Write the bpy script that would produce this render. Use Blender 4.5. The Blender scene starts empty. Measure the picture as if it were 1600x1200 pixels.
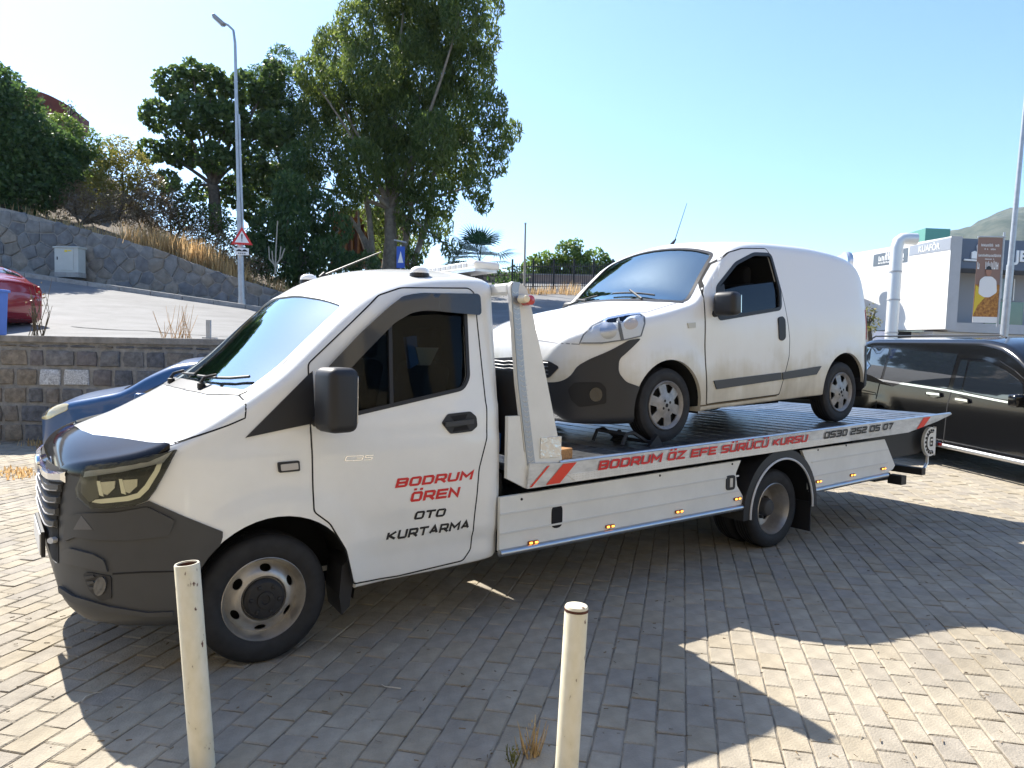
import bpy, bmesh, math, random
import numpy as np
from mathutils import Vector, Matrix
from mathutils.bvhtree import BVHTree
from mathutils.geometry import delaunay_2d_cdt
random.seed(7); RNG = np.random.default_rng(7)
SC = bpy.context.scene
COL = SC.collection
# ------------------------------------------------------------------ camera
F, PITCH, ROLL, CH = 1152.84, .047, .018, 1.658
def cam_basis():
    cp, sp, cr, sr = math.cos(PITCH), math.sin(PITCH), math.cos(ROLL), math.sin(ROLL)
    right0 = Vector((1, 0, 0)); up0 = Vector((0, sp, cp)); fwd = Vector((0, cp, -sp))
    return (right0*cr + up0*sr), (up0*cr - right0*sr), fwd
CR, CU, CF = cam_basis()
cd = bpy.data.cameras.new('camera'); cam = bpy.data.objects.new('camera', cd); COL.objects.link(cam)
cd.sensor_fit = 'HORIZONTAL'; cd.sensor_width = 36; cd.lens = F/1600*36
cd.clip_start = .05; cd.clip_end = 20000
cam.matrix_world = Matrix(((CR.x, CU.x, -CF.x, 0), (CR.y, CU.y, -CF.y, 0), (CR.z, CU.z, -CF.z, CH), (0, 0, 0, 1)))
SC.camera = cam
SC.render.resolution_x, SC.render.resolution_y = 1024, 768
# ------------------------------------------------------------------ sky, sun, exposure
SUN_AZ, SUN_EL = math.radians(-43.5), math.radians(46)      # azimuth from +Y towards +X
W = bpy.data.worlds.new('World'); SC.world = W; W.use_nodes = True
nt = W.node_tree; bg = nt.nodes['Background']
sky = nt.nodes.new('ShaderNodeTexSky'); sky.sky_type = 'NISHITA'; sky.sun_disc = False
sky.sun_elevation = SUN_EL; sky.sun_rotation = SUN_AZ; sky.air_density = 1.0; sky.dust_density = .6; sky.ozone_density = 6.0
nt.links.new(sky.outputs[0], bg.inputs[0]); bg.inputs[1].default_value = .12
sl = bpy.data.lights.new('sun', 'SUN'); sl.energy = 5.0; sl.angle = math.radians(.53); sl.color = (1, .95, .86)
so = bpy.data.objects.new('sun', sl); COL.objects.link(so); so.location = (-20, 20, 30)
sd = Vector((math.sin(SUN_AZ)*math.cos(SUN_EL), math.cos(SUN_AZ)*math.cos(SUN_EL), math.sin(SUN_EL)))
so.rotation_euler = (-sd).to_track_quat('-Z', 'Y').to_euler()
SC.view_settings.view_transform = 'Standard'; SC.view_settings.look = 'None'
SC.view_settings.exposure = 1.25; SC.view_settings.gamma = 1; SC.view_settings.use_curve_mapping = False
try:
    SC.cycles.max_bounces = 8; SC.cycles.transparent_max_bounces = 12
    SC.cycles.sample_clamp_indirect = 6
except Exception: pass
# ------------------------------------------------------------------ pixel helpers (photo pixels, 1600 x 1200)
CPOS = Vector((0, 0, CH))
def pray(px, py):
    return CF + CR*((px-800)/F) - CU*((py-600)/F)
def at(px, py, Y):                       # point on the pixel's ray at depth Y
    d = pray(px, py); return CPOS + d*(Y/d.y)
def gnd(px, py, z=0.0):                  # point on the ground
    d = pray(px, py); return CPOS + d*((z-CH)/d.z)
# ------------------------------------------------------------------ materials
MATS = {}
def mat(name, col, rough=.5, metal=0., spec=.5, coat=0., noise=0., nscale=8., bump=0., bscale=40., alpha=1., trans=0., emis=None, emis_s=0., col2=None, ior=1.45, detail=4, stretch=None):
    if name in MATS: return MATS[name]
    m = bpy.data.materials.new(name); m.use_nodes = True; MATS[name] = m
    t = m.node_tree; b = t.nodes['Principled BSDF']
    b.inputs['Base Color'].default_value = (*col, 1); b.inputs['Roughness'].default_value = rough
    b.inputs['Metallic'].default_value = metal; b.inputs['Specular IOR Level'].default_value = spec
    b.inputs['Coat Weight'].default_value = coat; b.inputs['Coat Roughness'].default_value = .04
    b.inputs['IOR'].default_value = ior
    if trans: b.inputs['Transmission Weight'].default_value = trans
    if emis: b.inputs['Emission Color'].default_value = (*emis, 1); b.inputs['Emission Strength'].default_value = emis_s
    if noise or bump or col2:
        tc = t.nodes.new('ShaderNodeTexCoord'); vec = tc.outputs['Object']
        if stretch:
            mp = t.nodes.new('ShaderNodeMapping'); mp.inputs['Scale'].default_value = stretch
            t.links.new(vec, mp.inputs[0]); vec = mp.outputs[0]
    if noise or col2:
        n = t.nodes.new('ShaderNodeTexNoise'); n.inputs['Scale'].default_value = nscale; n.inputs['Detail'].default_value = detail; n.inputs['Roughness'].default_value = .65
        t.links.new(vec, n.inputs['Vector'])
        r = t.nodes.new('ShaderNodeValToRGB'); c2 = col2 or tuple(max(0, c*(1-noise)) for c in col)
        c1 = col if col2 else tuple(min(1, c*(1+noise*.6)) for c in col)
        r.color_ramp.elements[0].position = .33; r.color_ramp.elements[1].position = .68
        r.color_ramp.elements[0].color = (*c2, 1); r.color_ramp.elements[1].color = (*c1, 1)
        t.links.new(n.outputs['Fac'], r.inputs[0]); t.links.new(r.outputs[0], b.inputs['Base Color'])
    if bump:
        n2 = t.nodes.new('ShaderNodeTexNoise'); n2.inputs['Scale'].default_value = bscale; n2.inputs['Detail'].default_value = 5
        t.links.new(vec, n2.inputs['Vector'])
        bp = t.nodes.new('ShaderNodeBump'); bp.inputs['Strength'].default_value = bump; bp.inputs['Distance'].default_value = .02
        t.links.new(n2.outputs['Fac'], bp.inputs['Height']); t.links.new(bp.outputs[0], b.inputs['Normal'])
    return m
def glass(name, tint=(.6, .7, .75), rough=.0, dens=.75, refl=(.95, .97, 1), ior=1.5):
    # thin pane: fresnel mix of a tinted see-through and a mirror reflection
    if name in MATS: return MATS[name]
    m = bpy.data.materials.new(name); m.use_nodes = True; MATS[name] = m
    t = m.node_tree; t.nodes.remove(t.nodes['Principled BSDF']); o = t.nodes['Material Output']
    tr = t.nodes.new('ShaderNodeBsdfTransparent'); tr.inputs[0].default_value = (*tint, 1)
    gl = t.nodes.new('ShaderNodeBsdfGlossy'); gl.inputs['Roughness'].default_value = rough; gl.inputs[0].default_value = (*refl, 1)
    fr = t.nodes.new('ShaderNodeFresnel'); fr.inputs[0].default_value = ior
    mx = t.nodes.new('ShaderNodeMixShader'); mu = t.nodes.new('ShaderNodeMath'); mu.operation = 'MULTIPLY_ADD'
    mu.inputs[1].default_value = 1.0; mu.inputs[2].default_value = dens
    t.links.new(fr.outputs[0], mu.inputs[0]); t.links.new(mu.outputs[0], mx.inputs[0])
    t.links.new(tr.outputs[0], mx.inputs[1]); t.links.new(gl.outputs[0], mx.inputs[2]); t.links.new(mx.outputs[0], o.inputs[0])
    return m
WHITE = mat('white_paint', (.79, .79, .76), .26, coat=.6, noise=.045, nscale=2.2, detail=7)
WHITE2 = mat('white_panel', (.74, .74, .70), .4, noise=.06, nscale=3)
BLACKP = mat('black_plastic', (.018, .018, .02), .5)
GREYP = mat('grey_plastic', (.045, .046, .048), .48, noise=.1, nscale=5)
BLACKG = mat('gloss_black', (.008, .008, .009), .06, coat=.5)
RUBBER = mat('rubber', (.02, .02, .022), .72, noise=.35, nscale=14)
DARK = mat('dark_cavity', (.012, .012, .013), .9)
CHROME = mat('chrome', (.82, .83, .85), .12, 1.)
STEEL = mat('steel', (.52, .52, .53), .32, 1., noise=.1, nscale=12)
RIMS = mat('rim_silver', (.50, .48, .45), .38, .75, noise=.3, nscale=9, col2=(.36, .335, .30))
ALU = mat('aluminium', (.62, .63, .65), .34, .9, noise=.12, nscale=10)
REDT = mat('red_print', (.62, .02, .02), .4)
BLKT = mat('black_print', (.01, .01, .012), .4)
REDS = mat('red_stripe', (.75, .05, .02), .4)
AMBER = mat('amber_lamp', (.9, .3, .03), .2, emis=(1, .35, .05), emis_s=2.0)
LENS = mat('lamp_lens', (.75, .76, .74), .08, coat=1)
REDL = mat('red_lens', (.45, .01, .01), .12, coat=1)
SEAT = mat('seat_cloth', (.012, .014, .02), .95)
INTER = mat('cabin_trim', (.02, .022, .026), .8)
# ------------------------------------------------------------------ mesh helpers
def mesh_obj(name, verts, faces, m=None, parent=None, smooth=None, mats=None, fmat=None, recalc=False):
    me = bpy.data.meshes.new(name); me.from_pydata([tuple(v) for v in verts], [], faces)
    if recalc:
        bm = bmesh.new(); bm.from_mesh(me); bmesh.ops.recalc_face_normals(bm, faces=bm.faces); bm.to_mesh(me); bm.free()
    for mm in (mats or ([m] if m else [])): me.materials.append(mm)
    if fmat is not None: me.polygons.foreach_set('material_index', fmat)
    if smooth is not None: shade(me, smooth)
    me.update()
    o = bpy.data.objects.new(name, me); COL.objects.link(o)
    if parent: o.parent = parent
    return o
def shade(me, ang=35):
    me.polygons.foreach_set('use_smooth', [True]*len(me.polygons))
    me.set_sharp_from_angle(angle=math.radians(ang))
def tag(o, label=None, cat=None, group=None, kind=None):
    if label: o['label'] = label
    if cat: o['category'] = cat
    if group: o['group'] = group
    if kind: o['kind'] = kind
    return o
def empty(name, loc, rz=0., label=None, cat=None, group=None, rot=None):
    o = bpy.data.objects.new(name, None); COL.objects.link(o); o.location = loc
    o.rotation_euler = rot if rot else (0, 0, rz); o.empty_display_size = .2
    return tag(o, label, cat, group)
def copy_tree(o, parent=None):
    c = o.copy(); COL.objects.link(c); c.parent = parent
    for ch in list(o.children): copy_tree(ch, c)
    return c
class MB:
    def __init__(s): s.v = []; s.f = []
    def add(s, vs, fs):
        k = len(s.v); s.v += [tuple(v) for v in vs]; s.f += [tuple(i+k for i in f) for f in fs]; return s
    def box(s, c, d, rot=None, bev=0., seg=2):
        bm = bmesh.new(); bmesh.ops.create_cube(bm, size=1)
        for v in bm.verts: v.co = Vector((v.co.x*d[0], v.co.y*d[1], v.co.z*d[2]))
        if bev: bmesh.ops.bevel(bm, geom=list(bm.edges), offset=bev, segments=seg, affect='EDGES', profile=.5)
        R = (rot if rot is not None else Matrix.Identity(3))
        bm.verts.index_update()
        s.add([R @ v.co + Vector(c) for v in bm.verts], [[v.index for v in f.verts] for f in bm.faces]); bm.free(); return s
    def tube(s, pts, r, n=8, cap=True, closed=False):
        pts = [Vector(p) for p in pts]; rs = r if isinstance(r, (list, tuple)) else [r]*len(pts)
        rings = []; prev = None
        for i, p in enumerate(pts):
            if closed: t = pts[(i+1) % len(pts)]-pts[i-1]
            else: t = (pts[min(i+1, len(pts)-1)]-pts[max(i-1, 0)])
            t.normalize()
            a = prev if prev is not None else (Vector((0, 0, 1)) if abs(t.z) < .9 else Vector((1, 0, 0)))
            a = (a-t*a.dot(t)).normalized(); prev = a; b = t.cross(a)
            rings.append([p+(a*math.cos(k*2*math.pi/n)+b*math.sin(k*2*math.pi/n))*rs[i] for k in range(n)])
        vs = [v for q in rings for v in q]; fs = []
        m = len(rings)
        for i in range(m if closed else m-1):
            j = (i+1) % m
            for k in range(n): fs.append((i*n+k, i*n+(k+1) % n, j*n+(k+1) % n, j*n+k))
        if cap and not closed: fs.append(tuple(range(n))[::-1]); fs.append(tuple((m-1)*n+k for k in range(n)))
        return s.add(vs, fs)
    def lathe(s, prof, c=(0, 0, 0), axis='y', n=48, closed=True):
        # prof: (radius, axial); closed profile loop
        vs = []; fs = []; m = len(prof)
        for k in range(n):
            a = 2*math.pi*k/n; ca, sa = math.cos(a), math.sin(a)
            for r, h in prof:
                if axis == 'y': vs.append((c[0]+r*ca, c[1]+h, c[2]+r*sa))
                elif axis == 'z': vs.append((c[0]+r*ca, c[1]+r*sa, c[2]+h))
                else: vs.append((c[0]+h, c[1]+r*ca, c[2]+r*sa))
        for k in range(n):
            j = (k+1) % n
            for i in range(m if closed else m-1):
                q = (i+1) % m
                fs.append((k*m+i, j*m+i, j*m+q, k*m+q))
        return s.add(vs, fs)
    def prism(s, poly, f0, f1):
        # poly 2D ccw; f0,f1 map a 2D point to the two end positions
        n = len(poly); vs = [f0(*p) for p in poly]+[f1(*p) for p in poly]
        fs = [tuple(range(n))[::-1], tuple(range(n, 2*n))]+[(i, (i+1) % n, n+(i+1) % n, n+i) for i in range(n)]
        return s.add(vs, fs)
    def obj(s, name, m, parent=None, smooth=None, recalc=True):
        return mesh_obj(name, s.v, s.f, m, parent, smooth, recalc=recalc)
def pchip(pts):
    xs = [p[0] for p in pts]; ys = [p[1] for p in pts]; n = len(xs)
    h = [xs[i+1]-xs[i] for i in range(n-1)]; dl = [(ys[i+1]-ys[i])/h[i] for i in range(n-1)]
    d = [0.]*n; d[0] = dl[0]; d[-1] = dl[-1]
    for i in range(1, n-1):
        if dl[i-1]*dl[i] > 0:
            w1 = 2*h[i]+h[i-1]; w2 = h[i]+2*h[i-1]; d[i] = (w1+w2)/(w1/dl[i-1]+w2/dl[i])
    def f(x):
        if x <= xs[0]: return ys[0]
        if x >= xs[-1]: return ys[-1]
        i = 0
        while x > xs[i+1]: i += 1
        t = (x-xs[i])/h[i]; t2 = t*t; t3 = t2*t
        return (2*t3-3*t2+1)*ys[i]+(t3-2*t2+t)*h[i]*d[i]+(-2*t3+3*t2)*ys[i+1]+(t3-t2)*h[i]*d[i+1]
    return f
def smooth(e0, e1, x):
    t = min(1, max(0, (x-e0)/(e1-e0))); return t*t*(3-2*t)
def loft(xs, ys, zt, zb, rt, rb, cr, cen, ns=22, nt_=10, grow=0.):
    """closed body: ys(x,z) half width, zt/zb top and bottom line, rt/rb corner radii, cr crown, cen centre plane"""
    rings = []
    n = len(xs)
    for i, x in enumerate(xs):
        xx = x
        if i == 0: xx = x-grow
        if i == n-1: xx = x+grow
        T = zt(x)+grow; B = zb(x)-grow; r = max(.01, rt(x)+grow); b = max(.008, rb(x)+grow)
        r = min(r, (T-B)*.45); b = min(b, (T-B)*.3)
        Y = lambda z: max(.02, ys(x, z)+grow)
        h = []
        yb = Y(B+b)-b
        for k in range(3): h.append((yb*k/3, B))
        for k in range(5):
            a = k/4*math.pi/2; z = B+b-b*math.cos(a); h.append((Y(z)-b+b*math.sin(a), z))
        for k in range(1, ns): z = B+b+(T-r-B-b)*k/ns; h.append((Y(z), z))
        for k in range(7):
            a = k/6*math.pi/2; z = T-r+r*math.sin(a); h.append((max(.01, Y(z)-r+r*math.cos(a)), z))
        y0 = h[-1][0]
        for k in range(1, nt_+1): y = y0*(1-k/nt_); h.append((y, T+cr(x)*(1-(y/y0)**2)))
        ring = [(xx, cen-y, z) for y, z in h]+[(xx, cen+y, z) for y, z in h[-2:0:-1]]
        rings.append(ring)
    m = len(rings[0]); vs = [p for r_ in rings for p in r_]; fs = []
    for i in range(n-1):
        for k in range(m): fs.append((i*m+k, i*m+(k+1) % m, (i+1)*m+(k+1) % m, (i+1)*m+k))
    fs.append(tuple(range(m))[::-1]); fs.append(tuple((n-1)*m+k for k in range(m)))
    return vs, fs
def shell_obj(name, outer, inner, m_out, m_in, parent):
    k = len(outer[0]); fs = list(outer[1])+[tuple(i+k for i in f)[::-1] for f in inner[1]]
    return mesh_obj(name, list(outer[0])+list(inner[0]), fs, mats=[m_out, m_in], parent=parent, fmat=[0]*len(outer[1])+[1]*len(inner[1]))
def boolean(o, cutters, op='DIFFERENCE', keep=False):
    for c in (cutters if isinstance(cutters, (list, tuple)) else [cutters]):
        c.parent = o.parent
        md = o.modifiers.new('b', 'BOOLEAN'); md.operation = op; md.object = c; md.solver = 'MANIFOLD'
        bpy.context.view_layer.update()
        dg = bpy.context.evaluated_depsgraph_get()
        me = bpy.data.meshes.new_from_object(o.evaluated_get(dg))
        if len(me.polygons) == 0 or (op == 'DIFFERENCE' and len(me.polygons) == len(o.data.polygons)):
            md.solver = 'EXACT'; bpy.context.view_layer.update(); dg = bpy.context.evaluated_depsgraph_get()
            me = bpy.data.meshes.new_from_object(o.evaluated_get(dg))
        o.modifiers.clear(); old = o.data; nm = old.name; o.data = me; bpy.data.meshes.remove(old); me.name = nm
        if not keep: bpy.data.objects.remove(c)
    return o
def inpoly(p, poly):
    x, y = p; c = False; j = len(poly)-1
    for i in range(len(poly)):
        xi, yi = poly[i]; xj, yj = poly[j]
        if (yi > y) != (yj > y) and x < (xj-xi)*(y-yi)/(yj-yi)+xi: c = not c
        j = i
    return c
def resample(poly, step):
    out = []
    for i, a in enumerate(poly):
        b = poly[(i+1) % len(poly)]; L = math.hypot(b[0]-a[0], b[1]-a[1]); n = max(1, int(round(L/step)))
        out += [(a[0]+(b[0]-a[0])*k/n, a[1]+(b[1]-a[1])*k/n) for k in range(n)]
    return out
def rounded(poly, r, n=4):
    out = []
    for i, p in enumerate(poly):
        a = Vector(poly[i-1]); b = Vector(p); c = Vector(poly[(i+1) % len(poly)])
        d1 = (a-b); d2 = (c-b); rr = min(r, d1.length*.45, d2.length*.45)
        p0 = b+d1.normalized()*rr; p1 = b+d2.normalized()*rr
        for k in range(n+1):
            t = k/n; q = p0*(1-t)**2+b*2*t*(1-t)+p1*t*t; out.append((q.x, q.y))
    return out
def fill2d(poly, step, holes=()):
    pts = []; edges = []
    for loop in [poly]+list(holes):
        lp = resample(loop, step); k = len(pts); pts += lp; edges += [(k+i, k+(i+1) % len(lp)) for i in range(len(lp))]
    x0 = min(p[0] for p in poly); x1 = max(p[0] for p in poly); y0 = min(p[1] for p in poly); y1 = max(p[1] for p in poly)
    nb = list(pts)
    y = y0+step*.5; row = 0
    while y < y1:
        x = x0+step*(.5 if row % 2 else .25)
        while x < x1:
            if inpoly((x, y), poly) and not any(inpoly((x, y), h) for h in holes):
                if min((x-q[0])**2+(y-q[1])**2 for q in nb) > (step*.45)**2: pts.append((x, y))
            x += step
        y += step; row += 1
    r = delaunay_2d_cdt([Vector(p) for p in pts], edges, [], 0, 1e-7)
    V = [tuple(v) for v in r[0]]; T = []
    for t in r[2]:
        c = (sum(V[i][0] for i in t)/3, sum(V[i][1] for i in t)/3)
        if inpoly(c, poly) and not any(inpoly(c, h) for h in holes): T.append(tuple(t))
    return V, T
class Frame:
    """a thing standing at loc, turned by rz; local rays for pixels of the photograph"""
    def __init__(s, loc, rz, ry=0.):
        s.loc = Vector(loc); s.rz = rz; s.ry = ry; s.R = Matrix.Rotation(-ry, 3, 'Y') @ Matrix.Rotation(-rz, 3, 'Z')
        s.o = s.R @ (CPOS-s.loc)
    def pix(s, p): return s.o, (s.R @ pray(*p)).normalized()
    def pt(s, p, y):                       # local point on plane y (side view)
        o, d = s.pix(p); return o+d*((y-o.y)/d.y)
def side_map(p): return Vector((p[0], -4, p[1])), Vector((0, 1, 0))
def far_map(p): return Vector((p[0], 6, p[1])), Vector((0, -1, 0))
def front_map(p): return Vector((-5, p[0], p[1])), Vector((1, 0, 0))
def top_map(p): return Vector((p[0], p[1], 6)), Vector((0, 0, -1))
def patch(bvh, poly, mapper, off=.003, thick=.004, step=.03, holes=()):
    V, T = fill2d(poly, step, holes); P = []; dirs = []
    hits = [];
    for p in V:
        o, d = mapper(p); h = bvh.ray_cast(o, d)
        hits.append(h[0] if h[0] is not None else None); dirs.append(d)
    good = [h for h in hits if h is not None]
    mean = sum(good, Vector())/len(good)
    for i, p in enumerate(V):
        if hits[i] is None:
            o, d = mapper(p); q = o+d*((mean-o).dot(d)); hits[i] = bvh.find_nearest(q)[0]
    N = [Vector() for _ in V]; T2 = []
    for t in T:
        a, b, c = (hits[i] for i in t); n = (b-a).cross(c-a)
        if n.dot(dirs[t[0]]) > 0: t = (t[0], t[2], t[1]); n = -n
        T2.append(t)
        for i in t: N[i] += n
    for i, n in enumerate(N):
        if n.length > 1e-12: n.normalize()
        else: N[i] = -dirs[i]
    out = [h+N[i]*off for i, h in enumerate(hits)]; inn = [h+N[i]*(off-thick) for i, h in enumerate(hits)]
    k = len(V); fs = list(T2)+[(k+t[0], k+t[2], k+t[1]) for t in T2]
    cnt = {}
    for t in T2:
        for a, b in ((t[0], t[1]), (t[1], t[2]), (t[2], t[0])): cnt[(a, b)] = 1
    for a, b in cnt:
        if (b, a) not in cnt: fs.append((b, a, k+a, k+b))
    return out+inn, fs
def patch_obj(name, bvh, poly, mapper, m, parent, **kw):
    v, f = patch(bvh, poly, mapper, **kw); return mesh_obj(name, v, f, m, parent, smooth=30)
def ribbon(bvh, line, mapper, w, off=.002, thick=.004, step=.03, closed=False):
    """thin strip along a 2D polyline laid on a body"""
    pts = resample(line, step) if closed else []
    if not closed:
        for i in range(len(line)-1):
            a, b = line[i], line[i+1]; n = max(1, int(round(math.hypot(b[0]-a[0], b[1]-a[1])/step)))
            pts += [(a[0]+(b[0]-a[0])*k/n, a[1]+(b[1]-a[1])*k/n) for k in range(n)]
        pts.append(line[-1])
    n = len(pts); L = []; R = []
    for i, p in enumerate(pts):
        a = Vector(pts[i-1] if (i or closed) else p); b = Vector(pts[(i+1) % n] if (i < n-1 or closed) else p)
        t = (b-a).normalized(); q = Vector((-t.y, t.x))*(w/2)
        L.append((p[0]+q.x, p[1]+q.y)); R.append((p[0]-q.x, p[1]-q.y))
    def hit(p):
        o, d = mapper(p); h = bvh.ray_cast(o, d)
        if h[0] is None: return None
        nn = h[1] if h[1].dot(d) < 0 else -h[1]
        return h[0]+nn*off, h[0]+nn*(off-thick)
    vs = []; fs = []
    hl = [hit(p) for p in L]; hr = [hit(p) for p in R]
    for i in range(n if closed else n-1):
        j = (i+1) % n
        if None in (hl[i], hl[j], hr[i], hr[j]): continue
        k = len(vs); vs += [hl[i][0], hr[i][0], hr[j][0], hl[j][0], hl[i][1], hr[i][1], hr[j][1], hl[j][1]]
        fs += [(k, k+1, k+2, k+3), (k+7, k+6, k+5, k+4), (k, k+3, k+7, k+4), (k+1, k+5, k+6, k+2)]
    return vs, fs
# stroke lettering: wide techno capitals
GL = {
 'O': [[(.12,0),(.88,0),(1,.15),(1,.85),(.88,1),(.12,1),(0,.85),(0,.15),'c']], 'B': [[(0,0),(.9,0),(1,.1),(1,.4),(.9,.5),(1,.62),(1,.9),(.9,1),(0,1),'c'],[(0,.5),(.9,.5)]],
 'D': [[(0,0),(.84,0),(1,.18),(1,.82),(.84,1),(0,1),'c']], 'R': [[(0,0),(0,1),(.9,1),(1,.9),(1,.5),(.9,.38),(0,.38)],[(.55,.38),(1,0)]],
 'U': [[(0,1),(0,.15),(.12,0),(.88,0),(1,.15),(1,1)]], 'M': [[(0,0),(0,1),(.5,.35),(1,1),(1,0)]], 'E': [[(1,1),(0,1),(0,0),(1,0)],[(0,.5),(.9,.5)]],
 'F': [[(1,1),(0,1),(0,0)],[(0,.47),(.9,.47)]], 'S': [[(1,1),(.1,1),(0,.9),(0,.6),(.1,.5),(.9,.5),(1,.4),(1,.1),(.9,0),(0,0)]],
 'C': [[(1,1),(.12,1),(0,.85),(0,.15),(.12,0),(1,0)]], 'K': [[(0,0),(0,1)],[(1,1),(.18,.5),(1,0)]], 'Z': [[(0,1),(1,1),(0,0),(1,0)]],
 'N': [[(0,0),(0,1),(1,0),(1,1)]], 'T': [[(0,1),(1,1)],[(.5,1),(.5,0)]], 'A': [[(0,0),(.5,1),(1,0)],[(.22,.28),(.78,.28)]],
 'G': [[(1,1),(.12,1),(0,.85),(0,.15),(.12,0),(1,0),(1,.5),(.5,.5)]], '0': [[(.12,0),(.88,0),(1,.15),(1,.85),(.88,1),(.12,1),(0,.85),(0,.15),'c']],
 '2': [[(0,1),(.9,1),(1,.9),(1,.6),(.9,.5),(.1,.5),(0,.4),(0,0),(1,0)]], '3': [[(0,1),(.9,1),(1,.9),(1,.1),(.9,0),(0,0)],[(.25,.5),(1,.5)]],
 '5': [[(1,1),(0,1),(0,.52),(.9,.52),(1,.42),(1,.1),(.9,0),(0,0)]], '7': [[(0,1),(1,1),(.45,0)]], 'J': [[(1,1),(1,.15),(.88,0),(.12,0),(0,.2)]],
}
def strokes(text, h, aspect=1.0, thick=.24, gap=.22, shear=.22):
    """-> list of quads (2D) for a line of text whose cap height is h; x starts at 0"""
    quads = []; x = 0.; t = thick*h; wid = 0; wids = []
    for ch in text:
        while len(wids) < len(quads): wids.append(wid)
        if ch == ' ': x += h*.55; wid += 1; continue
        base = {'Ö': 'O', 'Ü': 'U'}.get(ch, ch); w = h*aspect*(1.2 if base == 'M' else 1)
        if base == '1': w *= .4
        for pl in GL[base]:
            closed = pl[-1] == 'c'; P = [Vector((x+t/2+p[0]*(w-t), t/2+p[1]*(h-t))) for p in (pl[:-1] if closed else pl)]
            n = len(P); L = []; R = []
            for i, p in enumerate(P):
                if closed or 0 < i < n-1:
                    d1 = (p-P[i-1]).normalized(); d2 = (P[(i+1) % n]-p).normalized()
                    n1 = Vector((-d1.y, d1.x)); n2 = Vector((-d2.y, d2.x)); m = (n1+n2)
                    m = m.normalized(); k = (t/2)/max(.45, m.dot(n1)); off = m*k; e = Vector((0, 0))
                else:
                    d = (P[1]-P[0]) if i == 0 else (P[-1]-P[-2]); d.normalize(); off = Vector((-d.y, d.x))*t/2
                    e = d*(t/2)*(-1 if i == 0 else 1) if base not in 'AK' else Vector((0, 0))
                L.append(p+off+e); R.append(p-off+e)
            for i in range(n if closed else n-1):
                j = (i+1) % n; quads.append([R[i], R[j], L[j], L[i]])
        if ch in 'ÖÜ':
            for fx in (.24, .76):
                cx = x+w*fx; s_ = t*.55; yb = h*1.12; quads.append([Vector((cx-s_, yb)), Vector((cx+s_, yb)), Vector((cx+s_, yb+t*.9)), Vector((cx-s_, yb+t*.9))])
        x += w+gap*h*.55
    while len(wids) < len(quads): wids.append(wid)
    return [[Vector((q.x+shear*q.y, q.y)) for q in qd] for qd in quads], x, wids
def letters(name, text, h, place, m, parent, width=None, **kw):
    """place(x, y, k) -> 3D point; width stretches the line to an exact length"""
    q, w, wids = strokes(text, h, **kw); sx = (width/w) if width else 1; o = None
    for wd in sorted(set(wids)):
        vs = []; fs = []
        for i, qd in enumerate(q):
            if wids[i] != wd: continue
            k = len(vs); vs += [place(p.x*sx, p.y, i % 7) for p in qd]; fs.append((k, k+1, k+2, k+3))
        o = mesh_obj(name, vs, fs, m, parent)
    return o
def half_well(cx, cz, r, y0, y1, parent, a0=-12, a1=192):
    """wheel-house liner: an arched strip from y0 (outside) to y1 with a back wall"""
    n = 24; vs = []; fs = []
    for k in range(n+1):
        t = math.radians(a0+(a1-a0)*k/n)
        vs += [(cx+r*math.cos(t), y0, cz+r*math.sin(t)), (cx+r*math.cos(t), y1, cz+r*math.sin(t))]
    for k in range(n): fs.append((2*k, 2*k+2, 2*k+3, 2*k+1))
    fs.append(tuple(2*k+1 for k in range(n+1)))
    return mesh_obj('wheel_well', vs, fs, DARK, parent)
# ================================================================== wheels
def tyre_prof(R, w, ri):
    return [(ri, -w*.42), (ri+.012, -w*.47), (ri+(R-ri)*.45, -w*.52), (R-.03, -w*.49), (R-.008, -w*.42), (R, -w*.30), (R-.004, -w*.15), (R-.004, 0), (R-.004, w*.15), (R, w*.30), (R-.008, w*.42),
            (R-.03, w*.49), (ri+(R-ri)*.45, w*.52), (ri+.012, w*.47), (ri, w*.42)]
def tyre(name, R, w, ri, c, parent, tread=True):
    mb = MB(); mb.lathe(tyre_prof(R, w, ri), (0, 0, 0), 'y', 56)
    o = mb.obj(name, RUBBER, parent, 40); o.location = c
    if tread:
        g = MB()
        for yy in (-.22, -.07, .08, .22):
            g.lathe([(R+.0012, w*yy-.005), (R+.0012, w*yy+.005), (R-.006, w*yy+.005), (R-.006, w*yy-.005)], (0, 0, 0), 'y', 48)
        t = g.obj('tread_groove', DARK, o, 40)
    return o
def holes_cut(o, items):
    cs = []
    for poly in items:
        m = MB(); m.prism(poly, lambda x, z: (x, -.3, z), lambda x, z: (x, .3, z)); cs.append(m.obj('cut', None, None))
    for c in cs: boolean(o, c)
def ellipse(cx, cz, a, b, ang, n=14):
    return [(cx+a*math.cos(t)*math.cos(ang)-b*math.sin(t)*math.sin(ang), cz+a*math.cos(t)*math.sin(ang)+b*math.sin(t)*math.cos(ang)) for t in [2*math.pi*k/n for k in range(n)]]
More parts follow.
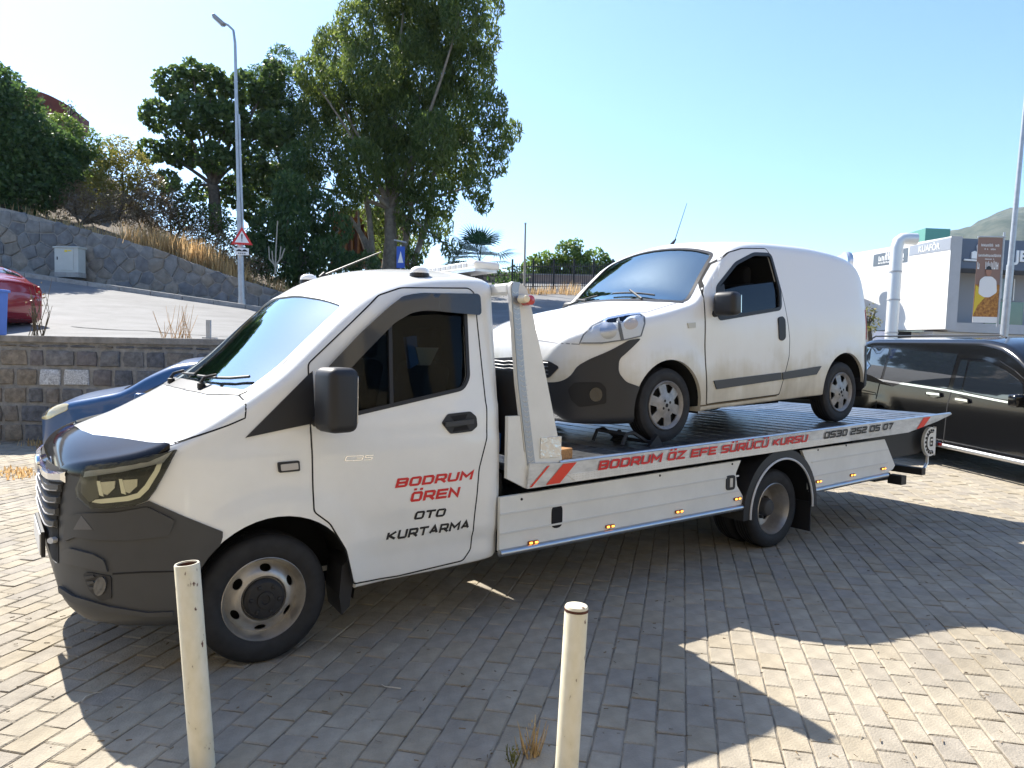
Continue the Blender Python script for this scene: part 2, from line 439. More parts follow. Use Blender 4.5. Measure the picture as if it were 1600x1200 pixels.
def front_rim(parent):
    m = MB(); th = .006
    out = [(.222, -.088), (.216, -.092), (.205, -.074), (.198, -.045), (.188, -.028), (.176, -.034), (.150, -.062), (.128, -.074), (.118, -.074), (.108, -.062), (.06, -.06), (.002, -.06)]
    prof = out+[(.002, -.052), (.06, -.052), (.108, -.052), (.120, -.066), (.148, -.054), (.172, -.024), (.19, -.018), (.205, -.045), (.212, -.07), (.222, -.078)]
    o = m.lathe(prof, (0, 0, 0), 'y', 60).obj('rim', RIMS, parent)
    holes_cut(o, [ellipse(.156*math.cos(a), .156*math.sin(a), .018, .030, a) for a in [math.radians(25+60*k) for k in range(6)]])
    shade(o.data, 35)
    b = MB().lathe([(.002, .02), (.205, .02), (.205, .026), (.002, .026)], (0, 0, 0), 'y', 40).obj('brake_backing', DARK, parent)
    c = MB(); c.lathe([(.106, -.06), (.104, -.085), (.09, -.098), (.07, -.10), (.045, -.10), (.042, -.108), (.024, -.108), (.02, -.100), (.001, -.100), (.001, -.06)], (0, 0, 0), 'y', 40)
    for k in range(6):
        a = math.radians(55+60*k); c.lathe([(.001, -.108), (.009, -.106), (.014, -.096), (.014, -.09), (.001, -.09)], (.072*math.cos(a), 0, .072*math.sin(a)), 'y', 10)
    c.obj('hub_cap', BLACKP, parent, 35)
    return o
def rear_rim(parent):
    m = MB()
    prof = [(.222, -.088), (.216, -.092), (.206, -.07), (.194, -.04), (.186, .02), (.172, .05), (.10, .062), (.002, .062), (.002, .07), (.10, .07), (.175, .06), (.194, .03), (.202, -.03), (.214, -.066), (.222, -.078)]
    o = m.lathe(prof, (0, 0, 0), 'y', 60).obj('rim', RIMS, parent)
    holes_cut(o, [ellipse(.135*math.cos(a), .135*math.sin(a), .021, .032, a) for a in [math.radians(10+60*k) for k in range(6)]])
    shade(o.data, 35)
    MB().lathe([(.002, .1), (.2, .1), (.2, .106), (.002, .106)], (0, 0, 0), 'y', 40).obj('brake_backing', DARK, parent)
    c = MB(); c.lathe([(.075, .062), (.075, -.03), (.065, -.045), (.05, -.05), (.001, -.05), (.001, .062)], (0, 0, 0), 'y', 32)
    for k in range(6):
        a = math.radians(40+60*k); c.lathe([(.001, .03), (.016, .03), (.016, .062), (.001, .062)], (.098*math.cos(a), 0, .098*math.sin(a)), 'y', 6)
    c.obj('hub', mat('hub_grease', (.05, .047, .045), .6), parent, 35)
    return o
# ================================================================== TOW TRUCK
TF = Frame((-1.216, 3.713, 0), math.pi/2-.949)
truck = empty('tow_truck', TF.loc, TF.rz, 'white flatbed tow truck with red and black lettering carrying a white van', 'tow truck')
CEN = 1.034
_hw = pchip([(-.905, .36), (-.90, .44), (-.885, .52), (-.86, .605), (-.8, .73), (-.7, .853), (-.6, .935), (-.5, .985), (-.38, 1.018), (-.2, 1.034), (1.3, 1.034), (1.38, 1.026), (1.425, 1.0)])
_tum = pchip([(.2, .985), (.42, 1.0), (.75, 1.0), (1.15, .998), (1.3, .988), (1.55, .955), (1.85, .915), (2.1, .885)])
def t_ys(x, z):
    y = _hw(x)*_tum(z)
    d = math.hypot(x-.04, z-.36)                       # wheel arch lip
    y += .012*smooth(.60, .47, d)*smooth(-.75, -.5, x)
    # pressed waist crease and sill roll
    y += .010*smooth(1.17, 1.10, z)*smooth(.62, .8, z)*smooth(-.5, -.1, x)
    y -= .014*smooth(.575, .515, z+.02*(x-.6))*smooth(.42, .5, x)          # tuck below the lower crease
    y -= .008*smooth(1.20, 1.235, z-.10*(x-.2))*smooth(-.2, .1, x)        # shoulder crease under the glass
    return y
_zt = pchip([(-.905, .94), (-.895, .99), (-.865, 1.03), (-.8, 1.063), (-.7, 1.09), (-.55, 1.135), (-.3, 1.262), (-.13, 1.365), (-.06, 1.41), (.088, 1.515), (.28, 1.69), (.461, 1.855), (.6, 1.955), (.72, 2.012), (.9, 2.062), (1.1, 2.09), (1.35, 2.105), (1.425, 2.085)])
_zb = pchip([(-.905, .60), (-.898, .50), (-.88, .42), (-.84, .36), (-.75, .315), (-.5, .305), (0, .32), (.43, .332), (1.38, .36), (1.425, .375)])
_rt = pchip([(-.905, .02), (-.8, .05), (-.5, .06), (-.15, .06), (.1, .07), (.5, .09), (.8, .10), (1.36, .10), (1.425, .07)])
_rb = pchip([(-.905, .03), (-.7, .06), (-.3, .05), (.2, .02), (1.425, .02)])
_cr = pchip([(-.905, .06), (-.8, .09), (-.5, .115), (-.15, .10), (0, .12), (.35, .165), (.55, .14), (.8, .115), (1.425, .09)])
xs = [-.905, -.903, -.90, -.895, -.888, -.878, -.866, -.85]+[-.83+.03*k for k in range(75)]+[1.40, 1.41, 1.418, 1.425]
L_OUT = loft(xs, t_ys, _zt, _zb, _rt, _rb, _cr, CEN, ns=44)
L_IN = loft(xs, t_ys, _zt, _zb, _rt, _rb, _cr, CEN, grow=-.03)
TB = BVHTree.FromPolygons([Vector(v) for v in L_OUT[0]], L_OUT[1])
cab = shell_obj('cab_body', L_OUT, L_IN, WHITE, INTER, truck)
def frustum(frame, poly, t0, t1):
    m = MB(); m.prism(poly, lambda x, y: frame.o+frame.pix((x, y))[1]*t0, lambda x, y: frame.o+frame.pix((x, y))[1]*t1); return m.obj('cut', None, None)
def mirror_obj(o, cen):
    c = o.copy(); c.data = o.data.copy(); COL.objects.link(c)
    for v in c.data.vertices: v.co.y = 2*cen-v.co.y
    c.data.flip_normals(); return c
WINPX = rounded([(508, 655), (718, 607), (728, 590), (731, 484), (640, 482), (606, 496), (500, 590)], 8)
def side_pts(frame, poly, y): return [(lambda q: (q.x, q.z))(frame.pt(p, y)) for p in poly]
WINUW = side_pts(TF, WINPX, .07)
def sidecut(poly, y0, y1):
    m = MB(); m.prism(poly, lambda x, z: (x, y0, z), lambda x, z: (x, y1, z)); return m.obj('cut', None, None)
# openings: side windows, windscreen (top view outline), wheel arches, rear window
WS = [(-.085, .17), (-.17, .45), (-.215, .75), (-.225, 1.034), (-.215, 1.318), (-.17, 1.618), (-.085, 1.898), (.49, 1.84), (.44, 1.45), (.415, 1.034), (.44, .62), (.49, .225)]
WS = rounded(WS, .05, 3)
wc = MB(); wc.prism(WS, lambda x, y: (x, y, 1.14+.9*(x+.25)), lambda x, y: (x, y, 3)); wc = wc.obj('cut', None, None)
cuts = [sidecut(WINUW, -.5, .4), sidecut(WINUW, 1.67, 2.6), wc]
for y0, y1 in ((-.5, .40), (1.67, 2.6)):
    mm = MB(); mm.prism([(.035+.432*math.cos(a), .355+.432*math.sin(a)) for a in [2*math.pi*k/48 for k in range(48)]], lambda x, z: (x, y0, z), lambda x, z: (x, y1, z)); cuts.append(mm.obj('cut', None, None))
boolean(cab, cuts); shade(cab.data, 30)
# windscreen and panes
pane = patch_obj('windscreen', TB, WS, top_map, glass('windscreen_glass', (.35, .45, .52), dens=.36, refl=(.80, .93, 1)), truck, off=-.006, thick=.006, step=.07)
v, f = ribbon(TB, WS, top_map, .024, off=.002, thick=.012, step=.05, closed=True); mesh_obj('windscreen_seal', v, f, mat('pale_seal', (.30, .31, .32), .5), truck)
door = patch_obj('door', TB, rounded(side_pts(TF, [(486, 796), (511, 814), (537, 856), (549, 908), (620, 897), (720, 873), (731, 856), (733, 831), (741, 731), (754, 681), (756, 640), (752, 495), (751, 458), (744, 451), (640, 450), (606, 462), (486, 570), (485, 680)], .03), .02), side_map, WHITE, truck, off=.004, thick=.006, step=.045, holes=[WINUW])
DOORL = rounded(side_pts(TF, [(485, 797), (510, 815), (536, 857), (548, 910), (620, 899), (721, 875), (733, 857), (735, 831), (743, 731), (756, 681), (758, 640), (754, 495), (753, 457), (745, 449), (640, 448), (604, 460), (484, 569), (483, 680)], .03), .02)
v, f = ribbon(TB, DOORL, side_map, .0075, off=.0015, step=.03, closed=True); mesh_obj('door_gap', v, f, DARK, truck)
fd = [(x, y) for x, y in side_pts(TF, [(486, 796), (549, 908), (720, 873), (756, 640), (751, 455), (640, 450), (486, 570)], .03)]
patch_obj('far_door', TB, rounded(fd, .03), far_map, WHITE, truck, off=.004, thick=.006, step=.08, holes=[WINUW])
# side glass: front quarter pane and main pane, seal
gq = side_pts(TF, [(509, 655), (604, 632), (611, 498), (500, 592)], .07); gm = side_pts(TF, [(608, 632), (718, 606), (731, 486), (615, 496)], .07)
SG = glass('side_glass', (.55, .60, .62), dens=.0, ior=1.18)
patch_obj('quarter_pane', TB, gq, side_map, SG, door, off=-.014, thick=.004, step=.08)
patch_obj('window_pane', TB, gm, side_map, SG, door, off=-.014, thick=.004, step=.08)
patch_obj('far_pane', TB, WINUW, far_map, glass('far_glass', (.75, .8, .82), dens=0.0), truck, off=-.014, thick=.004, step=.1)
v, f = ribbon(TB, WINUW, side_map, .022, off=.007, thick=.016, step=.03, closed=True); mesh_obj('window_seal', v, f, BLACKP, door)
v, f = ribbon(TB, side_pts(TF, [(606, 634), (612, 496)], .07), side_map, .022, off=.004, thick=.02, step=.05); mesh_obj('window_divider', v, f, BLACKP, door)
vis = side_pts(TF, [(487, 592), (560, 520), (606, 480), (628, 464), (660, 459), (749, 460), (749, 494), (665, 486), (640, 490), (612, 506), (560, 556), (505, 612), (490, 620)], .09)
patch_obj('rain_visor', TB, rounded(vis, .03), side_map, mat('smoke_acrylic', (.02, .021, .023), .22, coat=.6), door, off=.035, thick=.006, step=.03)
tri = side_pts(TF, [(381, 683), (483, 586), (490, 580), (490, 664), (483, 662)], .03)
patch_obj('mirror_base', TB, tri, side_map, BLACKP, truck, off=.008, thick=.01, step=.03)
# handle
hp = side_pts(TF, [(690, 661), (700, 647), (735, 643), (744, 651), (745, 666), (736, 674), (703, 678)], .0)
patch_obj('door_handle', TB, rounded(hp, .012), side_map, BLACKP, door, off=.012, thick=.012, step=.02)
hb_ = side_pts(TF, [(694, 660), (738, 655), (738, 662), (694, 667)], 0)
patch_obj('handle_bar', TB, hb_, side_map, GREYP, door, off=.026, thick=.016, step=.02)
hs = side_pts(TF, [(703, 651), (730, 647), (726, 655), (709, 658)], 0); patch_obj('handle_recess', TB, hs, side_map, DARK, door, off=.0135, thick=.004, step=.02)
hs = side_pts(TF, [(709, 668), (728, 664), (732, 671), (706, 675)], 0); patch_obj('handle_recess', TB, hs, side_map, DARK, door, off=.0135, thick=.004, step=.02)
HEADPX = [(277, 703), (262, 732), (244, 765), (231, 782), (214, 788), (180, 792), (149, 793), (130, 775), (128, 762), (138, 735), (146, 729), (190, 725), (233, 716)]
# bonnet shut line, bonnet, bumper, bonnet deflector
v, f = ribbon(TB, [(-.108, 1.40), (-.112, 1.36), (-.122, 1.293), (-.20, 1.262), (-.36, 1.208), (-.548, 1.138)], side_map, .0075, off=.001, step=.02); mesh_obj('bonnet_gap', v, f, DARK, truck)
def grown(g): return loft(xs, t_ys, _zt, _zb, _rt, _rb, _cr, CEN, grow=g)
def solid(name, L, m): return mesh_obj(name, L[0], L[1], m, truck)
def keep_side(o, poly):
    mm = MB(); mm.prism(poly, lambda x, z: (x, -1, z), lambda x, z: (x, 3.5, z)); boolean(o, mm.obj('cut', None, None), 'INTERSECT'); return o
bump = solid('bumper', grown(.010), GREYP)
keep_side(bump, [(-.238, .25), (-.238, .745), (-.40, .83), (-.575, .928), (-.66, .90), (-.775, .895), (-.80, 1.02), (-.99, 1.02), (-.99, .25)])
for y0, y1 in ((-.5, .45), (1.62, 2.6)):
    mm = MB(); mm.prism([(.035+.432*math.cos(a), .355+.432*math.sin(a)) for a in [2*math.pi*k/48 for k in range(48)]], lambda x, z: (x, y0, z), lambda x, z: (x, y1, z)); boolean(bump, mm.obj('cut', None, None))
# lower air intake recess and fog recess
mm = MB().box((-.93, CEN, .66), (.16, 1.02, .22), bev=.02); boolean(bump, mm.obj('cut', None, None))
boolean(bump, frustum(TF, [(204+(x-204)*1.03, 750+(y-750)*1.04) for x, y in HEADPX], 3.0, 4.9))
shade(bump.data, 30)
defl = solid('bonnet_deflector', grown(.022), mat('deflector_acrylic', (.006, .006, .007), .09, spec=.3))
mm = MB(); mm.prism([(-1.2, .05), (-.46, .05), (-.53, .18), (-.60, .34), (-.65, .45), (-.72, .62), (-.755, .80), (-.77, CEN), (-.755, 1.268), (-.72, 1.448), (-.65, 1.618), (-.60, 1.728), (-.53, 1.888), (-.46, 2.018), (-1.2, 2.018)], lambda x, y: (x, y, .5), lambda x, y: (x, y, 2)); boolean(defl, mm.obj('cut', None, None), 'INTERSECT')
keep_side(defl, [(-.40, 1.11), (-.58, 1.055), (-.74, 1.025), (-.82, 1.015), (-1.0, 1.02), (-1.0, 1.6), (-.4, 1.6)])
shade(defl.data, 35)
# headlamp: pixel outline laid on the nose; housing, reflector blocks, clear lens
hl = patch_obj('headlight', TB, HEADPX, TF.pix, mat('lamp_housing', (.05, .05, .046), .55, spec=.2), truck, off=0.0230, thick=.035, step=10)
drl = [(258, 716), (251, 735), (235, 763), (222, 776), (205, 781), (165, 785), (150, 783), (156, 779), (200, 774), (218, 769), (229, 757), (243, 734), (249, 719)]
LAMPC = mat('lamp_reflector', (.72, .70, .60), .18, .5)
patch_obj('light_guide', TB, drl, TF.pix, LAMPC, hl, off=0.0270, thick=.006, step=6)
for k, px in enumerate(((166, 752), (199, 749))):
    x, y = px
    patch_obj('projector', TB, [(x-4, y), (x+20, y-2), (x+19, y+9), (x+8, y+20), (x+2, y+18)], TF.pix, mat('projector_glass', (.5, .48, .42), .1, .6), hl, off=0.0280, thick=.006, step=6)
    patch_obj('projector_frame', TB, [(x-8, y-2), (x-3, y-2), (x+3, y+22), (x-4, y+20)], TF.pix, LAMPC, hl, off=0.0290, thick=.004, step=6)
patch_obj('lamp_brow', TB, [(140, 737), (190, 731), (235, 722), (272, 706), (258, 722), (232, 729), (190, 738), (138, 745)], TF.pix, mat('lamp_trim', (.35, .35, .36), .3, .6), hl, off=0.0275, thick=.004, step=6)
patch_obj('reflector', TB, [(135, 744), (158, 738), (161, 776), (146, 783), (134, 768)], TF.pix, mat('lamp_smoke', (.11, .105, .085), .45), hl, off=.0265, thick=.004, step=6)
LG = glass('lamp_glass', (.92, .93, .9), dens=.0, ior=1.2)
patch_obj('lens', TB, HEADPX, TF.pix, LG, hl, off=0.0370, thick=.003, step=12)
hf = mesh_obj('headlight', [(v.co.x, 2*CEN-v.co.y, v.co.z) for v in hl.data.vertices], [tuple(p.vertices)[::-1] for p in hl.data.polygons], LENS, truck, 30)
# side indicator, badge, gaps
patch_obj('side_indicator', TB, rounded(side_pts(TF, [(432, 722), (466, 719), (467, 735), (434, 738)], .0), .008), side_map, BLACKP, truck, off=.012, thick=.012, step=.03)
patch_obj('indicator_lens', TB, rounded(side_pts(TF, [(436, 725), (463, 722), (464, 732), (437, 735)], .0), .006), side_map, mat('indicator_lens', (.42, .40, .38), .15, coat=.5), truck, off=.018, thick=.01, step=.03)
# grille: dark backing, chrome top bar, dark slats with pale edges, all following the nose
def nose(y, z, off):
    h = TB.ray_cast(Vector((-5, y, z)), Vector((1, 0, 0))); x = h[0].x if h[0] is not None else -.5
    return Vector((x-off, y, z))
GRL = [(.40, 1.035), (.46, .90), (.52, .735), (.72, .70), (CEN, .69), (2*CEN-.72, .70), (2*CEN-.52, .735), (2*CEN-.46, .90), (2*CEN-.40, 1.035), (CEN, 1.02)]
patch_obj('grille', TB, GRL, front_map, DARK, truck, off=.011, thick=.02, step=.05)
gr = truck.children[-1]
GRILLE = [c for c in truck.children if c.name.startswith('grille')][0]
def bar(name, ya, za, yb, zb, h, d, off, mt, par):
    n = 22; vs = []; fs = []
    for i in range(n+1):
        t = i/n; s = abs(2*t-1); y = ya+(yb-ya)*t; z = za+(zb-za)*t*0+(.035*(s**3)*-1 if False else 0)-.0*s
        z = za-zb*(1-s**2.2)
        p = nose(y, min(max(z, .66), 1.04), off)
        for dx, dz in ((0, -h/2), (-d, -h*.2), (-d, h*.35), (0, h/2)): vs.append((p.x+dx, p.y, p.z+dz))
    for i in range(n):
        for k in range(4): fs.append((i*4+k, i*4+(k+1) % 4, i*4+4+(k+1) % 4, i*4+4+k))
    fs += [(0, 1, 2, 3), tuple(n*4+k for k in range(4))[::-1]]
    return mesh_obj(name, vs, fs, mt, par, 30, recalc=True)
bar('chrome_bar', .41, 1.0, 2*CEN-.41, .035, .055, .022, .008, CHROME, GRILLE)
for k in range(4):
    z = .945-.062*k
    bar('slat', .44+.018*k, z, 2*CEN-.44-.018*k, .035, .040, .018, .008, GREYP, GRILLE)
    bar('slat_edge', .44+.018*k+.02, z-.014, 2*CEN-.46-.018*k, .035, .008, .006, .024, mat('satin_trim', (.35, .35, .37), .3, .8), GRILLE)
# emblem disc on chrome bar
em = MB().lathe([(.002, -.02), (.045, -.02), (.055, -.012), (.055, 0), (.002, 0)], (nose(CEN, .985, .03).x, CEN, .985), 'x', 24).obj('emblem', CHROME, GRILLE, 40)
# number plate (plain) with holder
pb = nose(CEN, .62, .03)
MB().box((pb.x, CEN, .60), (.02, .54, .135), bev=.005).obj('plate_holder', BLACKP, truck)
MB().box((pb.x-.013, CEN, .60), (.006, .52, .11), bev=.002).obj('number_plate', mat('plate_white', (.75, .75, .73), .35), truck)
patch_obj('air_intake', TB, [(.50, .56), (2*CEN-.50, .56), (2*CEN-.50, .78), (.50, .78)], front_map, DARK, truck, off=.005, thick=.006, step=.06)
patch_obj('bumper_shoulder', TB, rounded([(103, 846), (109, 814), (117, 804), (134, 801), (182, 800), (232, 791), (274, 812), (264, 836), (205, 843), (150, 842), (122, 838)], 4), TF.pix, GREYP, bump, off=.019, thick=.014, step=7)
patch_obj('shoulder_highlight', TB, [(121, 826), (133, 804), (150, 826)], TF.pix, mat('highlight_grey', (.10, .10, .105), .4), bump, off=.021, thick=.006, step=6)  # paler triangle paints in the bright highlight on the bumper facet
# fog lamp and bumper pieces, near side
patch_obj('fog_recess', TB, rounded([(133, 896), (139, 893), (176, 899), (177, 934), (160, 938), (143, 922)], 4), TF.pix, BLACKP, bump, off=.013, thick=.01, step=8)
for k in range(3):
    patch_obj('fog_fin', TB, [(137+3*k, 899+8*k), (150, 897+9*k), (153, 900+9*k), (139+3*k, 904+8*k)], TF.pix, GREYP, bump, off=.02, thick=.008, step=5)
patch_obj('fog_lamp', TB, ellipse(161, 914, 9, 15, .2, 18), TF.pix, mat('fog_glass', (.05, .05, .05), .05, coat=1), bump, off=.022, thick=.01, step=5)
patch_obj('bumper_step', TB, rounded([(100, 862), (112, 855), (150, 865), (166, 874), (172, 893), (150, 889), (104, 878)], 3), TF.pix, mat('grey_plastic_b', (.055, .056, .058), .42), bump, off=.018, thick=.012, step=6)
patch_obj('bumper_lip', TB, [(97, 915), (120, 930), (175, 946), (231, 955), (272, 954), (272, 960), (231, 962), (170, 954), (118, 940), (98, 924)], TF.pix, GREYP, bump, off=.02, thick=.015, step=7)
patch_obj('tow_eye_cover', TB, ellipse(89, 843, 5, 5, 0, 12), TF.pix, mat('pale_cover', (.4, .4, .4), .4), bump, off=.03, thick=.02, step=4)
v, f = ribbon(TB, [(178, 896), (225, 893), (276, 892), (300, 891)], TF.pix, 2.2, off=.0115, step=8); mesh_obj('bumper_seam', v, f, DARK, bump)
# roof seam behind windscreen header, wipers and cowl
v, f = ribbon(TB, [(x, y) for x, y in ((.66, .17), (.60, .32), (.555, .6), (.535, CEN), (.555, 1.47), (.60, 1.74), (.66, 1.90))], top_map, .012, off=.0012, step=.05); mesh_obj('roof_seam', v, f, mat('seam_grey', (.25, .25, .26), .6), truck)
cow = [(-.25, CEN), (-.24, .75), (-.20, .45), (-.11, .17), (-.07, .15), (-.13, .42), (-.165, .72), (-.175, CEN), (-.165, 1.35), (-.13, 1.65), (-.07, 1.92), (-.11, 1.90), (-.20, 1.62), (-.24, 1.32)]
patch_obj('cowl', TB, cow, top_map, BLACKP, truck, off=.004, thick=.03, step=.05)
P = lambda q, o: (lambda h: h[0]+h[1]*(o if h[1].z > 0 else -o))(TB.ray_cast(Vector((q[0], q[1], 5)), Vector((0, 0, -1))))
for piv, bl in (((-.19, .62), ((-.02, .27), (-.075, .42), (-.11, .58), (-.13, .74), (-.14, .88))), ((-.215, 1.30), ((-.135, .98), (-.14, 1.12), (-.135, 1.28), (-.12, 1.42), (-.09, 1.56)))):
    w_ = MB(); w_.tube([P(piv, .02), P(((piv[0]+bl[2][0])/2, (piv[1]+bl[2][1])/2+.02), .045), P((bl[2][0]+.01, bl[2][1]), .03)], [.013, .010, .008], 8)
    w_.tube([P(q, .016) for q in bl], .008, 6); w_.lathe([(.002, 0), (.022, 0), (.022, .03), (.002, .035)], P(piv, 0.), 'z', 14); w_.obj('wiper', BLACKP, truck, 40)
# wheel wells, axle and wheels
half_well(.035, .355, .45, .05, .43, truck); half_well(.035, .355, .45, 2*CEN-.05, 2*CEN-.43, truck)
tyre('wheel', .338, .20, .212, (0, .175, .336), truck); front_rim([c for c in truck.children if c.name.startswith('wheel') and 'well' not in c.name][-1])
ow = tyre('wheel', .338, .20, .212, (0, 2*CEN-.175, .336), truck, False); ow.rotation_euler.z = math.pi; front_rim(ow)
RU = 4.31
tw = tyre('wheel', .336, .19, .212, (RU, .135, .336), truck); rear_rim(tw)
tw = tyre('wheel', .336, .19, .212, (RU, .36, .336), truck)
tw = tyre('wheel', .336, .19, .212, (RU, 2*CEN-.135, .336), truck, False); tw.rotation_euler.z = math.pi; rear_rim(tw)
tw = tyre('wheel', .336, .19, .212, (RU, 2*CEN-.36, .336), truck)
MB().tube([(RU, .3, .336), (RU, 2*CEN-.3, .336)], .07, 12).obj('rear_axle', DARK, truck, 40)
MB().tube([(0, .3, .30), (0, 2*CEN-.3, .30)], .05, 12).obj('front_axle', DARK, truck, 40)
# mud flap behind the front wheel
fl = MB(); fl.prism([(.40, .46), (.45, .50), (.465, .36), (.445, .23), (.40, .19), (.385, .30)], lambda x, z: (x, .03, z), lambda x, z: (x+.02, .28, z)); fl.obj('mud_flap', BLACKP, truck)
# door mirror
mm = MB().box((.285, -.155, 1.385), (.17, .20, .33), rot=Matrix.Rotation(math.radians(8), 3, 'Z'), bev=.045, seg=4); mr = mm.obj('door_mirror', BLACKP, truck, 50)
MB().box((.360, -.15, 1.385), (.018, .14, .24), rot=Matrix.Rotation(math.radians(8), 3, 'Z'), bev=.003).obj('mirror_glass', mat('mirror', (.9, .9, .9), .02, 1.), mr)
MB().tube([(.26, -.08, 1.27), (.24, .03, 1.26)], .03, 10).obj('mirror_arm', BLACKP, mr, 40)
mm = MB().box((.285, 2*CEN+.155, 1.385), (.17, .20, .33), rot=Matrix.Rotation(math.radians(-8), 3, 'Z'), bev=.045, seg=4); mr = mm.obj('door_mirror', BLACKP, truck, 50)
# lettering on the door
def door_place(u0, w0, slope):
    def pl(x, y, k):
        h = TB.ray_cast(Vector((u0+x, -4, w0+y+slope*x)), Vector((0, 1, 0))); p = h[0]; return (p.x, p.y-.0062-.0002*k, p.z)
    return pl
def line_px(name, text, p0, p1, hpx, mt, **kw):
    a = TF.pt(p0, .0); b = TF.pt(p1, .0); c = TF.pt((p0[0], p0[1]-hpx), 0.)
    return letters(name, text, c.z-a.z, door_place(a.x, a.z, (b.z-a.z)/(b.x-a.x)), mt, door, width=b.x-a.x, **kw)
line_px('lettering', 'BODRUM', (615, 762), (737, 748), 14.5, REDT)
line_px('lettering', 'ÖREN', (638, 784), (716, 775), 15.5, REDT)
line_px('lettering', 'OTO', (645, 812), (695, 806), 13, BLKT)
line_px('lettering', 'KURTARMA', (602, 845), (733, 825), 14, BLKT)
line_px('badge', 'C35', (536, 720), (581, 718), 8, CHROME, thick=.14)
# cabin interior: seats, dash, steering wheel, rear panel
for yy in (.55, 1.5):
    st = MB(); st.box((.78, yy, .80), (.52, .50, .16), bev=.05, seg=3); st.box((1.10, yy, 1.20), (.16, .50, .75), rot=Matrix.Rotation(math.radians(12), 3, 'Y'), bev=.06, seg=3); st.box((1.19, yy, 1.68), (.11, .28, .22), bev=.05, seg=3)
    st.obj('seat', SEAT, truck, 50)
MB().box((.08, CEN, 1.20), (.42, 1.78, .24), rot=Matrix.Rotation(math.radians(-10), 3, 'Y'), bev=.06, seg=3).obj('dashboard', INTER, truck, 50)
sw = MB(); sw.tube([(.42+.05*math.sin(a), .55+.2*math.cos(a), 1.24+.19*math.sin(a)) for a in [2*math.pi*k/24 for k in range(24)]], .014, 8, closed=True); sw.box((.42, .55, 1.24), (.03, .36, .05), bev=.01); sw.tube([(.42, .55, 1.24), (.2, .55, 1.1)], .03, 8); sw.obj('steering_wheel', BLACKP, truck, 50)
MB().box((1.385, CEN, 1.2), (.012, 1.75, 1.5)).obj('cab_back_trim', INTER, truck)
jk = MB(); jk.prism([(.96, 1.66), (1.12, 1.66), (1.06, 1.55), (.99, 1.55)], lambda x, z: (x, .26, z), lambda x, z: (x, .30, z)); jk.obj('hanging_cloth', mat('beige_cloth', (.35, .32, .28), .9), truck)
jk = MB(); jk.prism([(.90, 1.72), (.97, 1.73), (.985, 1.56), (.93, 1.53)], lambda x, z: (x, .27, z), lambda x, z: (x, .31, z)); jk.obj('hanging_strap', mat('blue_cloth', (.05, .13, .32), .9), truck)
MB().box((CEN*0-.0, CEN, .34), (.1, .1, .05)).obj('gearbox', DARK, truck)
# roof: clearance lamps, antenna, light bar
def roofpt(u, v, o=0): 
    h = TB.ray_cast(Vector((u, v, 6)), Vector((0, 0, -1))); return h[0]+Vector((0, 0, o))
for (u, v_) in ((1.0, .30), (.70, 1.38)):
    p = roofpt(u, v_); q = MB(); q.lathe([(.002, .045), (.03, .042), (.05, .03), (.058, .012), (.058, 0), (.002, 0)], (p.x, p.y, p.z+.012), 'z', 20); o_ = q.obj('roof_lamp', mat('clear_lamp', (.85, .85, .84), .25), truck, 50)
    MB().lathe([(.002, .014), (.06, .014), (.062, -.01), (.002, -.01)], (p.x, p.y, p.z), 'z', 20).obj('lamp_base', BLACKP, o_, 50)
p = roofpt(.74, 1.25); q = MB(); q.tube([p, p+Vector((.03, -.01, .03))], .02, 8); tip = p+Vector((.38, -.16, .20)); q.tube([p+Vector((.02, -.01, .02)), tip], [.007, .004], 6); q.obj('antenna', BLACKP, truck, 40)
a = roofpt(1.20, .30, .035); b = roofpt(1.20, 1.75, .04); cbar = (Vector(a)+Vector(b))/2; zb_ = cbar.z+.045; LU = 1.49
lbm = MB().box((LU, CEN, zb_), (.20, 1.50, .05), bev=.018, seg=3).obj('light_bar', mat('frosted_lens', (.82, .82, .80), .22), truck, 40)
MB().box((LU, CEN, zb_-.032), (.17, 1.46, .02)).obj('light_bar_tray', ALU, lbm)
for k in range(20):
    y = .40+k*.067
    MB().box((LU-.102, y, zb_), (.006, .045, .026)).obj('led_module', mat('led_grey', (.45, .45, .46), .3), lbm)
for y in (.6, 1.47): MB().box((LU, y, zb_-.075), (.1, .06, .08)).obj('light_bar_foot', BLACKP, lbm)
# ------------------------------------------------------------------ flatbed
DZ = lambda u: .928+.0236*(u-1.84)
V0, V1 = -.06, 2*CEN+.06
DECKM = mat('deck_plate', (.30, .31, .33), .30, .85, noise=.5, nscale=6, bump=.25, bscale=9, stretch=(.6, 3, 1))
d = MB(); n = 1
us = [1.60+.3*k for k in range(19)]+[7.24]
d.prism([(1.60, DZ(1.60)-.012), (7.22, DZ(7.22)-.012), (7.22, DZ(7.22)-.03), (6.6, DZ(6.6)-.06), (1.60, DZ(1.60)-.06)][::-1], lambda x, z: (x, V0+.05, z), lambda x, z: (x, V1-.05, z))
deck = d.obj('deck', DECKM, truck)
# raised tread ribs on the deck
for k in range(28):
    u = 1.80+k*.19
    MB().box((u, CEN, DZ(u)-.011), (.035, V1-V0-.14, .006)).obj('tread_rib', DECKM, deck)
RAILM = mat('rail_white', (.62, .62, .60), .38, .2, noise=.28, nscale=14, detail=9, stretch=(.35, 1, 1))
for yy, yb in ((V0, V0+.05), (V1-.05, V1)):
    r_ = MB(); r_.prism([(1.586, .786), (6.35, .898), (6.95, .985), (7.26, 1.045), (7.26, 1.058), (1.84, .930), (1.60, .945)], lambda x, z: (x, yy, z), lambda x, z: (x, yb, z)); sr = r_.obj('side_rail', RAILM, truck)
    if yy == V0: rail = sr
MB().tube([(1.85, V0+.01, .932), (7.24, V0+.01, DZ(7.24)+.002)], .012, 8).obj('rail_edge', ALU, rail, 40)
